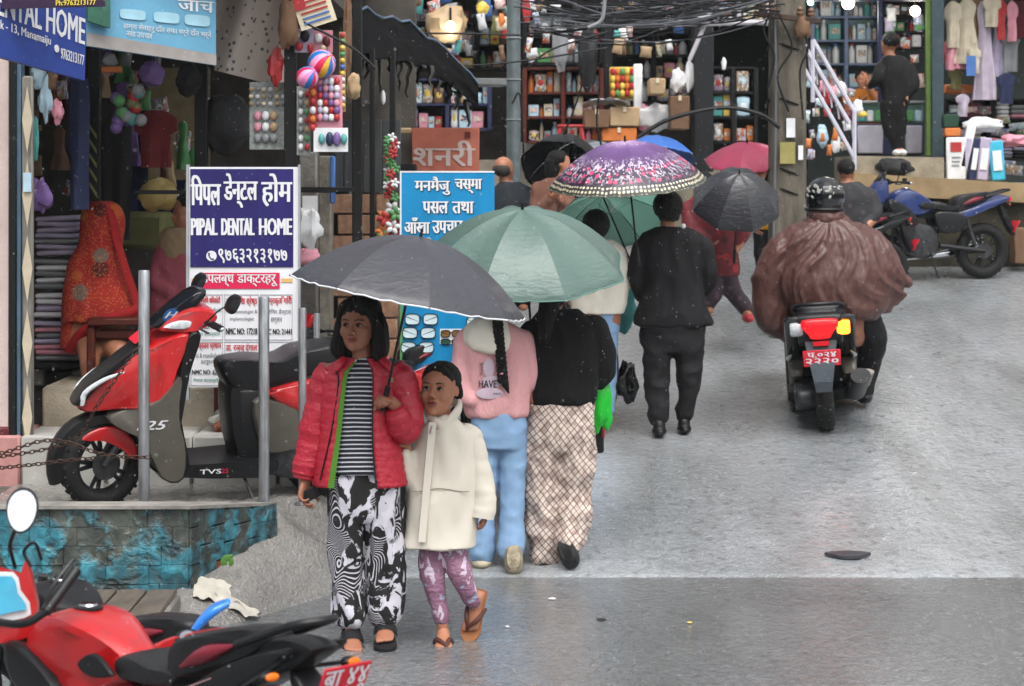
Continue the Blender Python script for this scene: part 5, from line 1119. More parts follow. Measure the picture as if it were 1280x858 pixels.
def scooter(label, loc, rz, body, panel, sc=1.0, side_text=True, plate_rear=None, lit=False, steer=0, plate_front=True, rot=None):
    T = thing('scooter', label, 'scooter', loc, rz, sc=sc, rot=rot)
    wheel(T, .66, .25, .25, .095, steer); wheel(T, -.62, .25, .25, .1)
    # front fender: black top strip with body colour flank
    mb = MB(); rings = []
    for k in range(12):
        a = -.35+2.1*k/11; cx = .66+.285*math.cos(a); cz = .25+.285*math.sin(a); w_ = .062+.0*k
        n_ = V((math.cos(a), 0, math.sin(a)))
        rings.append([V((cx, 0, cz))+n_*dz+V((0, dy, 0)) for dy, dz in ((-w_, -.05), (-w_*.9, .0), (-w_*.4, .022), (w_*.4, .022), (w_*.9, 0), (w_, -.05), (w_*.8, -.05), (0, -.0), (-w_*.8, -.05))])
    mb.loft(rings); part('front_fender', mb, M_PLBK, T)
    for sg in (-1, 1):
        mb = MB(); mb.pill([(.80, .405), (.70, .465), (.58, .46), (.49, .36), (.50, .28), (.57, .34), (.68, .395)], .012, sg*.075, .1, 3); part('fender_flank', mb, body, T)
        mb = MB(); mb.tube([(.66, sg*.06, .25), (.56, sg*.065, .42), (.50, sg*.06, .62)], [.018, .022, .025], 8); part('fork', mb, M_ENG, T)
    # apron
    def ap(x, z): return .45+.55*sst((.78-x)/.25)*(1 if z > .3 else .8)
    mb = MB(); mb.pill([(.66, .57), (.80, .55), (.865, .60), (.845, .68), (.74, .82), (.62, .93), (.52, 1.0), (.44, .99), (.42, .80), (.40, .62), (.52, .58)], .19, 0, .06, 3, taper=lambda x, z: .3+.7*sst((.84-x)/.34)); part('apron', mb, body, T)
    mb = MB(); mb.pill([(.68, .53), (.60, .47), (.48, .40), (.36, .18), (.24, .18), (.24, .40), (.33, .62), (.40, .78), (.46, .64), (.60, .59)], .207, 0, .05, 3, taper=lambda x, z: .55+.45*sst((.75-x)/.3)); part('side_shield', mb, GREYP, T)
    mb = MB(); mb.pill([(.40, 1.0), (.36, .78), (.27, .5), (.21, .24), (.26, .2), (.34, .5), (.42, .8), (.47, 1.0)], .2, 0, .04, 3); part('leg_shield', mb, M_PLBK, T)
    mb = MB(); mb.pill([(.885, .60), (.865, .70), (.76, .84), (.66, .95), (.63, .93), (.74, .80), (.82, .68), (.85, .60)], .1, 0, .1, 3); part('nose_strip', mb, M_PLBK, T)
    for sg in (-1, 1):
        mb = MB(); mb.tube([(.845, sg*.1, .60), (.86, sg*.095, .67), (.80, sg*.13, .745), (.72, sg*.165, .79)], [.010, .018, .015, .005], 8, sm=4); part('running_light', mb, M_GLCL, T)
    # floorboard and tunnel
    mb = MB(); mb.pill([(.36, .26), (.36, .20), (-.20, .17), (-.30, .22), (-.25, .28), (.1, .27)], .2, 0, .05, 2); part('floorboard', mb, M_PLBK, T)
    # seat and seat base
    mb = MB(); mb.pill([(.04, .80), (-.02, .66), (-.10, .62), (-.72, .80), (-.78, .87), (-.72, .91), (-.44, .88), (-.3, .82), (-.1, .83)], .15, 0, .16, 4, taper=lambda x, z: .78+.22*sst((-x+.05)/.25)*(1-.35*sst((-x-.45)/.35))); part('seat', mb, M_SEAT, T)
    mb = MB(); mb.pill([(.0, .66), (-.06, .28), (-.22, .24), (-.3, .3), (-.45, .52), (-.66, .74), (-.72, .8), (-.12, .67)], .14, 0, .1, 3); part('seat_base', mb, M_PLBK, T)
    for sg in (-1, 1):
        mb = MB(); mb.pill([(-.14, .60), (-.20, .35), (-.30, .30), (-.62, .40), (-.50, .52), (-.28, .60)], .04, sg*.145, .08, 3); part('side_panel', mb, GREYP, T)
        mb = MB(); mb.pill([(-.22, .64), (-.50, .50), (-.72, .66), (-.92, .80), (-.88, .84), (-.60, .74), (-.42, .70)], .05, sg*.14, .1, 3, taper=lambda x, z: 1); part('tail_panel', mb, panel, T)
        mb = MB(); mb.pill([(-.24, .67), (-.5, .725), (-.52, .67), (-.30, .655)], .02, sg*.165, .1, 2); part('tail_accent', mb, panel, T)
        mb = MB(); mb.tube([(-.45, sg*.155, .50), (-.55, sg*.175, .52), (-.66, sg*.16, .56)], [.006, .022, .006], 8, sm=3); part('chrome_trim', mb, M_CHR, T)
    mb = MB(); mb.pill([(-.60, .78), (-.70, .62), (-.86, .66), (-.94, .80), (-.90, .86), (-.74, .84)], .12, 0, .1, 3); part('tail_cowl', mb, M_PLBK, T)
    mb = MB(); mb.tube([(-.60, -.13, .85), (-.84, -.12, .91), (-.92, 0, .92), (-.84, .12, .91), (-.60, .13, .85)], .014, 8, sm=4); part('grab_rail', mb, M_PLBK, T)
    mb = MB(); mb.pill([(-.88, .70), (-.90, .82), (-.955, .80), (-.94, .68)], .10, 0, .2, 3, taper=lambda x, z: .6+.4*sst((z-.68)/.1)); part('tail_light', mb, mat('tail_light_lit', '#b00f16', .15, emit=.9) if lit else M_GLRED, T)
    for sg in (-1, 1):
        mb = MB(); mb.pill([(-.86, .70), (-.87, .80), (-.93, .79), (-.92, .72)], .035, sg*.125, .2, 3); part('indicator', mb, (mat('indicator_lit', '#ff8a1e', .15, emit=4) if lit and sg < 0 else M_GLCL), T)
    # engine, exhaust, swingarm, rear fender, plate
    mb = MB(); mb.pill([(-.20, .34), (-.25, .18), (-.50, .14), (-.74, .2), (-.72, .32), (-.5, .36)], .06, .1, .1, 3); part('engine', mb, M_ENG, T)
    mb = MB(); mb.tube([(-.28, -.14, .22), (-.40, -.17, .24), (-.86, -.2, .40)], [.03, .06, .055], 14); part('exhaust', mb, M_PLBK, T)
    mb = MB(); mb.tube([(-.42, -.2, .29), (-.84, -.225, .42)], [.055, .05], 10, flat=.5); part('heat_shield', mb, M_ALLOY if not lit else mat('shield_metal', '#77716a', .4, .6), T)
    mb = MB(); mb.loft([[V((-.90-.02*k+.02*(k > 3), y*(1-.1*k), .66-.07*k)) for y in (-.085, -.03, .03, .085)]+[V((-.88-.02*k, y*(1-.1*k), .66-.07*k)) for y in (.085, .03, -.03, -.085)] for k in range(6)]); part('mudflap', mb, M_PLBK if not lit else mat('mudflap_grey', '#3b4148', .35), T)
    if plate_rear:
        rr = Matrix.Rotation(R(-12), 3, 'Y'); mb = MB(); mb.box((-.945, 0, .545), (.008, .2, .115), rr, .003); pl = part('number_plate', mb, M_PLATE, T)
        mb = MB(); mb.box((-.925, 0, .645), (.02, .085, .032)); part('reflector', mb, mat('reflector_red', '#a3131d', .2, emit=.25), T)
        for t, (u0, v0, u1, v1) in plate_rear:
            lettering(T, t, u0, v0, u1, v1, 0, M_WHT, .002, fn=lambda a, b, y: V((-.945, 0, .545))+rr @ V((-.006+y*1, -a, b)))
    # handlebar cowl, headlamp, visor, mirrors
    mb = MB(); mb.pill([(.62, 1.0), (.60, 1.07), (.50, 1.13), (.38, 1.12), (.34, 1.06), (.44, 1.0)], .19, 0, .1, 3, taper=lambda x, z: .55+.45*sst((.66-x)/.2)); part('handlebar_cowl', mb, body, T)
    mb = MB(); mb.pill([(.66, 1.02), (.58, 1.14), (.50, 1.22), (.44, 1.20), (.50, 1.08), (.58, 1.02)], .105, 0, .12, 3); v_ = part('visor', mb, mat('smoked_visor', '#15181d', .12), T)
    mb = MB(); mb.lathe([(0, 0), (.036, 0), (.036, .004), (0, .004)], (.60, .103, 1.09), (.12, 1, .1), 18); part('badge', mb, mat('badge_blue', '#14406e', .3), T); lettering(T, 'H', .622, 1.072, .578, 1.108, 0, M_WHT, .002, fn=lambda a, b, y: V((.60, .103, 1.09))+V((.12, 1, .1)).normalized()*.006+V((a-.6, -.12*(a-.6), b-1.09)), shear=-.3)
    for sg in (-1, 1):
        mb = MB(); mb.pill([(.62, 1.03), (.55, 1.065), (.44, 1.055), (.50, 1.02)], .02, sg*.155, .2, 3); part('turn_light', mb, M_GLCL, T)
    grip(T, (.42, 0, 1.06), .32); mirror(T, (.42, .24, 1.07), (.36, .37, 1.19), w_=.1, h=.05); mirror(T, (.42, -.24, 1.07), (.36, -.37, 1.19), w_=.1, h=.05)
    if plate_front:
        rr = Matrix.Rotation(R(-38), 3, 'Y'); mb = MB(); mb.box((.69, 0, .955), (.006, .17, .07), rr, .002); part('front_plate', mb, M_PLATE, T)
    mb = MB(); mb.tube([(-.1, .12, .2), (-.16, .22, .02)], .01, 6); part('side_stand', mb, M_ENG, T)
    if side_text:
        lettering(T, '125', -.30, .60, -.42, .605, 0, M_WHT) if 0 else None
        for sg in (1,):
            f = lambda a, b, y: V((a, sg*(.217 if b > .4 else .2035)+y, b))
            lettering(T, '125', .52, .475, .37, .525, 0, M_WHT, .002, fn=lambda a, b, y: V((a, .209-y, b)), shear=-.3)
            lettering(T, 'TVS', .16, .212, .04, .238, 0, M_WHT, .001, fn=lambda a, b, y: V((a, .204-y, b)))
            lettering(T, '125', .05, .212, .0, .238, 0, M_RED, 0, fn=lambda a, b, y: V((a, .204-y, b)))
    return T
def motorcycle(label, loc, rz, tank, accent, sc=1.0, cowl=None, rot=None, plate=None, side=None, rail=None, handle=True, visor=None, white=None, mirrors=(1, -1), pz=0, shroud=None):
    T = thing('motorcycle', label, 'motorcycle', loc, rz, sc=sc, rot=rot)
    wheel(T, .70, .30, .30, .09); wheel(T, -.62, .30, .30, .12)
    for sg in (-1, 1):
        mb = MB(); mb.tube([(.70, sg*.085, .3), (.60, sg*.085, .62), (.50, sg*.08, .95)], [.02, .024, .022], 9); part('fork', mb, M_ENG, T)
        mb = MB(); mb.tube([(-.62, sg*.09, .30), (-.1, sg*.08, .36)], [.022, .03], 8); part('swingarm', mb, M_PLBK, T)
        mb = MB(); mb.tube([(-.5, sg*.1, .36), (-.38, sg*.11, .68)], .022, 8); part('shock', mb, M_ENG, T)
        mb = MB(); mb.pill([(.50, .74), (.30, .60), (.18, .58), (.20, .68), (.34, .80), (.50, .86)], .035, sg*.15, .15, 3); part('tank_shroud', mb, shroud or accent, T)
        mb = MB(); mb.pill([(-.02, .70), (-.10, .50), (-.32, .52), (-.40, .66), (-.22, .72)], .03, sg*.125, .12, 3); part('side_panel', mb, side or accent, T)
        mb = MB(); mb.pill([(-.30, .68), (-.42, .66), (-.84, .84), (-.86, .88), (-.60, .82)], .028, sg*.11, .1, 3); part('tail_panel', mb, cowl or tank, T)
        mb = MB(); mb.tube([(-.30, sg*.14, .705), (-.80, sg*.125, .855)], [.004, .008], 6, flat=.4); part('tail_stripe', mb, white or M_WHT, T)
        mb = MB(); mb.tube([(-.80, sg*.06, .80), (-.84, sg*.15, .80)], .007, 6); mb.ell((-.84, sg*.17, .80), (.02, .035, .018), nu=10, nv=6); part('indicator', mb, M_PLBK, T)
        mb = MB(); mb.ell((-.862, sg*.172, .80), (.008, .028, .014), nu=10, nv=6); part('indicator_lens', mb, M_GLOR, T)
    mb = MB(); mb.pill([(.74, .62), (.90, .50), (.96, .36), (.92, .36), (.84, .50), (.70, .60), (.52, .55), (.50, .58), (.60, .62)], .055, 0, .1, 3); part('front_fender', mb, M_PLBK, T)
    mb = MB(); mb.pill([(.46, .86), (.40, .93), (.26, .965), (.08, .90), (-.06, .80), (-.06, .74), (.12, .68), (.34, .70), (.48, .78)], .15, 0, .2, 4, taper=lambda x, z: .55+.45*sst((x+.08)/.3)); tk = part('tank', mb, tank, T)
    mb = MB(); mb.lathe([(0, 0), (.052, 0), (.052, .008), (.036, .014), (0, .014)], (.25, 0, .958), (-.1, 0, 1), 20); part('tank_cap_ring', mb, M_PLBK, T)
    mb = MB(); mb.lathe([(0, 0), (.034, 0), (.03, .006), (0, .006)], (.249, 0, .972), (-.1, 0, 1), 18); part('fuel_cap', mb, M_CHR, T)
    for sg in (-1, 1):
        mb = MB(); mb.pill([(.06, .83), (-.02, .78), (-.03, .755), (.08, .75), (.15, .79)], .012, sg*.132, .15, 3); part('knee_pad', mb, M_PLBK, T)
    mb = MB(); mb.pill([(.0, .80), (-.04, .74), (-.30, .72), (-.34, .78), (-.22, .79), (-.08, .83)], .12, 0, .18, 4); part('seat', mb, M_SEAT, T)
    mb = MB(); mb.pill([(-.26, .79), (-.28, .74), (-.66, .84), (-.74, .90), (-.68, .935), (-.50, .92), (-.36, .90), (-.28, .86)], .115, 0, .2, 4, taper=lambda x, z: 1-.4*sst((-x-.35)/.4)); part('pillion_seat', mb, M_SEAT, T)
    for sg in (-1, 1):
        mb = MB(); mb.tube([(-.36, sg*.112, .80), (-.48, sg*.108, .845), (-.60, sg*.088, .875)], [.006, .028, .006], 10, sm=4, flat=1); part('seat_flash', mb, MAROON, T)
    mb = MB(); mb.pill([(-.60, .80), (-.66, .74), (-.90, .84), (-.92, .885), (-.74, .90)], .065, 0, .15, 3); part('tail_cowl', mb, cowl or M_PLBK, T)
    mb = MB(); mb.pill([(-.895, .84), (-.92, .88), (-.95, .87), (-.93, .83)], .05, 0, .2, 3); part('tail_light', mb, M_GLRED, T)
    mb = MB(); mb.tube([(-.62, -.1, .88), (-.86, -.09, .945), (-.93, 0, .955), (-.86, .09, .945), (-.62, .1, .88)], .014, 8, sm=4); part('grab_rail', mb, rail or M_PLBK, T)
    mb = MB(); mb.pill([(-.80, .78), (-.84, .78), (-.99, .50), (-.96, .47), (-.90, .55)], .055, 0, .1, 2); part('plate_hanger', mb, M_PLBK, T)
    rr = Matrix.Rotation(R(-28), 3, 'Y'); mb = MB(); mb.box((-.985, 0, .56+pz), (.006, .2, .14), rr, .003); part('number_plate', mb, M_PLATE, T)
    for t, (u0, v0, u1, v1) in (plate or []):
        lettering(T, t, u0, v0, u1, v1, 0, M_WHT, .002, fn=lambda a, b, y: V((-.985, 0, .56+pz))+rr @ V((-.005+y, -a, b)))
    mb = MB(); mb.pill([(.34, .62), (.40, .44), (.30, .26), (.04, .22), (-.10, .30), (-.08, .52), (.08, .60)], .10, 0, .15, 3); part('engine', mb, M_ENG, T)
    mb = MB()
    for k in range(6): mb.box((.26, 0, .42+.028*k), (.17, .22, .008))
    part('cooling_fins', mb, M_ENG, T)
    mb = MB(); mb.tube([(.36, -.06, .50), (.44, -.1, .36), (.30, -.13, .22), (-.10, -.15, .24)], .022, 8, sm=4); mb.tube([(-.1, -.15, .24), (-.3, -.16, .27), (-.70, -.17, .40)], [.03, .052, .05], 12); part('exhaust', mb, M_CHR if tank == BLUE else M_PLBK, T)
    mb = MB(); mb.tube([(.50, 0, .90), (.30, 0, .70), (.0, 0, .68), (-.2, 0, .6)], .03, 8, sm=3); mb.tube([(.48, 0, .84), (.36, 0, .5), (.1, 0, .25)], .025, 8); part('frame', mb, M_PLBK, T)
    if handle:
        grip(T, (.46, 0, 1.04), .36, .1)
        for sg in mirrors: mirror(T, (.44, sg*.24, 1.05), (.40, sg*.36, 1.2), w_=.085, h=.055)
        mb = MB(); mb.pill([(.56, .80), (.68, .84), (.66, .96), (.56, 1.06), (.48, 1.04), (.48, .86)], .11, 0, .15, 3, taper=lambda x, z: .6+.4*sst((.7-x)/.15)); part('headlamp_cowl', mb, tank, T)
        mb = MB(); mb.pill([(.66, .84), (.695, .88), (.675, .95), (.64, .94)], .08, 0, .15, 3); part('headlamp', mb, M_GLCL, T)
        mb = MB(); mb.pill([(.62, .97), (.52, 1.14), (.49, 1.14), (.54, 1.0)], .075, 0, .15, 3); part('visor', mb, visor or mat('smoked_visor', '#15181d', .12), T)
        mb = MB(); mb.box((.47, 0, 1.05), (.06, .12, .05), bev=.015); part('instrument', mb, M_PLBK, T)
        for sg in (-1, 1):
            mb = MB(); mb.tube([(.44, sg*.2, 1.03), (.54, sg*.16, 1.06), (.58, sg*.06, .98), (.50, sg*.05, .84)], .005, 6, sm=5); part('cable', mb, M_PLBK, T)
            mb = MB(); mb.ell((.37, sg*.27, 1.065), (.03, .018, .02), nu=10, nv=6); part('brake_reservoir', mb, M_PLBK, T)
    mb = MB(); mb.tube([(.0, .1, .26), (-.04, .2, .01)], .01, 6); part('side_stand', mb, M_PLBK, T)
    return T
A_ = scooter('bright red scooter parked on the platform behind the bollards, facing left', (P(272, 0, 11.75).x, 11.75, .372), R(180+22), RED, RED, .9, steer=R(16), rot=(R(-7), 0, R(180+22)))
for o_ in [o for o in COL.objects if o.parent == A_]:        # steering head raked back
    if o_.name.startswith(('wheel', 'tyre', 'seat', 'side_panel', 'tail', 'engine', 'exhaust')): continue
    L_ = o_.matrix_basis.translation
    for v in o_.data.vertices:
        z_ = v.co.z+L_.z; x_ = v.co.x+L_.x
        if z_ > .5 and x_ > .15: v.co.x -= .46*(z_-.5)
motorcycle('black and red motorcycle parked behind the red scooter seat', (P(462, 0, 12.9).x, 12.9, .41), R(180+30), M_PLBK, RED, .74, cowl=RED, mirrors=(), visor=mat('red_edge_visor', '#8f1018', .3))
# blue motorcycle on the right
_p = P(1160, 350, 20.0)
motorcycle('blue and black motorcycle parked against the beige edged ledge', (_p.x-.02, 19.9, ground(2, 19.9)+.02), R(180+12), BLUE, M_PLBK, .80, cowl=BLUE, side=M_PLBK, plate=[('9', (-.06, -.04, .06, .04))])
# foreground motorcycles
dv = V((-.736, .8, 0)).normalized(); rz1 = math.atan2(.62, -.80)
_s = 440; _d = F/_s
m1 = motorcycle('large glossy red motorcycle with maroon flash nearest the camera at the bottom', (-1.01, 6.5, -.035), R(180-45), RED, RED, .87, cowl=M_PLBK, side=MAROON, mirrors=(), rot=(0, R(6), R(180-45)), pz=.2, shroud=M_PLBK, visor=mat('cyan_visor', '#4aa4c4', .08), plate=[('बा ४४', (-.09, .0, .09, .06)), ('१९५१', (-.09, -.065, .09, -.005))], white=mat('stripe_pale_red', '#c9a0a0', .3))
for o_ in [o for o in COL.objects if o.parent == m1 and o.name.startswith(('visor', 'tail_light'))]: bpy.data.objects.remove(o_)
m1.scale = (.9, .8, .82); m1.location.z = .0
for o_ in [o for o in COL.objects if o.parent == m1 and o.name.startswith(('handlebar', 'grip', 'lever', 'bar_end', 'headlamp', 'instrument', 'cable', 'brake_res'))]: bpy.data.objects.remove(o_)
def wplate(nm, pts, D, th, m, T): 
    mb = MB(); mb.loft([[P(x, y, D+.1*(x-20)/100)+V((0, o, 0)) for x, y in pts] for o in (0, th)]); return part(nm, mb, m, T, world=True)
wplate('fairing', [(-60, 690), (24, 712), (31, 690), (38, 712), (47, 752), (46, 792), (10, 800), (-60, 812)], 6.78, .05, RED, m1)
ws_ = wplate('windscreen_frame', [(-60, 706), (14, 708), (21, 716), (24, 732), (36, 748), (38, 764), (30, 768), (10, 772), (-60, 792)], 6.765, .012, M_WHITEP, m1)
wplate('windscreen', [(-60, 713), (12, 713), (17, 720), (20, 736), (31, 750), (32, 757), (10, 761), (-60, 781)], 6.755, .009, mat('cyan_visor', '#4aa4c4', .08), ws_)  # clear screen; its cyan reflection is put into the colour
m2 = motorcycle('black seated motorcycle with a bright blue grab rail behind the large red one', (-1.38, 7.66, -.1), R(180-45), M_PLBK, M_PLBK, .78, cowl=M_PLBK, rail=mat('bright_blue_rail', '#2b74c9', .25, coat=.5), handle=False)
for o_ in [o for o in COL.objects if o.parent == m2 and o.name.startswith(('grab_rail', 'visor'))]: bpy.data.objects.remove(o_)
def tube_at(nm, pts, r, D, m, T): mb = MB(); mb.tube([P(x, y, D+dy) for x, y, dy in pts], r, 10, sm=4); return part(nm, mb, m, T, world=True)
M_BR = mat('bright_blue_rail', '#2b74c9', .25, coat=.5)
tube_at('grab_rail', [(238, 794, 0), (252, 778, 0), (268, 764, 0), (285, 755, .02)], [.010, .013, .014, .010], 7.0, M_BR, m2); tube_at('grab_rail', [(238, 794, .16), (252, 776, .16), (268, 760, .16), (285, 752, .1)], [.010, .013, .014, .010], 7.0, M_BR, m2)
mb = MB(); mb.loft([[P(232+(x-232)*k, 804+(y-804)*k, 6.62+o) for x, y in catm([(188, 812), (205, 800), (235, 791), (283, 784), (286, 790), (268, 816), (225, 822)], 4, True)] for o, k in ((-.03, .8), (-.015, .97), (.0, 1), (.1, 1), (.12, .9))]); part('red_tail_cowl', mb, RED, m2, world=True)
mb = MB(); mb.lathe([(0, 0), (.036, 0), (.036, .006), (.024, .01), (0, .01)], P(234, 799, 6.60), (0, -.55, .85), 20); rg_ = part('cap_ring', mb, M_PLBK, m2, world=True)
mb = MB(); mb.lathe([(0, .009), (.022, .009), (.02, .014), (0, .014)], P(234, 799, 6.60), (0, -.55, .85), 18); part('fuel_cap', mb, M_CHR, rg_, world=True)
tube_at('handlebar', [(-30, 770, .1), (20, 776, 0), (52, 758, 0)], .012, 6.5, M_PLBK, m1); tube_at('grip', [(50, 760, 0), (92, 704, .1)], .018, 6.5, M_PLBK, m1); tube_at('lever', [(48, 748, -.05), (60, 720, -.05), (84, 690, 0)], .006, 6.45, M_ENG, m1); tube_at('cable', [(30, 700, 0), (20, 680, 0), (34, 668, 0), (44, 690, .05)], .005, 6.45, M_PLBK, m1)
# round mirror of the large red motorcycle, raised at the left edge
tube_at('mirror_stalk', [(10, 700, .1), (2, 672, .05), (8, 650, 0), (16, 640, 0)], .006, 6.4, M_PLBK, m1)
mb = MB(); c_ = P(16, 625, 6.4); mb.loft([[c_+V((.045*k*math.cos(a)*(1+.1*math.sin(a)), o+.026*k*math.sin(a), .062*k*math.sin(a))) for a in (2*PI*j/24 for j in range(24))] for o, k in ((.03, .3), (.022, .85), (.004, 1.04), (0, 1.0))]); part('mirror', mb, M_PLBK, m1, world=True)
mb = MB(); mb.loft([[c_+V((.041*math.cos(a)*(1+.1*math.sin(a)), o+.024*math.sin(a), .057*math.sin(a))) for a in (2*PI*j/24 for j in range(24))] for o in (-.001, -.004)]); part('mirror_glass', mb, M_MIR, m1, world=True)
# parts of bikes glimpsed in the street
motorcycle('dark motorcycle mostly hidden behind the man in the cream jumper', (P(738, 0, 14.9).x, 15.4, ground(.6, 15.4)), R(-80), M_PLBK, M_PLBK, .8, mirrors=(), cowl=M_PLBK)
motorcycle('dark motorcycle with yellow cover parked beside the blue one', (P(1056, 0, 19.0).x, 19.5, ground(2, 19.2)), R(180+20), M_PLBK, M_PLBK, .74, cowl=M_PLBK, side=mat('yellow_side', '#b3902c', .4))
# ridden scooter seen from behind
RS_ = F/14.3; rp = P(1046, 537, 14.05); rg = ground(rp.x, 14.05)
dupS = scooter('black scooter with lit tail lamp ridden up the wet street', (P(1046, 0, 14.7).x+.03, 15.3, ground(2, 14.66)+.0), R(90-7), mat('gloss_black', '#101114', .2, coat=.5), mat('gloss_black', '#101114', .2, coat=.5), 1.05, side_text=False, lit=True, plate_front=False, plate_rear=[('प.०२४', (-.075, .008, .075, .045)), ('२२२०', (-.085, -.045, .085, .002))], rot=(R(-4), R(0), R(90-7)))
dupS.scale = (1.0, 1.16, .89); dupS.location.x -= .02
for o_ in [o for o in COL.objects if o.parent == dupS and o.name.startswith('mirror')]: bpy.data.objects.remove(o_)

# ================================================================ UMBRELLAS
def umbrella(label, apex, rim_c, rad, m, sc_phase=0, handle=None, ribs=8, edge=None, sag=.05, scal=.06, cat='umbrella', curve=2.0, group=None, droop=0, tip=True):
    """canopy from apex to a rim circle centred on rim_c; handle = lower end of the shaft"""
    apex = V(apex); rim_c = V(rim_c); ax = (apex-rim_c); h = ax.length; ax.normalize()
    u = ax.orthogonal().normalized(); w_ = ax.cross(u)
    ref = V((1, 0, 0)); u = (ref-ax*ref.dot(ax)).normalized(); w_ = ax.cross(u)
    T = thing('umbrella', label, cat, rim_c, group=group)
    K = 10; NT = 14
    def pt(th, t, inner=0):
        fr = (th*ribs/(2*PI)) % 1; g = math.sin(PI*fr)
        r = rad*t*(1-scal*g*t*t); z = h*(1-t**curve)-sag*rad*g*math.sin(PI*min(1, t*.9))*1.0-droop*t**6
        wr = .004*math.sin(fr*40+t*9)*t*t*g
        return rim_c+(u*math.cos(th+sc_phase)+w_*math.sin(th+sc_phase))*r+ax*(z-inner+wr)
    for gI in range(ribs):            # one gore per rib gap
        mb = MB(); n_ = K
        for lay in (0, .003):
            base = len(mb.v)
            mb.add([pt(2*PI*(gI+j/n_)/ribs, max(.015, i/NT), lay) for i in range(NT+1) for j in range(n_+1)], [(i*(n_+1)+j, i*(n_+1)+j+1, (i+1)*(n_+1)+j+1, (i+1)*(n_+1)+j) for i in range(NT) for j in range(n_)])
        A0 = (n_+1)*(NT+1); mb.f += [(NT*(n_+1)+j, NT*(n_+1)+j+1, A0+NT*(n_+1)+j+1, A0+NT*(n_+1)+j) for j in range(n_)]
        po = part('panel', mb, m, T, world=True, ang=180)
        uvl = po.data.uv_layers.new(name='UVMap'); q_ = [((gI+j/n_)/ribs, i/NT) for i in range(NT+1) for j in range(n_+1)]*2
        for lp in po.data.loops: uvl.data[lp.index].uv = q_[lp.vertex_index]
        if edge:
            mb = MB(); mb.tube([pt(2*PI*(gI+j/n_)/ribs, 1.0)-ax*.001 for j in range(n_+1)], .0035, 5); part('edge_binding', mb, edge, T, world=True)
    for k in range(ribs):
        th = 2*PI*k/ribs; mb = MB(); mb.tube([pt(th, t, .008) for t in (.05, .25, .5, .75, .98)], .0028, 4); rb_ = part('rib', mb, M_CHR, T, world=True)
        mb = MB(); mb.tube([rim_c+ax*h*.25, pt(th, .5, .01)], .0022, 4); part('stretcher', mb, M_CHR, T, world=True)
        mb = MB(); mb.ell(pt(th, 1.0, .002), .006, nu=6, nv=4); part('rib_tip', mb, M_CHR, T, world=True)
    mb = MB(); mb.tube([apex-ax*.01, apex+ax*.035], [.008, .005], 8); part('ferrule', mb, M_BLK, T, world=True)
    hd = V(handle) if handle is not None else rim_c-ax*.45
    mb = MB(); mb.tube([apex-ax*.01, hd], .006, 8); part('shaft', mb, M_BLK, T, world=True)
    mb = MB(); mb.tube([hd+(apex-hd).normalized()*.05, hd-(apex-hd).normalized()*.06], .013, 10); part('handle', mb, M_BLK, T, world=True)
    return T
def m_umb(name, col, rough=.42, coat=.25, thin=.15):
    m, n, l, b = nodes(name); tc = n.new('ShaderNodeTexCoord').outputs['Object']; c = srgb(col)
    nz = tex(n, l, 'Noise', 5, tc, 4)
    l.new(mix(n, l, nz.outputs[0], tuple(x*.88 for x in c), tuple(min(1, x*1.12) for x in c)), b.inputs['Base Color'])
    b.inputs['Roughness'].default_value = rough; b.inputs['Coat Weight'].default_value = coat; b.inputs['Coat Roughness'].default_value = .2
    vv = tex(n, l, 'Voronoi', 130, tc); h = ramp(n, l, vv.outputs['Distance'], [(0, (1, 1, 1)), (.25, (0, 0, 0))])
    wr = tex(n, l, 'Noise', 16, mapping(n, l, tc, (1, 1, 2.5)), 3, .6)
    bumpn(n, l, b, mth(n, l, 'ADD', mth(n, l, 'MULTIPLY', h, .25), wr.outputs[0]), .6, .012)
    if thin:
        tr = n.new('ShaderNodeBsdfTranslucent'); tr.inputs[0].default_value = (*c, 1); ms = n.new('ShaderNodeMixShader'); ms.inputs[0].default_value = thin
        l.new(b.outputs[0], ms.inputs[1]); l.new(tr.outputs[0], ms.inputs[2]); l.new(ms.outputs[0], n['Material Output'].inputs[0])
    return m
M_UG = m_umb('umbrella_slate', '#3a3b42', .5); M_UGR = m_umb('umbrella_sage', '#536b64', .45); M_UBL = m_umb('umbrella_blue', '#2f62ae', .4); M_UPK = m_umb('umbrella_pink', '#c2476a', .4, thin=.3); M_UDK = m_umb('umbrella_dark', '#2f3035', .4); M_UIN = m_umb('umbrella_green_print', '#a5c4ba', .5, thin=.75)
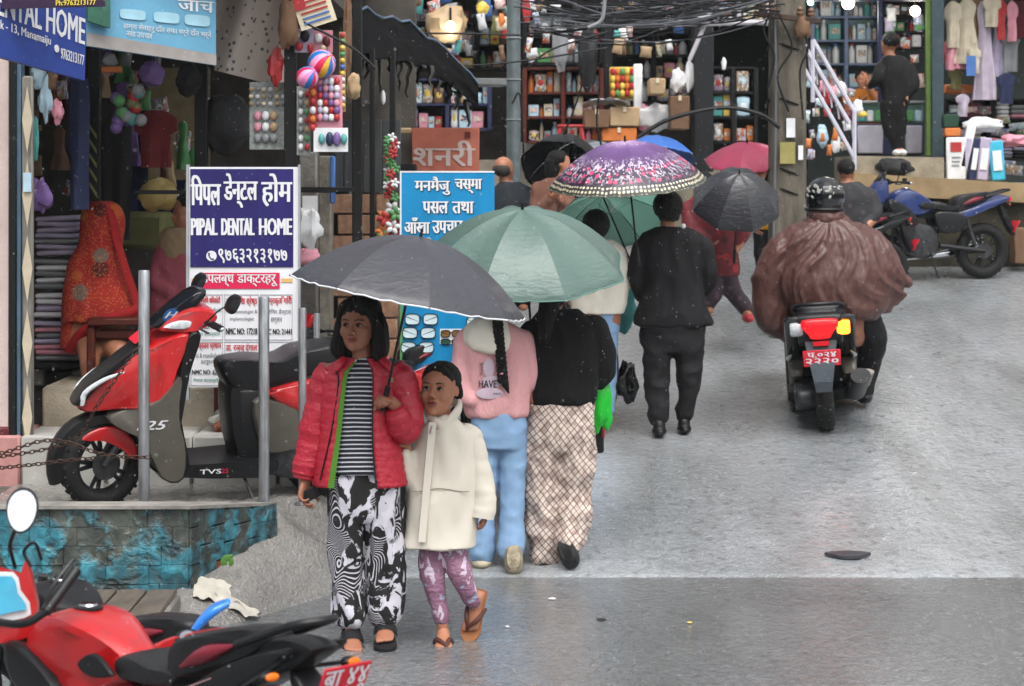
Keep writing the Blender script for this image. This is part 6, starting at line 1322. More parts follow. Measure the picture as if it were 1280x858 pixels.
def m_floral():
    m, n, l, b = nodes('purple_floral_cloth'); uv = n.new('ShaderNodeTexCoord').outputs['UV']
    sp = n.new('ShaderNodeSeparateXYZ'); l.new(uv, sp.inputs[0]); t = sp.outputs[1]
    base = ramp(n, l, t, [(0, '#a68cab'), (.12, '#8d6f9a'), (.3, '#5c3c72'), (.6, '#4a2b5c'), (.75, '#2a1534'), (.9, '#20102a'), (1, '#3a3d36')])
    def band(a, b_, w=.03):
        x = mth(n, l, 'SMOOTH_MIN', mth(n, l, 'DIVIDE', mth(n, l, 'SUBTRACT', t, a), w), mth(n, l, 'DIVIDE', mth(n, l, 'SUBTRACT', b_, t), w), .1)
        c = n.new('ShaderNodeClamp'); l.new(x, c.inputs[0]); return c.outputs[0]
    def spots(sx, sy, th, rnd=.6, off=0):
        v = tex(n, l, 'Voronoi', 1, mapping(n, l, uv, (sx, sy, 1), loc=(off, off, 0))); v.inputs['Randomness'].default_value = rnd
        return ramp(n, l, v.outputs['Distance'], [(th, (1, 1, 1)), (th+.05, (0, 0, 0))])
    wv = tex(n, l, 'Noise', 1, mapping(n, l, uv, (90, 14, 1)), 3, 1.5)
    spray = ramp(n, l, wv.outputs[0], [(.53, (0, 0, 0)), (.58, (1, 1, 1))])
    c = mix(n, l, mth(n, l, 'MULTIPLY', mth(n, l, 'MULTIPLY', spray, band(.50, .9, .12)), .9), base, '#b8aebe')
    c = mix(n, l, mth(n, l, 'MULTIPLY', spots(56, 12, .3, .5), band(.66, .88)), c, '#c23a63')
    c = mix(n, l, mth(n, l, 'MULTIPLY', spots(90, 18, .16, .9, 3), band(.5, .9)), c, '#cfc8d2')
    c = mix(n, l, mth(n, l, 'MULTIPLY', spots(40, 14, .2, 1, 5), band(.05, .26)), c, '#cfc0d0')
    c = mix(n, l, mth(n, l, 'MULTIPLY', spots(110, 22, .3, .2, 1), band(.9, 1.0, .01)), c, '#c9c4a8')
    l.new(c, b.inputs['Base Color']); b.inputs['Roughness'].default_value = .45; b.inputs['Coat Weight'].default_value = .2
    tc = n.new('ShaderNodeTexCoord').outputs['Object']; bumpn(n, l, b, tex(n, l, 'Noise', 16, tc, 3).outputs[0], .3, .006)
    return m
# ================================================================ PEOPLE
def m_skin(name, col):
    m, n, l, b = nodes(name); tc = n.new('ShaderNodeTexCoord').outputs['Object']; c = srgb(col)
    nz = tex(n, l, 'Noise', 14, tc, 4)
    l.new(mix(n, l, nz.outputs[0], tuple(x*.82 for x in c), tuple(x*1.15 for x in c)), b.inputs['Base Color'])
    b.inputs['Roughness'].default_value = .5; b.inputs['Subsurface Weight'].default_value = .08; b.inputs['Subsurface Radius'].default_value = (.01, .004, .002)
    bumpn(n, l, b, tex(n, l, 'Noise', 160, tc, 2).outputs[0], .12, .002)
    return m
SK1 = m_skin('skin_brown', '#925f48'); SK2 = m_skin('skin_warm_brown', '#a06b50'); SK3 = m_skin('skin_mid', '#94654c')
def m_hair(name, col='#0e0c0c'):
    m, n, l, b = nodes(name); tc = n.new('ShaderNodeTexCoord').outputs['Object']; c = srgb(col)
    nz = tex(n, l, 'Noise', 1, mapping(n, l, tc, (160, 160, 14)), 3, .3)
    l.new(mix(n, l, nz.outputs[0], tuple(x*.5 for x in c), tuple(x*1.9 for x in c)), b.inputs['Base Color']); b.inputs['Roughness'].default_value = .6; b.inputs['Specular IOR Level'].default_value = .25
    bumpn(n, l, b, nz.outputs[0], 1.0, .012); return m
HAIR = m_hair('black_hair')
M_EYEW = mat('eye_white', '#b8b0a8', .15, var=.03); M_IRIS = mat('iris_dark', '#160d08', .1, var=0); M_LIP = mat('lips', '#7a3b36', .45); M_BROW = mat('brow_hair', '#120d0b', .8); M_NAIL = mat('toenail', '#a77a66', .3); M_MOUTH = mat('mouth_dark', '#2a0f0d', .5)
class Fig:
    """a figure drafted in photograph pixels at one distance; x, y, depth and radii all in pixels of that distance"""
    def __init__(s, D, label, px, py, name='person', group=None, z=None):
        s.D = D; s.s = F/D; p = P(px, py, D); s.T = thing(name, label, 'person', (p.x, D, p.z if z is None else z), group=group); s.mb = MB()
    def p(s, px, py, dy=0): return P(px, py, s.D+dy/s.s)
    def tor(s, rings, p=2.3, n=28, sm=3, yaw=0):
        q = [tuple(list(r)+[0]*(5-len(r))) for r in rings]
        if sm and len(q) > 2: q = catm(q, sm)
        s.mb.loft([oval(s.p(r[0], r[1], r[4]), max(.5, r[2])/s.s, max(.5, r[3])/s.s, yaw, n, p) for r in q]); return s
    def limb(s, pts, sm=4, n=12, flat=1.0):
        s.mb.tube([s.p(*q[:3]) for q in pts], [q[3]/s.s for q in pts], n, sm=sm, flat=flat)
        for q in (pts[0], pts[-1]): s.mb.ell(s.p(*q[:3]), q[3]*.96/s.s, nu=12, nv=8)
        return s
    def ell(s, px, py, dy, rx, ry, rz, rot=None): s.mb.ell(s.p(px, py, dy), (rx/s.s, ry/s.s, rz/s.s), rot, 18, 12); return s
    def make(s, name, m, vox=.008, sm=4, disp=None, parent=None, label=None):
        o = part(name, remesh(s.mb, vox, sm, disp), m, parent or s.T, world=True, ang=180, label=label); s.mb = MB(); return o
    def raw(s, name, m, parent=None, ang=60):
        o = part(name, s.mb, m, parent or s.T, world=True, ang=ang); s.mb = MB(); return o
    def head(s, cx, cy, h, yaw=0, pitch=0, roll=0, dy=0, ears=True, face=True, mouth=.0, feat=True, dims=1.0):
        """cx,cy eye-level centre of the head in px; h crown to chin in px; yaw 0 looks at the camera, + to the viewer's right"""
        c = s.p(cx, cy, dy); k = h/s.s
        Rm = Matrix.Rotation(roll, 3, 'Y') @ Matrix.Rotation(yaw, 3, 'Z') @ Matrix.Rotation(pitch, 3, 'X')
        s.hc = c; s.hk = k; s.hR = Rm
        def L(x, y, z): return c+Rm @ (V((x, y, z))*k)
        s.L = L; mb = s.mb
        mb.ell(L(0, .05, .14), (.325*k, .41*k, .36*k), Rm, 22, 14)
        rings = []
        for z, hw, f0, b0 in ((.30, .27, -.30, .2), (.16, .318, -.355, .22), (.05, .32, -.345, .2), (-.05, .315, -.345, .18), (-.15, .30, -.350, .14), (-.26, .275, -.350, .10), (-.36, .232, -.342, .02), (-.43, .175, -.325, -.06), (-.475, .10, -.285, -.14)):
            rings.append([L(hw*math.cos(a), (f0+b0)/2+(b0-f0)/2*math.sin(a), z) for a in (2*PI*j/24 for j in range(24))])
        mb.loft(rings)
        if face:
            mb.tube([L(0, -.345, .06), L(0, -.385, -.04), L(0, -.44, -.125)], [.028*k, .038*k, .05*k], 10)
            for sg in (-1, 1):
                mb.ell(L(sg*.05, -.385, -.145), (.036*k, .04*k, .03*k), Rm, 10, 7)
                mb.ell(L(sg*.14, -.315, .085), (.105*k, .05*k, .032*k), Rm, 12, 7)      # brow ridge
                mb.ell(L(sg*.16, -.235, -.12), (.13*k, .11*k, .14*k), Rm, 16, 12)         # cheek
                mb.ell(L(sg*.13, -.305, .0), (.06*k, .035*k, .03*k), Rm, 12, 8)
            mb.ell(L(0, -.36, -.245), (.09*k, .045*k, .05*k), Rm, 12, 8); mb.ell(L(0, -.335, -.42), (.08*k, .05*k, .06*k), Rm, 12, 8)
        if ears:
            for sg in (-1, 1):
                mb.ell(L(sg*.315, .03, -.03), (.03*k, .07*k, .1*k), Rm @ Matrix.Rotation(sg*-.35, 3, 'Z'), 12, 8)
        return s
    def face_parts(s, body, mouth=0, gaze=0):
        L, k, Rm = s.L, s.hk, s.hR
        for sg in (-1, 1):
            mb = MB(); mb.ell(L(sg*.13, -.312, .005), (.06*k, .036*k, .026*k), Rm, 14, 9); e = part('eye', mb, M_EYEW, s.T, world=True)
            mb = MB(); mb.ell(L(sg*.13+gaze*.022, -.345, .005), (.036*k, .014*k, .034*k), Rm, 12, 8); part('iris', mb, M_IRIS, e, world=True)
            for up, w_ in ((1, .013), (-1, .008)):
                mb = MB(); mb.tube([L(sg*.13-.064, -.315, .0), L(sg*.13-.03, -.352, up*.027+.004), L(sg*.13+.03, -.352, up*.027+.004), L(sg*.13+.064, -.312, .0)], [.008*k, w_*k, w_*k, .008*k], 7, sm=4)
                part('eyelid', mb, M_IRIS if up > 0 else SK1, e, world=True)
            mb = MB(); mb.tube([L(sg*.06, -.362, .095), L(sg*.13, -.372, .118), L(sg*.215, -.325, .095)], [.014*k, .017*k, .005*k], 7, sm=4, flat=.5); part('eyebrow', mb, M_BROW, s.T, world=True)
            mb = MB(); mb.ell(L(sg*.032, -.425, -.168), (.014*k, .012*k, .009*k), Rm, 8, 6); part('nostril', mb, M_MOUTH, s.T, world=True)
        if mouth: mb = MB(); mb.ell(L(0, -.388, -.26), (.062*k, .018*k, .02*k), Rm, 12, 8); part('open_mouth', mb, M_MOUTH, s.T, world=True)
        g = .014 if mouth else 0
        mb = MB(); mb.tube([L(-.10, -.365, -.253), L(-.04, -.407, -.236+g), L(0, -.412, -.243+g), L(.04, -.407, -.236+g), L(.10, -.365, -.253)], [.005*k, .018*k, .017*k, .018*k, .005*k], 8, sm=3); part('upper_lip', mb, M_LIP, s.T, world=True)
        mb = MB(); mb.tube([L(-.09, -.365, -.258), L(0, -.408, -.275-g), L(.09, -.365, -.258)], [.005*k, .022*k, .005*k], 8, sm=4); part('lower_lip', mb, M_LIP, s.T, world=True)
    def hand(s, w_, d, nrm, side=1, size=1.0, curl=(.5, .6, .5), spread=.12, thumb=.5, tcurl=.3, r=None):
        """w_ wrist point, d direction of fingers, nrm palm normal (palm faces nrm), side + puts the thumb towards d x nrm"""
        d = V(d).normalized(); nrm = V(nrm); nrm = (nrm-d*nrm.dot(d)).normalized(); x = d.cross(nrm)*side; S = size; mb = s.mb; w_ = V(w_)
        rot = Matrix((x, nrm, d)).transposed()
        rings = []
        for t, hw, hh in ((0, .026, .019), (.02, .031, .019), (.05, .04, .017), (.078, .042, .015), (.09, .038, .011)):
            rings.append([w_+d*t*S+x*(hw*S*math.cos(a))+nrm*(hh*S*math.sin(a)) for a in (2*PI*j/16 for j in range(16))])
        mb.loft(rings)
        for i, (off, ln, rr) in enumerate(((.030, .070, .0088), (.010, .080, .0092), (-.011, .074, .0088), (-.030, .058, .0078))):
            p = w_+d*(.082 if i in (1, 2) else .076)*S+x*off*S; dd = (d+x*off*spread*14).normalized(); pts = [p-d*.02*S, p]; ang = 0
            for j, fr in enumerate((.45, .3, .25)):
                ang += curl[j]*(1+.12*i); q = dd*math.cos(ang)+nrm*math.sin(ang); p = p+q*ln*S*fr; pts.append(p)
            mb.tube(pts, [rr*S*1.05, rr*S*1.05, rr*S, rr*S*.92, rr*S*.75], 9, sm=2); mb.ell(pts[-1], rr*S*.8, nu=8, nv=6)
        p = w_+d*.018*S+x*.024*S; q = (d*.65+x*.75*thumb*1.6+nrm*.35).normalized(); p2 = p+q*.038*S; q2 = (q+nrm*tcurl+d*.2).normalized(); p3 = p2+q2*.03*S; q3 = (q2+nrm*tcurl-x*tcurl).normalized(); p4 = p3+q3*.024*S
        mb.tube([p-q*.01*S, p, p2, p3, p4], [.014*S, .0145*S, .0115*S, .0098*S, .008*S], 9, sm=2); mb.ell(p4, .0085*S, nu=8, nv=6)
    def foot(s, an, d, ln=.22, w_=.085, toes=True, nrm=(0, 0, 1)):
        """an ankle point, d heading of the toes, nrm up out of the instep"""
        d = V(d).normalized(); nrm = V(nrm); nrm = (nrm-d*nrm.dot(d)).normalized(); x = d.cross(nrm); an = V(an); mb = s.mb; H = .07
        base = an-nrm*H
        rings = []
        for t, hw, hh in ((-.24, .25, .22), (-.2, .33, .40), (-.05, .34, .52), (.1, .34, .48), (.3, .38, .34), (.5, .46, .25), (.62, .46, .19), (.7, .36, .14)):
            c = base+d*t*ln+nrm*hh*w_*.9
            rings.append([c+x*(hw*w_*math.cos(a))+nrm*(hh*w_*.9*math.sin(a)) for a in (2*PI*j/16 for j in range(16))])
        mb.loft(rings)
        if toes:
            for i, (off, l2, rr) in enumerate(((-.36, .15, .0115), (-.16, .14, .0085), (.02, .12, .008), (.19, .10, .0075), (.34, .07, .0072))):
                sg = 1; p = base+d*(.62)*ln+x*off*w_*1.0*s.tside+nrm*.013
                mb.tube([p-d*.02, p, p+d*l2*ln*.6+nrm*.003, p+d*l2*ln], [rr, rr*1.05, rr, rr*.8], 8, sm=2); mb.ell(p+d*l2*ln, rr*.85, nu=8, nv=6)
        return base, d, x, nrm
    tside = 1
def sole(s, name, fr, m, ln=.235, w_=.09, th=.018, parent=None, flare=1.0):
    base, d, x, n_ = fr; pr = [(-.26, .22), (-.22, .34), (-.05, .36), (.15, .36), (.4, .44), (.6, .5), (.74, .46), (.86, .26), (.9, .06)]
    mb = MB(); out = [(t*ln, hw*w_) for t, hw in pr]+[(t*ln, -hw*w_) for t, hw in pr[::-1]]
    out = catm(out, 3, True)
    mb.loft([[base+d*a+x*b*k-n_*z for a, b in out] for z, k in ((.0, .95), (.003, 1.0), (th-.003, 1.0), (th, .96))])
    return part(name, mb, m, parent or s.T, world=True)
def strap(s, fr, parent, m, t0=.28, t1=.5, w_=.098, h=.052, closed=True):
    base, d, x, n_ = fr; ln = .22; mb = MB(); N = 12
    for lay in (0,):
        mb.sheet(lambda u, v: base+d*ln*(t0+(t1-t0)*v)+x*(w_*.5*math.cos(PI*(u)))+n_*(-.006+h*(1-.28*v)*math.sin(PI*u)**.7), N, 5)
        mb.sheet(lambda u, v: base+d*ln*(t0+(t1-t0)*v)+x*(w_*.46*math.cos(PI*(u)))+n_*(-.006+h*.9*(1-.28*v)*math.sin(PI*u)**.7), N, 5)
    return part('strap', mb, m, parent, world=True, ang=180)
def thong(s, fr, parent, m, T_=None):
    base, d, x, n_ = fr; ln = .22; k = s.tside
    mb = MB()
    tip = base+d*ln*.62+x*(-.14*.085*k)+n_*.006; top = tip+n_*.022-d*.012
    for sg in (-1, 1): mb.tube([tip, top, base+d*ln*.38+x*sg*.026+n_*.045, base+d*ln*.12+x*sg*.042+n_*.008], [.005, .007, .011, .007], 8, sm=4, flat=1)
    return part('thong_strap', mb, m, parent, world=True)

def cloth(name, col, rough=.85, var=.12, bump=.35, bs=28, weave=350, spec=.3, coat=0, stretch=(1, 1, .45)):
    m, n, l, b = nodes(name); tc = n.new('ShaderNodeTexCoord').outputs['Object']; c = srgb(col)
    nz = tex(n, l, 'Noise', 7, tc, 5)
    l.new(mix(n, l, nz.outputs[0], tuple(x*(1-var) for x in c), tuple(min(1, x*(1+var)) for x in c)), b.inputs['Base Color'])
    b.inputs['Roughness'].default_value = rough; b.inputs['Specular IOR Level'].default_value = spec; b.inputs['Coat Weight'].default_value = coat
    f = tex(n, l, 'Noise', bs, mapping(n, l, tc, stretch), 4, .4); wv = tex(n, l, 'Noise', weave, tc, 2)
    bumpn(n, l, b, mth(n, l, 'ADD', f.outputs[0], mth(n, l, 'MULTIPLY', wv.outputs[0], .12)), bump, .02)
    return m
# patterned cloths
def m_stripes():
    m, n, l, b = nodes('striped_jersey'); g = n.new('ShaderNodeTexCoord').outputs['Object']
    sp = n.new('ShaderNodeSeparateXYZ'); nz = tex(n, l, 'Noise', 5, g, 2); l.new(g, sp.inputs[0])
    z = mth(n, l, 'ADD', mth(n, l, 'MULTIPLY', sp.outputs[2], 2*PI/.0188), mth(n, l, 'MULTIPLY', nz.outputs[0], 1.6))
    z = mth(n, l, 'ADD', z, mth(n, l, 'MULTIPLY', mth(n, l, 'POWER', mth(n, l, 'ABSOLUTE', sp.outputs[0]), 2), 120))
    l.new(ramp(n, l, mth(n, l, 'SINE', z), [(.5, '#15161f'), (.62, '#b3b5bf')]), b.inputs['Base Color']); b.inputs['Roughness'].default_value = .85
    bumpn(n, l, b, tex(n, l, 'Noise', 18, g, 3).outputs[0], .3, .02); return m
def m_bwprint():
    m, n, l, b = nodes('black_white_swirl_print'); g = n.new('ShaderNodeTexCoord').outputs['Object']
    v = tex(n, l, 'Noise', 4.5, mapping(n, l, g, (1, 1, .55)), 2, .8)
    w1 = tex(n, l, 'Noise', 3.2, mapping(n, l, g, (1, 1, .6), loc=(4, 2, 1)), 1, 1.2)
    st = mth(n, l, 'SINE', mth(n, l, 'MULTIPLY', w1.outputs[0], 300))
    lines = ramp(n, l, st, [(.55, '#0d0d10'), (.66, '#b4b2bb')])
    blob = ramp(n, l, tex(n, l, 'Noise', 15, mapping(n, l, g, (1, 1, .6)), 3, 1.6).outputs[0], [(.50, '#0d0d10'), (.53, '#bcbac4')])
    k = tex(n, l, 'Noise', 8, mapping(n, l, g, (1, 1, .7), loc=(7, 0, 3)), 1)
    l.new(mix(n, l, ramp(n, l, k.outputs[0], [(.45, (0, 0, 0)), (.47, (1, 1, 1))]), lines, blob), b.inputs['Base Color']); b.inputs['Roughness'].default_value = .8
    bumpn(n, l, b, tex(n, l, 'Noise', 22, mapping(n, l, g, (1, 1, .4)), 3).outputs[0], .5, .02); return m
def m_legging():
    m, n, l, b = nodes('mauve_printed_leggings'); g = n.new('ShaderNodeTexCoord').outputs['Object']
    base = ramp(n, l, tex(n, l, 'Noise', 10, g, 3).outputs[0], [(.3, '#6f4c62'), (.7, '#916a80')])
    v = tex(n, l, 'Noise', 30, mapping(n, l, g, (1, 1, .6), (0, .7, 0)), 1, .4)
    c = mix(n, l, ramp(n, l, v.outputs[0], [(.60, (0, 0, 0)), (.63, (1, 1, 1))]), base, '#b9a9ba')
    c = mix(n, l, ramp(n, l, tex(n, l, 'Noise', 26, mapping(n, l, g, (1, 1, 1), (0, -.7, 0), (3, 1, 4)), 1).outputs[0], [(.63, (0, 0, 0)), (.66, (.8, .8, .8))]), c, '#8e97b0')
    l.new(c, b.inputs['Base Color']); b.inputs['Roughness'].default_value = .8
    bumpn(n, l, b, tex(n, l, 'Noise', 40, mapping(n, l, g, (1, 1, 2.2)), 3).outputs[0], .7, .012); return m
def m_checks():
    m, n, l, b = nodes('beige_weave_check_print'); g = n.new('ShaderNodeTexCoord').outputs['Object']
    nz = tex(n, l, 'Noise', 6, g, 2)
    vm = n.new('ShaderNodeVectorMath'); vm.operation = 'ADD'; l.new(g, vm.inputs[0]); l.new(mapping(n, l, nz.outputs['Color'], (.035, .035, .035)), vm.inputs[1])
    sp = n.new('ShaderNodeSeparateXYZ'); l.new(vm.outputs[0], sp.inputs[0])
    a = mth(n, l, 'ADD', sp.outputs[0], mth(n, l, 'MULTIPLY', sp.outputs[2], .75)); b2 = mth(n, l, 'SUBTRACT', sp.outputs[0], mth(n, l, 'MULTIPLY', sp.outputs[2], .95))
    s1 = mth(n, l, 'ABSOLUTE', mth(n, l, 'SINE', mth(n, l, 'MULTIPLY', a, PI/.034))); s2 = mth(n, l, 'ABSOLUTE', mth(n, l, 'SINE', mth(n, l, 'MULTIPLY', b2, PI/.034)))
    k = mth(n, l, 'MINIMUM', s1, s2)
    fill = ramp(n, l, tex(n, l, 'Noise', 25, g, 2).outputs[0], [(.4, '#a08c84'), (.55, '#c9b9ae')])
    l.new(mix(n, l, ramp(n, l, k, [(.14, (0, 0, 0)), (.26, (1, 1, 1))]), '#2b2224', fill), b.inputs['Base Color']); b.inputs['Roughness'].default_value = .85
    bumpn(n, l, b, tex(n, l, 'Noise', 20, mapping(n, l, g, (1, 1, .5)), 3).outputs[0], .5, .02); return m
def m_shawl():
    m, n, l, b = nodes('red_orange_patterned_shawl'); g = n.new('ShaderNodeTexCoord').outputs['Object']
    v = tex(n, l, 'Voronoi', 8.5, mapping(n, l, g, (1, .01, 1))); v.inputs['Randomness'].default_value = .45
    colr = n.new('ShaderNodeSeparateColor'); l.new(v.outputs['Color'], colr.inputs[0])
    cell = ramp(n, l, colr.outputs[0], [(0, '#a8481b'), (.3, '#9c2418'), (.5, '#57181a'), (.62, '#6b5a50'), (.78, '#b0541c'), (.9, '#a0281d')], 'CONSTANT')
    c = mix(n, l, ramp(n, l, v.outputs['Distance'], [(.36, (1, 1, 1)), (.44, (0, 0, 0))]), '#96201a', cell)
    d = tex(n, l, 'Voronoi', 70, g); c = mix(n, l, ramp(n, l, d.outputs['Distance'], [(.25, (.5, .5, .5)), (.4, (0, 0, 0))]), c, '#c07a3c')
    l.new(c, b.inputs['Base Color']); b.inputs['Roughness'].default_value = .9
    bumpn(n, l, b, tex(n, l, 'Noise', 12, mapping(n, l, g, (1.5, 1, .5)), 3).outputs[0], .5, .02); return m
M_REDJ = cloth('red_puffer_nylon', '#a5112b', .5, .12, .45, 40, 300, .5, coat=.1, stretch=(1, 1, 1)); M_LIME = cloth('lime_lining', '#467a24', .7, .1)
M_CREAM = cloth('cream_raincoat', '#c9c3b6', .6, .05, .16, 9, 500); M_PINKH = cloth('pink_fleece', '#cf9a9c', .95, .06, .35, 60); M_WHOOD = cloth('white_hood', '#dcd7ca', .95, .05)
M_JEAN = cloth('light_denim', '#7896b6', .85, .2, .3, 14); M_JEAND = cloth('mid_denim', '#3f5f80', .85, .2, .5, 18); M_BLKK = cloth('black_knit', '#0d0d0f', .95, .3, .5, 35); M_SUIT = cloth('black_suit', '#131215', .8, .2, .35, 18)
M_PONCHO = cloth('brown_rain_poncho', '#4a2d28', .5, .25, .6, 12, 60, .4, coat=.12, stretch=(1.6, 1.6, .7)); M_SHOE = mat('worn_sole', '#8d8470', .8, var=.3, vs=30, bump=.6, bs=70); M_SHOEB = mat('black_shoe', '#121214', .4, bump=.2); M_SAND = mat('black_sandal', '#17171a', .6, bump=.3)

# ---------------------------------------------------------------- girl in the red jacket
g = Fig(10.0, 'girl in red quilted jacket and striped top carrying the dark grey umbrella', 456, 805, z=0)
g.head(449.5, 405, 67, yaw=R(-20), pitch=R(3))
g.limb([(452, 430, 3, 12), (453, 452, 5, 13)], 0)
g.tor([(453, 448, 22, 12, 5), (453, 460, 42, 20, 5), (452, 490, 40, 26, 3), (452, 530, 34, 24, 2), (454, 575, 34, 22, 2), (455, 610, 34, 22, 2), (455, 630, 28, 20, 2)])
g.limb([(414, 466, 6, 13), (396, 530, 8, 11), (384, 590, 4, 8), (381, 603, 1, 7)]); g.limb([(494, 466, 5, 13), (508, 522, 0, 11), (494, 508, -28, 8.5), (488, 502, -34, 7.5)])
g.limb([(438, 628, 2, 16), (435, 700, 0, 11), (438, 772, -2, 9.5)]); g.limb([(472, 628, 2, 16), (480, 700, 2, 11), (481, 762, 6, 9.5)])
g.hand(g.p(381, 601, 1), (-.12, -.25, -1), (.75, -.3, 0), side=-1, size=.93, curl=(.55, .6, .4), thumb=.6)
g.hand(g.p(494, 505, -30), (-.75, -.45, .35), (-.35, -.2, -.9), side=-1, size=.9, curl=(1.15, 1.3, .6), spread=.02, thumb=.2, tcurl=.8)
g.tside = 1; f1 = g.foot(g.p(439, 779, -2), (.12, -1, -.2), .225); g.tside = -1; f2 = g.foot(g.p(482, 768, 8), (.04, -1, -.18), .22)
body = g.make('body', SK1, .0045, 3)
g.face_parts(body, gaze=-.6)
# bob hair
g.mb = MB(); L = g.L; k = g.hk; Rm = g.hR
g.mb.ell(L(0, .10, .20), (.385*k, .44*k, .36*k), Rm, 22, 14)
for sg in (-1, 1):
    g.mb.tube([L(sg*.02, -.12, .47), L(sg*.16, -.235, .40), L(sg*.29, -.21, .24), L(sg*.355, -.10, .05), L(sg*.40, -.06, -.2), L(sg*.42, -.08, -.45), L(sg*.36, -.08, -.66)], [.09*k, .085*k, .08*k, .09*k, .12*k, .15*k, .08*k], 12, sm=4)
    g.mb.tube([L(sg*.3, .12, .2), L(sg*.36, .14, -.1), L(sg*.34, .14, -.5), L(sg*.28, .14, -.7)], [.12*k, .15*k, .17*k, .1*k], 12, sm=4)
g.mb.tube([L(0, .3, .2), L(0, .34, -.2), L(0, .28, -.68)], [.28*k, .26*k, .2*k], 14, sm=3)
def strands(amp, f=55, fz=6):
    def fn(co, no):
        return np.array([amp*noise.noise(V((p[0]*f, p[1]*f, p[2]*fz))) for p in co])
    return fn
g.make('hair', HAIR, .0045, 4, strands(.004, 60, 7))
# striped shirt
g.tor([(453, 446, 15, 13, 5), (453, 452, 24, 17, 5), (453, 462, 40, 25, 4), (452, 495, 41, 31, 2), (451, 535, 40, 31, 0), (450, 570, 44, 33, 0), (450, 590, 47, 35, 0)]).make('striped_top', m_stripes(), .007, 4, folds(.006, (7, 7, 4), 3))
# trousers
g.tor([(456, 582, 43, 29, 1), (456, 605, 49, 32, 1), (456, 632, 46, 30, 1), (456, 650, 30, 24, 1)])
g.limb([(436, 612, 0, 26), (433, 640, 0, 26.5), (431, 680, -2, 23), (434, 730, -3, 21), (437, 766, -3, 21.5)], 5); g.limb([(476, 612, 2, 26), (480, 640, 2, 27), (482, 680, 3, 25), (481, 730, 3, 24), (480, 764, 5, 22)], 5)
g.make('printed_trousers', m_bwprint(), .007, 3, folds(.02, (10, 10, 3), 8, .8))
# jacket: open quilted shell
def jshell(rows, a_open0, a_open1, nrows=46, puff=.010, th=.012):
    """rows: (cx, y, hw, hd, dy); angles measured from the viewer's right; gap at the front between a_open0..1"""
    q = catm(rows, 8); mb = MB(); N = 44; lay_pts = []
    for lay in (0, 1):
        base = len(mb.v); vs = []
        for i, r in enumerate(q):
            t = i/(len(q)-1); c = g.p(r[0], r[1], r[4])
            b0 = a_open1(t) if callable(a_open1) else a_open1; b1 = 2*PI+(a_open0(t) if callable(a_open0) else a_open0)
            for j in range(N+1):
                a = b0+(b1-b0)*j/N
                pf = (puff*abs(math.sin(PI*(t*19.0+.5*math.sin(a*2))))**.6 if lay == 0 else -th)+.004*noise.noise(V((a*5, t*30, 1)))*(1-lay)
                rx = r[2]/g.s+pf; ry = r[3]/g.s+pf
                vs.append(c+V((rx*math.cos(a), ry*math.sin(a), 0)))
        mb.add(vs, [(i*(N+1)+j, i*(N+1)+j+1, (i+1)*(N+1)+j+1, (i+1)*(N+1)+j) for i in range(len(q)-1) for j in range(N)])
    n1 = len(q)*(N+1); R_ = len(q)
    rim = [(j, j+1, n1+j+1, n1+j) for j in range(N)]+[((R_-1)*(N+1)+j, (R_-1)*(N+1)+j+1, n1+(R_-1)*(N+1)+j+1, n1+(R_-1)*(N+1)+j) for j in range(N)]
    rim += [(i*(N+1)+e, (i+1)*(N+1)+e, n1+(i+1)*(N+1)+e, n1+i*(N+1)+e) for i in range(R_-1) for e in (0, N)]
    mb.f += rim; return mb, q
rowsJ = [(453, 447, 24, 18, 6), (452, 455, 36, 25, 5), (451, 466, 49, 30, 5), (450, 500, 50, 36, 3), (449, 540, 50, 37, 1), (449, 575, 54, 39, 0), (450, 606, 58, 41, 0)]
aL = lambda t: R(-104-26*t)+0*t; aR = lambda t: R(-72+6*t)
mbJ, qJ = jshell(rowsJ, aL, aR)
me_, c_ = mesh_of(mbJ, 'red_jacket', True, 180); jk = part('red_jacket', (me_, c_), M_REDJ, g.T, world=True)
def edge_strip(nm, m, side, w0, w1, out, thick=.006):
    mb = MB(); pts = []
    def fn(u, v):
        i = v*(len(qJ)-1); r = qJ[int(min(i, len(qJ)-1))]; t = v; c = g.p(r[0], r[1], r[4]); a = (aL(t) if side < 0 else aR(t)); w_ = w0+(w1-w0)*t
        aa = a-side*0+( (u)*w_*(1 if side < 0 else -1))
        return c+V(((r[2]/g.s+out)*math.cos(aa), (r[3]/g.s+out)*math.sin(aa), 0))
    mb.sheet(fn, 3, 44)
    mb.sheet(lambda u, v: fn(u, v)+V((0, .006, 0)), 3, 44); return part(nm, mb, m, jk, world=True, ang=180)
edge_strip('lime_lining', M_LIME, -1, R(5), R(10), .004); edge_strip('zip_edge', M_BLK, 1, 0, R(3.2), .009)
mb = MB(); mb.tube([g.p(*q) for q in ((427, 452, -20), (420, 462, -24), (423, 480, -27), (414, 540, -30), (400, 600, -28))], .004, 5, sm=4); part('dark_zip', mb, M_BLK, jk, world=True)
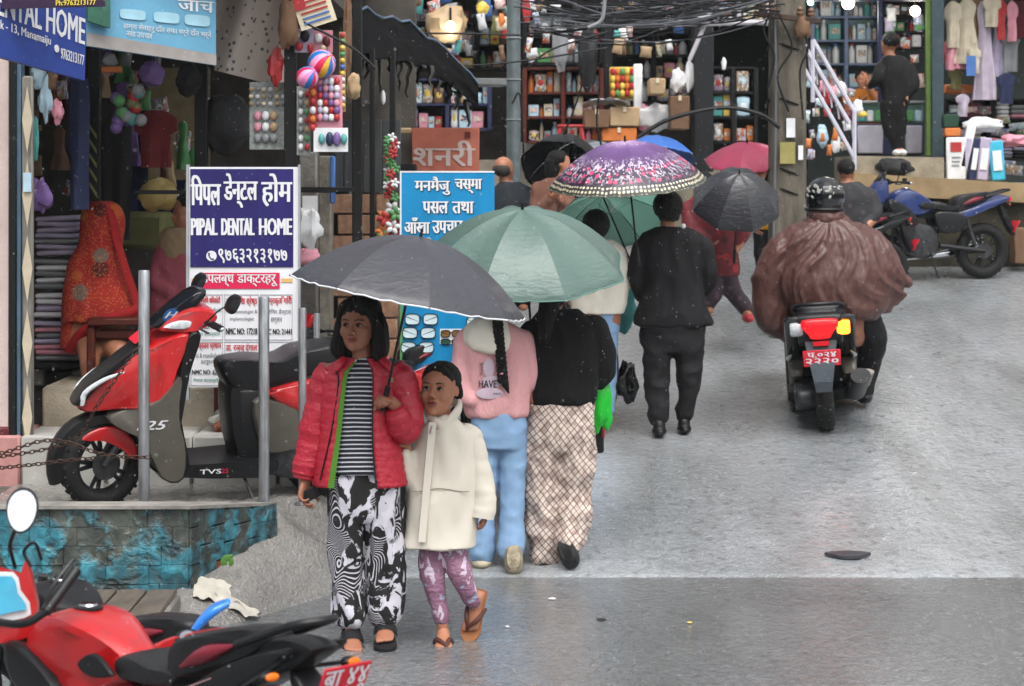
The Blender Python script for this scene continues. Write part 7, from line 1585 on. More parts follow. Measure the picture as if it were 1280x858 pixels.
# collar flaps
for (a, b_, c__, w_) in (((430, 448, -12), (424, 455, -20), (417, 466, -22), 7), ((474, 447, -8), (484, 455, -14), (490, 466, -14), 8)):
    mb = MB(); mb.tube([g.p(*a), g.p(*b_), g.p(*c__)], [w_*.7/g.s, w_/g.s, w_*.5/g.s], 10, sm=4, flat=.6); part('collar', mb, M_REDJ, jk, world=True)
mb = MB(); mb.box(g.p(489, 475, -31), (.016, .004, .02)); part('chest_badge', mb, mat('badge_grey', '#8a8070', .5), jk, world=True)
def sleeve(pts, m, nm='sleeve', par=None, bands=21, puff=.0065, n=20, flat=1.0):
    q = catm([(*g.p(*p[:3]), p[3]/g.s) for p in pts], 12); mb = MB()
    r = [a[3]+puff*(.6+.4*math.sin(i*.9))*abs(math.sin(PI*bands*i/(len(q)-1)))**.6 for i, a in enumerate(q)]
    mb.tube([a[:3] for a in q], r, n)
    for i, v in enumerate(mb.v):
        c_ = V(q[i//n][:3]); d = (v-c_).normalized(); k1 = noise.noise(V((v.x*9, v.y*9, v.z*9))); k2 = noise.noise(V((v.x*26, v.y*26, v.z*20))); mb.v[i] = v+d*(.012*k1+.004*k2)
    return part(nm, mb, m, par, world=True, ang=180)
sleeve([(416, 462, 6, 17), (408, 478, 8, 21), (399, 520, 8, 19.5), (390, 560, 6, 19), (384, 590, 4, 17), (382, 600, 3, 13)], M_REDJ, par=jk)
sleeve([(488, 460, 5, 17), (500, 478, 3, 21), (509, 512, -2, 20), (507, 537, -12, 18), (498, 522, -27, 15), (493, 510, -31, 11)], M_REDJ, par=jk, bands=19)
mb = MB(); mb.box(g.p(388, 618, -8), (.05, .012, .085), Matrix.Rotation(R(62), 3, 'Y'), .004); part('phone', mb, M_BLK, None, world=True); bpy.data.objects['phone']['label'] = 'dark phone held low in the right hand of the girl in red'; bpy.data.objects['phone']['category'] = 'phone'
for fr in (f1, f2):
    so_ = sole(g, 'sandal', fr, M_SAND, .25, .1, .024); strap(g, fr, so_, M_SAND, .22, .47, .104, .068); strap(g, fr, so_, M_SAND, -.02, .12, .09, .075)
cU = g.p(511, 371, -36); apx = g.p(527, 300, -36); hd = g.p(484, 492, -36)
dirv = (g.p(505, 378, -36)-g.p(480, 505, -36)).normalized()
umbrella('large dark slate umbrella with white piping held by the girl in red', cU+dirv*.26, cU, .515, M_UG, R(12), g.p(482, 497, -36), edge=M_WHT, sag=.03, scal=.05, curve=2.0)

def sleeve0(pts, m, par, n=22):
    q = catm([(*g.p(*p[:3]), p[3]/g.s) for p in pts], 10); mb = MB(); mb.tube([a[:3] for a in q], [a[3] for a in q], n)
    N = len(mb.v); cuff = mb.v[-n:]; cc = sum(cuff, V())/n
    for i in range(N):
        v = mb.v[i]; k = noise.noise(V((v.x*14, v.y*14, v.z*9))); k2 = noise.noise(V((v.x*5+3, v.y*5, v.z*22)))
        c_ = V(q[i//n][:3]); d = (v-c_).normalized(); mb.v[i] = v+d*(.006*(.5-abs(k)*2)+.003*(.5-abs(k2)*2))
    mb.f.pop(); return part('sleeve', mb, m, par, world=True, ang=180)
# ---------------------------------------------------------------- small girl in the cream coat
g = Fig(10.05, 'small girl in an oversized cream raincoat, mauve leggings and flip flops', 560, 805, z=0)
g.head(550, 487, 68, yaw=R(-20), pitch=R(-5))
g.limb([(553, 510, 3, 9.5), (555, 530, 5, 10)], 0)
g.tor([(556, 526, 14, 10, 5), (556, 536, 30, 15, 5), (555, 580, 28, 18, 3), (554, 640, 24, 16, 3), (554, 680, 20, 14, 3), (555, 695, 16, 12, 3)])
g.limb([(530, 545, 3, 9), (516, 590, 4, 7), (509, 560, -8, 5.5), (507, 552, -10, 5)]); g.limb([(582, 545, 5, 9), (596, 600, 7, 7.5), (603, 632, 4, 6)])
g.limb([(544, 690, 3, 11), (546, 740, 2, 8), (553, 782, 0, 7.5)]); g.limb([(566, 690, 3, 11), (580, 727, -3, 8), (594, 752, 10, 7.5)])
g.hand(g.p(508, 558, -11), (-.35, -.35, .85), (-.8, .1, 0), side=1, size=.72, curl=(.5, .6, .4))
g.hand(g.p(604, 636, 3), (.1, -.2, -1), (-.8, .2, 0), side=1, size=.7)
g.tside = 1; f1 = g.foot(g.p(554, 785, 0), (.05, -1, -.12), .19, .086); g.tside = -1; f2 = g.foot(g.p(596, 748, 4), (-.28, -.35, -1), .175, .078, nrm=(-.1, -1, .3))
body = g.make('body', SK2, .004, 3)
g.face_parts(body, mouth=1, gaze=-.4)
L = g.L; k = g.hk; Rm = g.hR
g.mb.ell(L(0, .10, .19), (.35*k, .43*k, .34*k), Rm, 22, 14); g.mb.tube([L(-.29, -.12, .16), L(-.15, -.24, .36), L(0, -.28, .41), L(.15, -.24, .36), L(.29, -.12, .16)], [.05*k, .06*k, .06*k, .06*k, .05*k], 10, sm=4)
g.mb.ell(L(0, .48, .02), (.12*k, .14*k, .14*k), Rm); g.mb.tube([L(.3, .1, .1), L(.28, .25, -.1), L(.1, .4, -.1)], [.08*k, .09*k, .08*k], 10, sm=3); g.mb.tube([L(-.3, .1, .1), L(-.28, .25, -.1), L(-.1, .4, -.1)], [.08*k, .09*k, .08*k], 10, sm=3)
g.make('hair', HAIR, .0045, 3, strands(.0035, 70, 12))
g.tor([(554, 520, 15, 12, 2), (555, 532, 28, 18, 3), (556, 548, 40, 23, 3), (554, 600, 41, 26, 2), (551, 650, 43, 28, 1), (550, 683, 44, 30, 0)], p=2.5)
g.limb([(584, 545, 4, 16), (590, 565, 5, 15)], 0); g.limb([(530, 548, 2, 14), (520, 580, 4, 14), (514, 600, 0, 13), (511, 578, -9, 9), (509, 566, -12, 8)], 5)
coat = g.make('cream_coat', M_CREAM, .006, 3, folds(.020, (6, 6, 2.6), 21, .9, 2.8))
sl_ = sleeve0([(576, 541, 4, 10), (585, 548, 4, 17), (596, 590, 5, 18), (603, 625, 2, 17.5), (600, 648, -1, 17)], M_CREAM, coat)
mb = MB(); mb.tube([g.p(x, y, z) for x, y, z in ((538, 516, -8), (552, 524, -15), (568, 516, -8), (574, 508, 6), (562, 504, 16), (542, 506, 14), (534, 512, 2), (538, 516, -8))], [4.2/g.s]*8, 10, sm=4, flat=1.0)
for i, v in enumerate(mb.v): mb.v[i] = V((v.x, v.y, v.z+(v.z-g.p(0, 513, 0).z)*.8-.006))
part('stand_collar', mb, M_CREAM, coat, world=True)
mb = MB(); mb.loft([[g.p(541+dx-(y-525)*.09, y, -27-4*sst((y-525)/100)-dz) for dx, dz in ((-5, -2), (-4.5, 1.5), (4.5, 1.5), (5, -2))] for y in range(528, 679, 10)]); part('zip_placket', mb, M_CREAM, coat, world=True)
mb = MB(); mb.tube([g.p(540, 532, -31), g.p(538, 542, -31)], [.003, .005], 6); part('zip_pull', mb, M_CHR, coat, world=True)
mb = MB(); mb.tube([g.p(x, 613+2*math.sin(x*.1), -28-6*math.cos((x-552)/42*1.3)+6) for x in range(514, 592, 8)], .0022, 5); part('waist_seam', mb, cloth('seam_shadow', '#857d6d'), coat, world=True)
g.tor([(555, 665, 25, 18, 3), (555, 692, 24, 17, 3), (555, 704, 14, 12, 3)])
g.limb([(543, 675, 2, 15), (540, 695, 2, 17.5), (541, 725, 0, 15), (546, 750, 0, 12), (552, 773, 0, 10)], 5); g.limb([(567, 675, 2, 15), (568, 695, 2, 17.5), (577, 722, -4, 14.5), (587, 745, 2, 11), (592, 752, 6, 10)], 5)
g.make('leggings', m_legging(), .0055, 3, folds(.006, (8, 8, 16), 5))
M_FLIP = mat('tan_flip_flop', '#8d5b36', .7, var=.15); M_THONG = mat('brown_thong', '#4a2a24', .6)
for fr, sd in ((f1, 1), (f2, -1)):
    g.tside = sd; so_ = sole(g, 'flip_flop', fr, M_FLIP, .205, .088, .014); thong(g, fr, so_, M_THONG)

# ---------------------------------------------------------------- woman in the pink hoodie (back view)
g = Fig(11.84, 'girl in pink and white hoodie and light jeans walking away with a long braid', 620, 715, z=0)
g.head(616, 376, 55, yaw=R(180), face=False)
g.limb([(616, 396, 0, 11), (617, 412, 0, 12)], 0)
g.tor([(617, 405, 18, 10), (618, 418, 36, 17), (618, 460, 34, 20), (620, 500, 34, 20), (623, 530, 28, 18), (623, 545, 24, 16)])
g.limb([(584, 425, 0, 11), (580, 470, -2, 9), (588, 500, -20, 7)]); g.limb([(652, 425, 0, 11), (662, 465, 6, 9), (650, 500, 20, 7)])
g.hand(g.p(588, 500, -20), (0, .5, .5), (1, 0, 0), 1, .8); g.hand(g.p(648, 500, 22), (-.5, .5, .5), (0, 1, 0), -1, .8)
g.limb([(609, 540, 0, 14), (603, 620, 0, 9), (603, 692, 4, 7)]); g.limb([(638, 540, 0, 14), (641, 620, -1, 9), (640, 680, -8, 7)])
g.make('body', SK3, .008, 3)
g.mb.ell(g.p(616, 372, 0), (21/g.s, 24/g.s, 25/g.s)); g.make('hair', HAIR, .007, 2, strands(.004))
g.tor([(613, 402, 22, 16, 0), (616, 412, 36, 22, 0), (618, 430, 43, 25, 0), (619, 470, 43, 27, 0), (620, 500, 43, 27, 0), (621, 516, 41, 26, 0), (621, 521, 36, 24, 0)])
g.limb([(583, 424, 0, 14), (578, 455, -2, 14), (580, 488, -12, 12), (590, 500, -22, 9)], 5); g.limb([(652, 424, 0, 14), (661, 455, 0, 13), (659, 480, 2, 12), (646, 492, 14, 10)], 5)
hood = g.make('pink_hoodie', M_PINKH, .008, 3, folds(.013, (8, 8, 5), 31, .8))
g.tor([(613, 398, 20, 18, -2), (611, 410, 30, 27, -3), (611, 424, 32, 30, -5), (613, 436, 26, 28, -8), (616, 442, 12, 20, -12)]); g.make('white_hood', M_WHOOD, .007, 4, folds(.006, (12, 12, 8), 4), parent=hood)
Bp = lambda x, y: g.p(x, y, -29)
pr = mat('hoodie_print', '#b9a6b4', .8)
mb = MB(); mb.ell(Bp(611, 460), (7/g.s, .002, 12/g.s)); mb.ell(Bp(614, 478), (12/g.s, .002, 8/g.s)); mb.ell(Bp(612, 492), (17/g.s, .002, 7/g.s)); part('print_patch', mb, pr, hood, world=True)
a = P(610-11, 482, g.D); b = P(610+11, 473, g.D); lettering(hood, 'HAVE', a.x, a.z, b.x, b.z, g.D-.123, M_TXK, .0006, world=True)
a = P(600, 468, g.D); b = P(604, 451, g.D); lettering(hood, 'DONT', a.x, a.z, b.x, b.z, g.D-.119, M_TXK, world=True)
a = P(617, 491, g.D); b = P(628, 488.5, g.D); lettering(hood, 'MORE FUN', a.x, a.z, b.x, b.z, g.D-.123, M_TXK, world=True)
# braid
for k_ in range(15):
    y = 392+6*k_; x = 622+.03*(y-392)*1+4*sst((y-400)/80)
    for sg in (-1, 1):
        mb = MB(); mb.ell(g.p(x+sg*2.6, y+(3 if sg > 0 else 0), -33-1*sg*(k_ % 2)), (4.2/g.s, 4/g.s, 5.4/g.s), Matrix.Rotation(sg*.6, 3, 'Y'), 10, 7); part('braid_strand', mb, HAIR, g.T, world=True)
mb = MB(); mb.torus(g.p(628, 467, -32), 3.6/g.s, 1.5/g.s, (0, 0, 1), 14, 6); part('hair_band', mb, cm('pink', .5), g.T, world=True)
mb = MB(); mb.tube([g.p(628, 465, -32), g.p(631, 478, -32), g.p(636, 492, -31)], [3.5/g.s, 5/g.s, .8/g.s], 9, sm=4); part('braid_tail', mb, HAIR, g.T, world=True)
g.tor([(623, 515, 35, 24), (623, 540, 35, 25), (623, 560, 34, 24)])
g.limb([(607, 548, 0, 19), (605, 600, 0, 16.5), (603, 650, 0, 15), (602, 692, 3, 17)], 5); g.limb([(640, 548, 0, 19), (641, 600, 0, 16.5), (640, 645, -2, 15), (639, 686, -8, 17.5)], 5)
g.make('jeans', M_JEAN, .0085, 3, folds(.010, (7, 7, 9), 12, .8))
M_SNK = mat('cream_sneaker', '#a39a86', .7, var=.15)
g.mb.ell(g.p(602, 703, 8), (14/g.s, 26/g.s, 8/g.s)); g.make('shoe', M_SNK, .007, 3)
rot = Matrix.Rotation(R(68), 3, 'X'); g.mb.loft([[g.p(642, 700, -24)+rot @ q for q in oval((0, .0, z), 11.5/g.s*kk, 19/g.s*kk, p=2.6)] for z, kk in ((-.016, .92), (-.01, 1), (.012, 1), (.05, .7))]); g.raw('raised_shoe', M_SHOE)

# ---------------------------------------------------------------- woman in black with check trousers
g = Fig(11.9, 'woman in black sweatshirt and beige check trousers walking under the sage umbrella', 700, 715, z=ground(.2, 11.9))
g.head(690, 366, 54, yaw=R(180), face=False)
g.limb([(692, 388, 0, 11), (696, 402, 0, 12)], 0)
g.tor([(700, 398, 20, 12), (704, 412, 44, 20), (705, 460, 42, 24), (703, 500, 42, 26), (699, 530, 34, 22), (699, 550, 28, 20)])
g.limb([(662, 420, 0, 12), (658, 470, 0, 10), (668, 500, -16, 8)]); g.limb([(744, 420, 0, 13), (756, 460, 4, 11), (745, 485, 22, 9)])
g.hand(g.p(745, 482, 22), (-.6, .2, -.5), (0, 1, 0), -1, .85); g.hand(g.p(668, 500, 20), (.5, .5, 0), (0, 1, 0), 1, .85)
g.limb([(684, 548, 0, 15), (677, 630, 0, 10), (679, 698, 3, 8)]); g.limb([(714, 548, 0, 15), (719, 630, -1, 10), (713, 670, -10, 8)])
g.make('body', SK3, .009, 3)
g.mb.ell(g.p(690, 362, 0), (22/g.s, 24/g.s, 25/g.s)); g.mb.tube([g.p(688, 370, -16), g.p(684, 400, -20), g.p(680, 430, -24)], [14/g.s, 12/g.s, 6/g.s], 12, sm=3); g.make('hair', HAIR, .007, 2, strands(.004))
g.tor([(698, 388, 24, 18), (702, 398, 36, 24), (706, 415, 47, 27), (706, 450, 45, 29), (704, 480, 43, 31), (701, 496, 45, 32), (700, 505, 41, 30)])
g.limb([(664, 418, 0, 17), (661, 455, 0, 15), (668, 490, 12, 11)], 5); g.limb([(742, 414, 0, 20), (754, 440, 2, 18), (755, 462, 4, 15), (744, 482, 16, 11)], 5)
g.make('black_sweatshirt', M_BLKK, .009, 3, folds(.014, (8, 8, 5), 41, .8))
g.tor([(699, 500, 42, 29), (699, 530, 44, 31), (699, 552, 42, 29), (699, 566, 30, 22)])
g.limb([(681, 530, 0, 24), (679, 560, 0, 25), (677, 600, 0, 22), (678, 650, 0, 21.5), (680, 698, 4, 19)], 5); g.limb([(717, 530, 0, 24), (719, 560, 0, 25), (719, 600, 0, 23), (718, 640, -4, 21.5), (712, 676, -12, 20)], 5)
g.make('check_trousers', m_checks(), .009, 3, folds(.022, (9, 9, 5), 15, .85))
g.mb.ell(g.p(678, 706, 6), (15/g.s, 24/g.s, 7/g.s)); g.make('shoe', M_SHOEB, .007, 3)
rot = Matrix.Rotation(R(-18), 3, 'Y') @ Matrix.Rotation(R(66), 3, 'X'); g.mb.loft([[g.p(710, 690, -24)+rot @ q for q in oval((0, 0, z), 12.5/g.s*kk, 22/g.s*kk, p=2.6)] for z, kk in ((-.018, .92), (-.01, 1), (.012, 1), (.05, .7))]); g.raw('raised_shoe', M_SHOEB)
cU = g.p(653, 334, -4)
tv = V((.0, -.30, 1)).normalized()
umbrella('large sage green umbrella with a black tip over the two women walking away', cU+tv*.31, cU, .555, M_UGR, R(22.5), g.p(668, 470, 10), sag=.045, scal=.10, curve=2.0, edge=mat('sage_edge', '#5a7d74', .5))
# green bag and dark bag
lump('green_bag', 'bright green plastic shopping bag hanging beside the check trousers', 'bag', 750, 505, 11.95, 15, 8, 32, mat('bright_green_plastic', '#19a52c', .35, bump=.6, bs=25), 3, .45)
pbox('dark_bag', 'black bag with a red edge below the green shopping bag', 'bag', 739, 530, 755, 567, 12.2, .12, cm('black', .6), .01)
pbox('red_edge', 'thin red umbrella cover standing out from the black bag', 'strap', 753, 495, 756, 548, 12.15, .02, cm('red'), .003)

# ---------------------------------------------------------------- man in cream jumper
zg = ground(.5, 14.6)
g = Fig(14.6, 'man in cream jumper and blue jeans under the green printed umbrella', 752, 530, z=zg)
g.head(744, 284, 42, yaw=R(160), face=False)
g.limb([(745, 300, 0, 9), (746, 316, 0, 10)], 0)
g.tor([(745, 310, 14, 9), (746, 320, 32, 14), (746, 360, 32, 17), (746, 400, 30, 17), (748, 420, 24, 15)]); g.limb([(720, 325, 0, 9), (712, 365, 2, 7), (722, 388, 12, 6)]); g.limb([(770, 325, 0, 9), (776, 360, 4, 7), (764, 385, 10, 6)])
g.hand(g.p(764, 384, 12), (-.5, .6, .2), (0, 0, 1), 1, .85); g.hand(g.p(722, 388, 12), (.5, .6, 0), (0, 0, 1), -1, .85)
g.limb([(738, 420, 0, 13), (738, 470, 0, 10), (738, 522, 0, 6)]); g.limb([(757, 420, 0, 13), (757, 470, 2, 10), (756, 520, 4, 6)]); g.mb.ell(g.p(738, 527, -8), (7/g.s, 16/g.s, 5/g.s)); g.mb.ell(g.p(756, 525, 0), (7/g.s, 16/g.s, 5/g.s))
g.make('body', SK1, .009, 3)
g.mb.ell(g.p(745, 280, -3), (18/g.s, 21/g.s, 19/g.s)); g.make('hair', HAIR, .007, 2, strands(.004))
g.tor([(750, 300, 15, 11), (755, 308, 26, 17), (757, 325, 30, 20), (750, 370, 35, 22), (747, 392, 33, 21)]); g.limb([(720, 325, 0, 12), (712, 355, 2, 13), (722, 380, 10, 10)], 5); g.limb([(771, 318, 0, 12), (779, 345, 2, 13), (770, 374, 8, 11)], 5)
g.make('cream_jumper', cloth('cream_jumper_knit', '#d8d2c4', .95), .009, 4, folds(.01, (8, 8, 6), 2))
g.tor([(748, 385, 26, 17), (749, 415, 26, 17)]); g.limb([(737, 412, 0, 15), (738, 470, 0, 13), (739, 518, 0, 12)], 5); g.limb([(758, 412, 0, 15), (758, 470, 0, 13), (757, 514, 3, 12)], 5); g.make('jeans', M_JEAN, .009, 4, folds(.008, (6, 6, 9), 6))
lump('rain_covered_box', 'shiny black covered bulge of the hidden motorcycle beyond the jumper man', 'cover', 784, 478, 14.9, 14, 10, 24, mat('gloss_black', '#101114', .2, coat=.5), 12, .4)
lump('teal_bag', 'teal shopping bag between the cream jumper and the black suit', 'bag', 781, 385, 14.9, 14, 9, 30, cm('teal', .6), 5, .25)
cU = P(762, 276, 14.9); tv = V((-.22, .52, .85)).normalized()
umbrella('pale green umbrella seen from beneath behind the floral one', cU+tv*.2, cU, .42, M_UIN, .2, P(798, 350, 14.7), sag=.03, edge=mat('pale_edge', '#9fb3ab', .6))

# ---------------------------------------------------------------- woman in black suit
zg = ground(1.0, 14.5)
g = Fig(14.55, 'woman in black jacket and trousers walking away under the floral umbrella', 840, 543, z=zg)
g.head(834, 262, 42, yaw=R(170), face=False)
g.limb([(834, 278, 0, 9), (836, 294, 0, 10)], 0)
g.tor([(838, 288, 16, 9), (840, 300, 40, 16), (840, 340, 36, 18), (840, 380, 34, 17), (840, 410, 30, 16), (840, 425, 26, 14)]); g.limb([(802, 308, 0, 10), (794, 345, 3, 8), (806, 372, 16, 6)]); g.limb([(880, 308, 0, 10), (887, 345, 3, 8), (872, 365, 16, 6)])
g.hand(g.p(806, 372, 16), (.5, .5, .4), (0, 0, 1), 1, .85); g.hand(g.p(872, 364, 16), (-.5, .5, .4), (0, 0, 1), -1, .85)
g.limb([(826, 425, 0, 11), (824, 480, 0, 8), (824, 526, 0, 6)]); g.limb([(856, 425, 0, 11), (858, 480, 2, 8), (854, 525, 4, 6)])
g.make('body', SK2, .009, 3)
g.mb.ell(g.p(835, 257, -2), (19/g.s, 21/g.s, 20/g.s)); g.mb.tube([g.p(836, 262, -10), g.p(836, 276, -12)], [16/g.s, 12/g.s], 12); g.make('hair', HAIR, .007, 2, strands(.005))
g.tor([(838, 284, 18, 12), (839, 291, 32, 17), (840, 302, 43, 21), (840, 335, 37, 22), (841, 352, 36, 22), (841, 375, 41, 24), (842, 402, 49, 25), (842, 407, 46, 24)], p=2.5); g.limb([(804, 310, 0, 14), (797, 345, 2, 12), (802, 370, 12, 9)], 5); g.limb([(878, 310, 0, 14), (885, 342, 2, 12), (878, 364, 12, 9)], 5)
g.make('black_jacket', M_SUIT, .009, 3, folds(.016, (8, 8, 4), 17, .85))
g.tor([(841, 400, 40, 22), (841, 425, 40, 22), (841, 440, 36, 20)]); g.limb([(823, 430, 0, 20), (821, 480, -3, 15), (824, 520, -8, 13)], 5); g.limb([(859, 430, 0, 20), (861, 480, 3, 15), (856, 516, 8, 11.5)], 5); g.make('black_trousers', M_SUIT, .009, 3, folds(.017, (6, 6, 8), 19, .85))
for x, y, dy in ((824, 539, -10), (855, 536, 10)):
    g.mb.ell(g.p(x, y, dy), (9.5/g.s, 20/g.s, 7/g.s)); g.mb.ell(g.p(x, y-6, dy-6), (8/g.s, 9/g.s, 10/g.s)); g.make('shoe', M_SHOEB, .007, 3)
mb = MB(); mb.ell(g.p(854, 283, -10), 3.4/g.s); part('earring', mb, M_WHITEP, g.T, world=True)
cU = P(784, 229, 14.3); tv = V((-.06, -.16, 1)).normalized()
umbrella('purple umbrella with pink flowers and a dotted pale border', cU+tv*.26, cU, .49, m_floral(), .1, P(797, 320, 14.2), sag=.02, scal=.03, curve=2.2, edge=mat('border_drab', '#5b5c50', .6))

# ---------------------------------------------------------------- scooter rider
g = Fig(15.0, 'scooter rider from behind in a billowing brown rain poncho', 1040, 537, z=ground(2, 14.3))
g.head(1031, 248, 42, yaw=R(180), face=False)
g.limb([(1031, 265, 0, 11), (1033, 285, 0, 12)], 0); g.tor([(1034, 278, 20, 12), (1036, 300, 45, 20), (1038, 350, 42, 24), (1042, 400, 40, 28), (1044, 420, 34, 28)])
g.limb([(1000, 305, 0, 9), (978, 358, 0, 7), (990, 370, 60, 6)]); g.limb([(1072, 305, 0, 9), (1096, 345, 0, 7), (1092, 370, 60, 6)])
g.hand(g.p(990, 370, 60), (0, 1, 0), (0, 0, -1), 1, .9); g.hand(g.p(1092, 370, 60), (0, 1, 0), (0, 0, -1), -1, .9)
g.limb([(1026, 415, 0, 20), (1016, 425, 70, 15), (1014, 490, 60, 9)]); g.limb([(1062, 415, 0, 20), (1082, 425, 60, 15), (1080, 490, 50, 9)]); g.mb.ell(g.p(1080, 497, 60), (9/g.s, 24/g.s, 7/g.s)); g.mb.ell(g.p(1014, 497, 70), (9/g.s, 24/g.s, 7/g.s))
g.make('body', SK1, .01, 3)
def poncho(u, v):   # u around, v down; wind-filled back
    pass
g.tor([(1032, 268, 20, 16, 0), (1034, 278, 34, 24, 0), (1037, 292, 58, 34, 0), (1040, 315, 72, 42, 0), (1042, 345, 80, 48, 0), (1044, 375, 70, 48, 0), (1046, 398, 50, 44, 0)], p=2.2)
g.limb([(1004, 298, 0, 22), (978, 328, 0, 28), (961, 362, 0, 22), (966, 395, 5, 23), (985, 415, 10, 15)], 6, 18); g.limb([(1066, 298, 0, 22), (1094, 320, 0, 25), (1114, 345, 0, 19), (1112, 366, 3, 16)], 6, 18); g.limb([(1060, 345, -4, 32), (1078, 385, 0, 24), (1088, 405, 4, 13)], 6, 18); g.limb([(1112, 345, 0, 19), (1134, 354, 0, 7)], 0, 14); g.limb([(1100, 380, 0, 14), (1122, 370, 0, 10)], 0, 12)
def pf(co, no):
    n0 = g.p(1033, 268, 0); out = np.empty(len(co))
    for i, p in enumerate(co):
        dx = p[0]-n0.x; dz = p[2]-n0.z; r = math.hypot(dx, dz)+.02; a = math.atan2(dx, -dz)+.45*noise.noise(V((p[0]*2.6, p[2]*2.6, 1)))
        n1 = noise.noise(V((a*3.6+1, r*1.6, p[1]*1.2))); n2 = noise.noise(V((a*8.5, r*3.2, p[1]*2+4))); n3 = noise.noise(V((p[0]*16, p[1]*9, p[2]*6)))
        out[i] = min(1, r*5)*(.020*(.55-abs(n1)*2.2)+.009*(.5-abs(n2)*2.2))+.006*(.5-2*abs(n3))+.003*noise.noise(V((p[0]*38, p[1]*20, p[2]*22)))
    return out
g.make('rain_poncho', M_PONCHO, .009, 3, pf)
g.limb([(1022, 268, -8, 12), (1036, 274, -12, 13), (1046, 270, -8, 11)], 4, 14); g.make('poncho_collar', M_PONCHO, .008, 3, folds(.007, (14, 14, 14), 3))
g.limb([(1082, 400, 4, 20), (1092, 425, 20, 18), (1086, 455, 52, 15), (1080, 490, 52, 12)], 4); g.limb([(1026, 412, 6, 20), (1016, 428, 68, 18), (1014, 460, 66, 15), (1014, 490, 60, 12)], 4); g.make('dark_trousers', M_SUIT, .01, 3, folds(.008, (8, 8, 8), 3))
for q_ in ((1080, 496, 60), (1014, 496, 70)): g.mb.ell(g.p(*q_), (11/g.s, 27/g.s, 9/g.s)); g.make('shoe', M_SHOEB, .01, 2)
g.mb.ell(g.p(1031, 245, 0), (25/g.s, 29/g.s, 24/g.s)); g.mb.tube([g.p(1031, 248, -2), g.p(1031, 263, -2)], [24/g.s, 22/g.s], 22); H_ = g.make('helmet', mat('helmet_black', '#0c0d10', .18, coat=.6), .006, 4)
mb = MB(); mb.torus(g.p(1031, 262, 0), 23.5/g.s, 2.2/g.s, (0, 0, 1), 30, 6); part('rim_trim', mb, M_BLK, H_, world=True)
mb = MB()
for k_ in range(34):
    a = R(-160+140*random.random()); z = 240+random.uniform(-8, 8); rr = 25.5*math.sqrt(max(.1, 1-((245-z)/26)**2))
    mb.ell(g.p(1031+rr*math.cos(a), z, 29/25*rr*math.sin(a)), (random.uniform(.8, 2.6)/g.s, .002, random.uniform(1, 3.4)/g.s), Matrix.Rotation(a+PI/2, 3, 'Z') @ Matrix.Rotation(k_*1.1, 3, 'Y'), 6, 4)
part('silver_graphic', mb, mat('silver_decal', '#9a9c98', .4), H_, world=True, kind='stuff')
mb = MB(); mb.ell(g.p(1053, 248, -4), (2/g.s, 8/g.s, 7/g.s)); part('blue_patch', mb, cm('blue'), H_, world=True)

# ---------------------------------------------------------------- further people
def walker(label, D, hx, hy, hh, sh, torso, legs, arms, mats, yaw=180, vox=.012, hair='short', zfeet=None, gz=None, hat=None, jname='jacket', lname='trousers', face=False):
    """torso rings, legs and arms in px; mats (top, bottom)"""
    g = Fig(D, label, torso[-1][0], torso[-1][1], z=gz)
    g.head(hx, hy, hh, yaw=R(yaw), face=abs(yaw) < 110); g.limb([(hx, hy+hh*.35, 0, hh*.2), (hx+(torso[0][0]-hx)*.6, hy+hh*.75, 0, hh*.22)], 0)
    g.tor([(a[0], a[1], a[2]*.85, a[3]*.8) for a in torso]); 
    for A_ in arms: g.limb([(x, y, z, r*.75) for x, y, z, r in A_])
    for A_ in arms:
        x, y, z, r = A_[-1]; x0, y0, z0, _ = A_[-2]; d = g.p(x, y, z)-g.p(x0, y0, z0); g.hand(g.p(x, y, z), d, (0, .3, 1) if abs(d.normalized().z) < .8 else (1, .2, 0), 1, .8, curl=(.4, .5, .4))
    for A_ in legs: g.limb([(x, y, z, r*.7) for x, y, z, r in A_]); x, y, z, r = A_[-1]; g.mb.ell(g.p(x, y+r*.5, z-r*.6), (r*.7/g.s, r*1.7/g.s, r*.5/g.s))
    g.make('body', SK2, vox*.8, 3)
    if hair == 'short': g.mb.ell(g.L(0, .09, .17), (.36*g.hk, .43*g.hk, .35*g.hk), g.hR)
    if hair == 'bald': g.mb.ell(g.L(0, .14, .02), (.345*g.hk, .38*g.hk, .26*g.hk), g.hR)
    if hair == 'long':
        g.mb.ell(g.L(0, .09, .17), (.37*g.hk, .43*g.hk, .36*g.hk), g.hR); g.mb.tube([g.L(0, .25, .1), g.L(0, .3, -.3), g.L(0, .3, -.7)], [.33*g.hk, .3*g.hk, .2*g.hk], 12, sm=3)
    if hair: g.make('hair', HAIR if hair != 'bald' else m_hair('grey_hair', '#3a3836'), vox*.7, 2, strands(.005, 40))
    g.tor(torso)
    for A_ in arms: g.limb([(x, y, z, r) for x, y, z, r in A_[:-1]]+[tuple(A_[-1][:3])+(A_[-1][3]*.8,)], 5)
    g.make(jname, mats[0], vox, 4, folds(.012, (8, 8, 5), hx))
    if legs:
        for A_ in legs: g.limb(A_, 5)
        g.make(lname, mats[1], vox, 4, folds(.012, (8, 8, 6), hx+3))
    return g
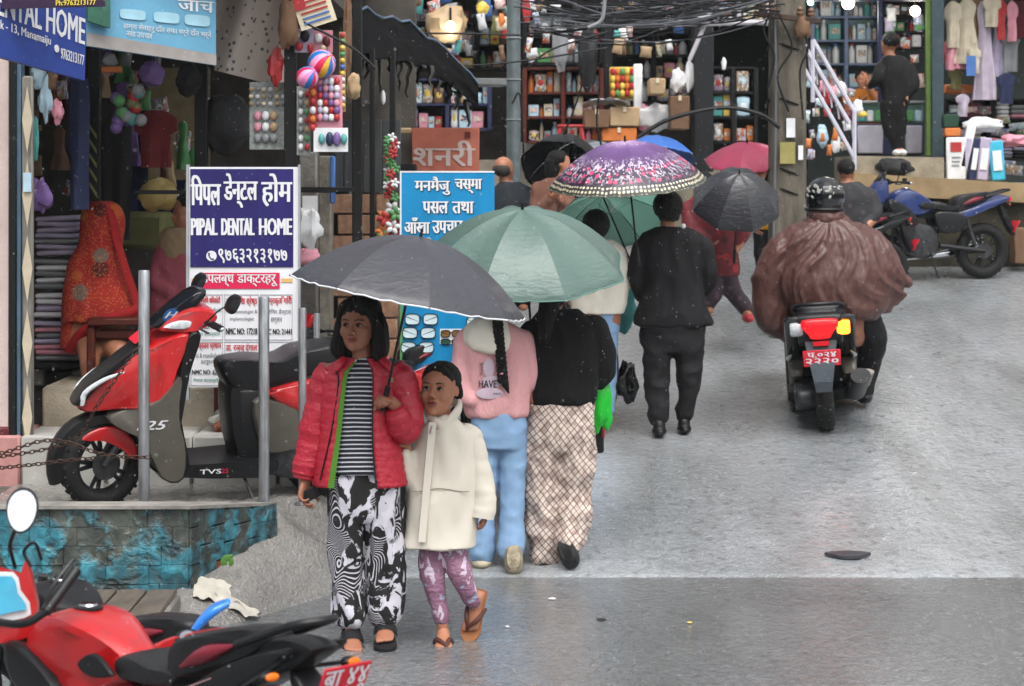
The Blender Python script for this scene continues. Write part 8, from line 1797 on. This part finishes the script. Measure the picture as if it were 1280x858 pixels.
walker('person in red coat and dark patterned trousers stepping forward under the small dark umbrella', 17.0, 880, 232, 34, 0, [(885, 245, 18, 14), (886, 262, 32, 18), (888, 290, 34, 20), (895, 325, 30, 20), (898, 345, 26, 18)], [[(888, 335, 0, 17), (890, 365, -4, 14), (886, 384, -6, 9)], [(904, 335, 0, 17), (915, 362, 4, 13), (934, 388, 6, 9)]], [[(862, 262, 0, 12), (864, 290, -12, 10), (880, 300, -22, 8)], [(912, 262, 0, 12), (926, 290, -4, 12), (920, 310, -10, 9)]], (m_dots('red_printed_coat', '#5f0c18', ['#3d0b12', '#8a1420'], 12, .3), m_dots('dark_print', '#2a1b26', ['#4a3240', '#1a1018'], 16, .3)), 180, gz=ground(1.5, 17.0))
g = Fig(17.0, 'x', 935, 400); bpy.data.objects.remove(g.T)
mb = MB(); mb.ell(P(935, 398, 16.95), (.045, .1, .035)); solo('red_shoe', mb, cm('red'), 'red shoe on the forward foot of the person in the red coat', 'shoe')
walker('person in bright yellow raincoat beside the utility pole', 18.4, 950, 215, 26, 0, [(951, 228, 14, 10), (951, 240, 21, 12), (951, 270, 23, 13), (951, 287, 23, 12)], [[(950, 290, 0, 9), (950, 330, 0, 7)], [(962, 290, 0, 9), (962, 330, 0, 7)]], [[(940, 240, 0, 7), (936, 265, -5, 6), (942, 280, -12, 5)], [(970, 240, 0, 7), (974, 265, -5, 6), (968, 280, -10, 5)]], (cloth('yellow_raincoat', '#c79412', .5), M_SUIT), 180, gz=ground(2, 18.4))
walker('balding man in dark grey jacket behind the optician board', 17.2, 630, 213, 34, 0, [(638, 228, 14, 10), (640, 240, 28, 14), (642, 262, 32, 16), (644, 300, 32, 17)], [[(636, 300, 0, 14), (636, 380, 0, 9)], [(654, 300, 0, 14), (654, 380, 0, 9)]], [[(618, 245, 0, 11), (612, 280, 0, 9), (622, 300, -10, 8)], [(664, 245, 0, 11), (668, 280, 0, 9), (662, 300, -10, 8)]], (cloth('slate_jacket', '#2c3138', .8), M_SUIT), 150, hair='bald', gz=ground(0, 17.2))
walker('woman in brown shawl beneath the black umbrella near the steel pole', 16.8, 700, 205, 34, 0, [(694, 222, 13, 11), (690, 238, 24, 15), (688, 262, 26, 16), (688, 300, 26, 16)], [[(682, 300, 0, 12), (682, 380, 0, 8)], [(696, 300, 0, 12), (696, 380, 0, 8)]], [[(672, 236, 0, 9), (670, 262, -8, 8), (686, 250, -16, 7)], [(708, 236, 0, 9), (712, 262, -8, 8), (700, 248, -16, 7)]], (cloth('brown_shawl', '#6b4a3e', .9), M_SUIT), 100, hair='long', gz=ground(0, 16.8))
walker('person in dark tartan jacket standing just behind the poncho rider', 17.6, 1058, 215, 32, 0, [(1062, 228, 14, 10), (1066, 240, 26, 14), (1068, 262, 28, 15), (1068, 290, 24, 15)], [[(1062, 290, 0, 11), (1062, 350, 0, 8)], [(1076, 290, 0, 11), (1076, 350, 0, 8)]], [[(1046, 245, 0, 10), (1042, 270, -5, 9), (1056, 280, -14, 7)], [(1088, 245, 0, 10), (1094, 268, -5, 9), (1084, 282, -14, 7)]], (m_dots('dark_tartan', '#1b1a1f', ['#3a3036', '#15151a'], 14, .25), M_JEAND), 165, gz=ground(2.5, 17.6))
walker('shop assistant in orange jumper leaning on the medicine counter', 22.4, 1078, 100, 25, 0, [(1080, 112, 10, 8), (1080, 120, 20, 10), (1078, 132, 24, 12), (1078, 160, 20, 12)], [], [[(1062, 120, 0, 7), (1058, 128, -12, 6), (1072, 126, -20, 5)], [(1096, 120, 0, 7), (1098, 128, -12, 6), (1088, 112, -14, 5)]], (cloth('orange_jumper', '#a5651f', .9), M_SUIT), 10, gz=2.2, hair='short')
walker('customer dressed all in black standing at the glass counter on the ledge', 21.2, 1112, 56, 30, 0, [(1116, 70, 12, 9), (1120, 82, 20, 12), (1122, 105, 22, 13), (1120, 124, 18, 12), (1118, 132, 16, 11)], [[(1112, 130, 0, 12), (1112, 160, 0, 9), (1122, 186, 0, 6)], [(1124, 130, 0, 12), (1124, 160, 0, 9), (1126, 186, 0, 6)]], [[(1102, 84, 0, 8), (1096, 100, -5, 7), (1088, 108, 10, 5)], [(1136, 86, 0, 9), (1142, 106, -5, 8), (1134, 118, -6, 6)]], (cloth('black_coat', '#0b0b0e', .8), M_BLKK), 200, gz=2.2)
for x in (1121, 1128):
    mb = MB(); mb.ell(P(x, 191, 21.15), (.04, .09, .03)); solo('white_shoe', mb, M_WHITEP, 'white shoe of the customer in black, %s foot' % ('nearer the counter' if x < 1125 else 'nearer the green post'), 'shoe')
# seated woman in the shawl
g = Fig(13.2, 'seated woman wrapped head to waist in a red and orange patterned shawl', 120, 440)
g.head(126, 285, 50, yaw=R(60), face=True); g.tor([(124, 310, 20, 16), (120, 340, 34, 22), (118, 400, 36, 28), (118, 430, 36, 34)]); g.limb([(130, 430, -20, 16), (150, 440, -60, 14), (152, 480, -60, 9)]); g.limb([(110, 430, -20, 16), (112, 445, -50, 14), (112, 480, -50, 9)]); g.make('body', SK2, .01, 3)
g.tor([(127, 252, 13, 13, 0), (127, 258, 22, 20, 0), (128, 274, 27, 24, 0), (127, 298, 27, 24, 2), (124, 312, 28, 24, 2), (120, 326, 35, 27, 1), (121, 350, 40, 29, 0), (126, 380, 47, 35, -2), (126, 402, 48, 36, -2)])
g.limb([(102, 360, -5, 20), (92, 400, -10, 14), (84, 432, -14, 9)], 5)
g.make('patterned_shawl', m_shawl(), .01, 4, folds(.013, (7, 7, 3), 61))
mb = MB(); mb.tube([g.p(*q) for q in ((134, 256, -14), (141, 275, -22), (146, 300, -20), (160, 345, -24), (170, 375, -24), (168, 388, -30), (130, 400, -42), (100, 418, -36), (86, 440, -26))], [6/g.s]*9, 8, sm=5, flat=.5); part('shawl_border', mb, mat('shawl_red_border', '#8f1418', .8), g.T, world=True)
g = Fig(13.6, 'seated person in dusty pink top and beige scarf beside the dental board', 225, 440)
g.head(234, 268, 46, yaw=R(-60), face=True); g.tor([(228, 292, 20, 15), (226, 310, 32, 20), (224, 360, 34, 24), (224, 420, 36, 30)]); g.make('body', SK2, .01, 3)
g.mb.ell(g.L(0, .09, .17), (.37*g.hk, .43*g.hk, .36*g.hk), g.hR); g.make('hair', HAIR, .009, 2)
g.tor([(226, 300, 24, 19), (224, 322, 34, 24), (222, 360, 36, 27), (222, 420, 40, 34)]); g.limb([(205, 325, -6, 13), (196, 352, -12, 12), (212, 366, -26, 9)], 4); g.make('pink_top', cloth('dusty_pink', '#8a4450', .85), .01, 4, folds(.01, (7, 7, 9), 71))
g.tor([(228, 285, 22, 18), (224, 298, 26, 22), (222, 320, 22, 24), (222, 328, 14, 20)]); g.make('beige_scarf', cloth('beige_scarf_wool', '#86735a', .95), .009, 4, folds(.008, (12, 12, 12), 1))
# more umbrellas
umbrella('small dark grey umbrella held before the red coat', P(924, 217, 16.33), P(920, 254, 16.5), .33, M_UDK, .3, P(918, 320, 16.7), sag=.03, scal=.08)
umbrella('pink red umbrella near the concrete utility pole', P(934, 179, 18.13), P(934, 202, 18.17), .34, M_UPK, .5, P(940, 260, 18.2), sag=.02)
umbrella('bright blue umbrella just visible behind the floral one', P(818, 171, 16.2), P(818, 200, 16.15), .30, M_UBL, .2, P(820, 300, 16.2), sag=.02)
umbrella('black umbrella tilted over the woman in brown', P(716, 177, 17.25), P(704, 214, 17.05), .33, mat('umbrella_black', '#141517', .5), .2, P(692, 290, 16.5), sag=.02)
umbrella('small grey umbrella behind the black one', P(748, 177, 17.2), P(748, 194, 17.2), .19, mat('umbrella_grey2', '#6d7278', .5), .2, P(750, 250, 17.2), sag=.02)
# ================================================================ RAIN AND HAZE
mb = MB()
for k in range(6000):
    y = random.uniform(5, 20); x = random.uniform(-.25, .25)*y; z = random.uniform(.3, 3.0); r = random.uniform(.0005, .0011); h = r*random.uniform(1.5, 3)
    n0 = len(mb.v); mb.v += [V((x+r, y, z)), V((x, y+r, z)), V((x-r, y, z)), V((x, y-r, z)), V((x, y, z+h)), V((x, y, z-h))]
    mb.f += [(n0+a, n0+b_, n0+4) for a, b_ in ((0, 1), (1, 2), (2, 3), (3, 0))]+[(n0+b_, n0+a, n0+5) for a, b_ in ((0, 1), (1, 2), (2, 3), (3, 0))]
me = bpy.data.meshes.new('rain'); me.from_pydata([tuple(v) for v in mb.v], [], mb.f); me.materials.append(mat('raindrop', '#c9d2d8', .1, var=0, spec=1))
ro = bpy.data.objects.new('rain', me); COL.objects.link(ro); tag(ro, 'light rain falling through the street as tiny drops', 'rain', kind='stuff')
mb = MB(); mb.box((0, 14, 2.3), (14, 32, 8.2)); hz_ = part('haze', mb, [], None, smooth=False)
m = bpy.data.materials.new('haze_air'); m.use_nodes = True; n = m.node_tree.nodes; n.clear(); out = n.new('ShaderNodeOutputMaterial'); pv = n.new('ShaderNodeVolumePrincipled')
pv.inputs['Color'].default_value = (.86, .92, .95, 1); pv.inputs['Density'].default_value = .0005; m.node_tree.links.new(pv.outputs[0], out.inputs['Volume'])
hz_.data.materials.append(m); tag(hz_, 'thin rainy haze filling the street', 'haze', kind='stuff')
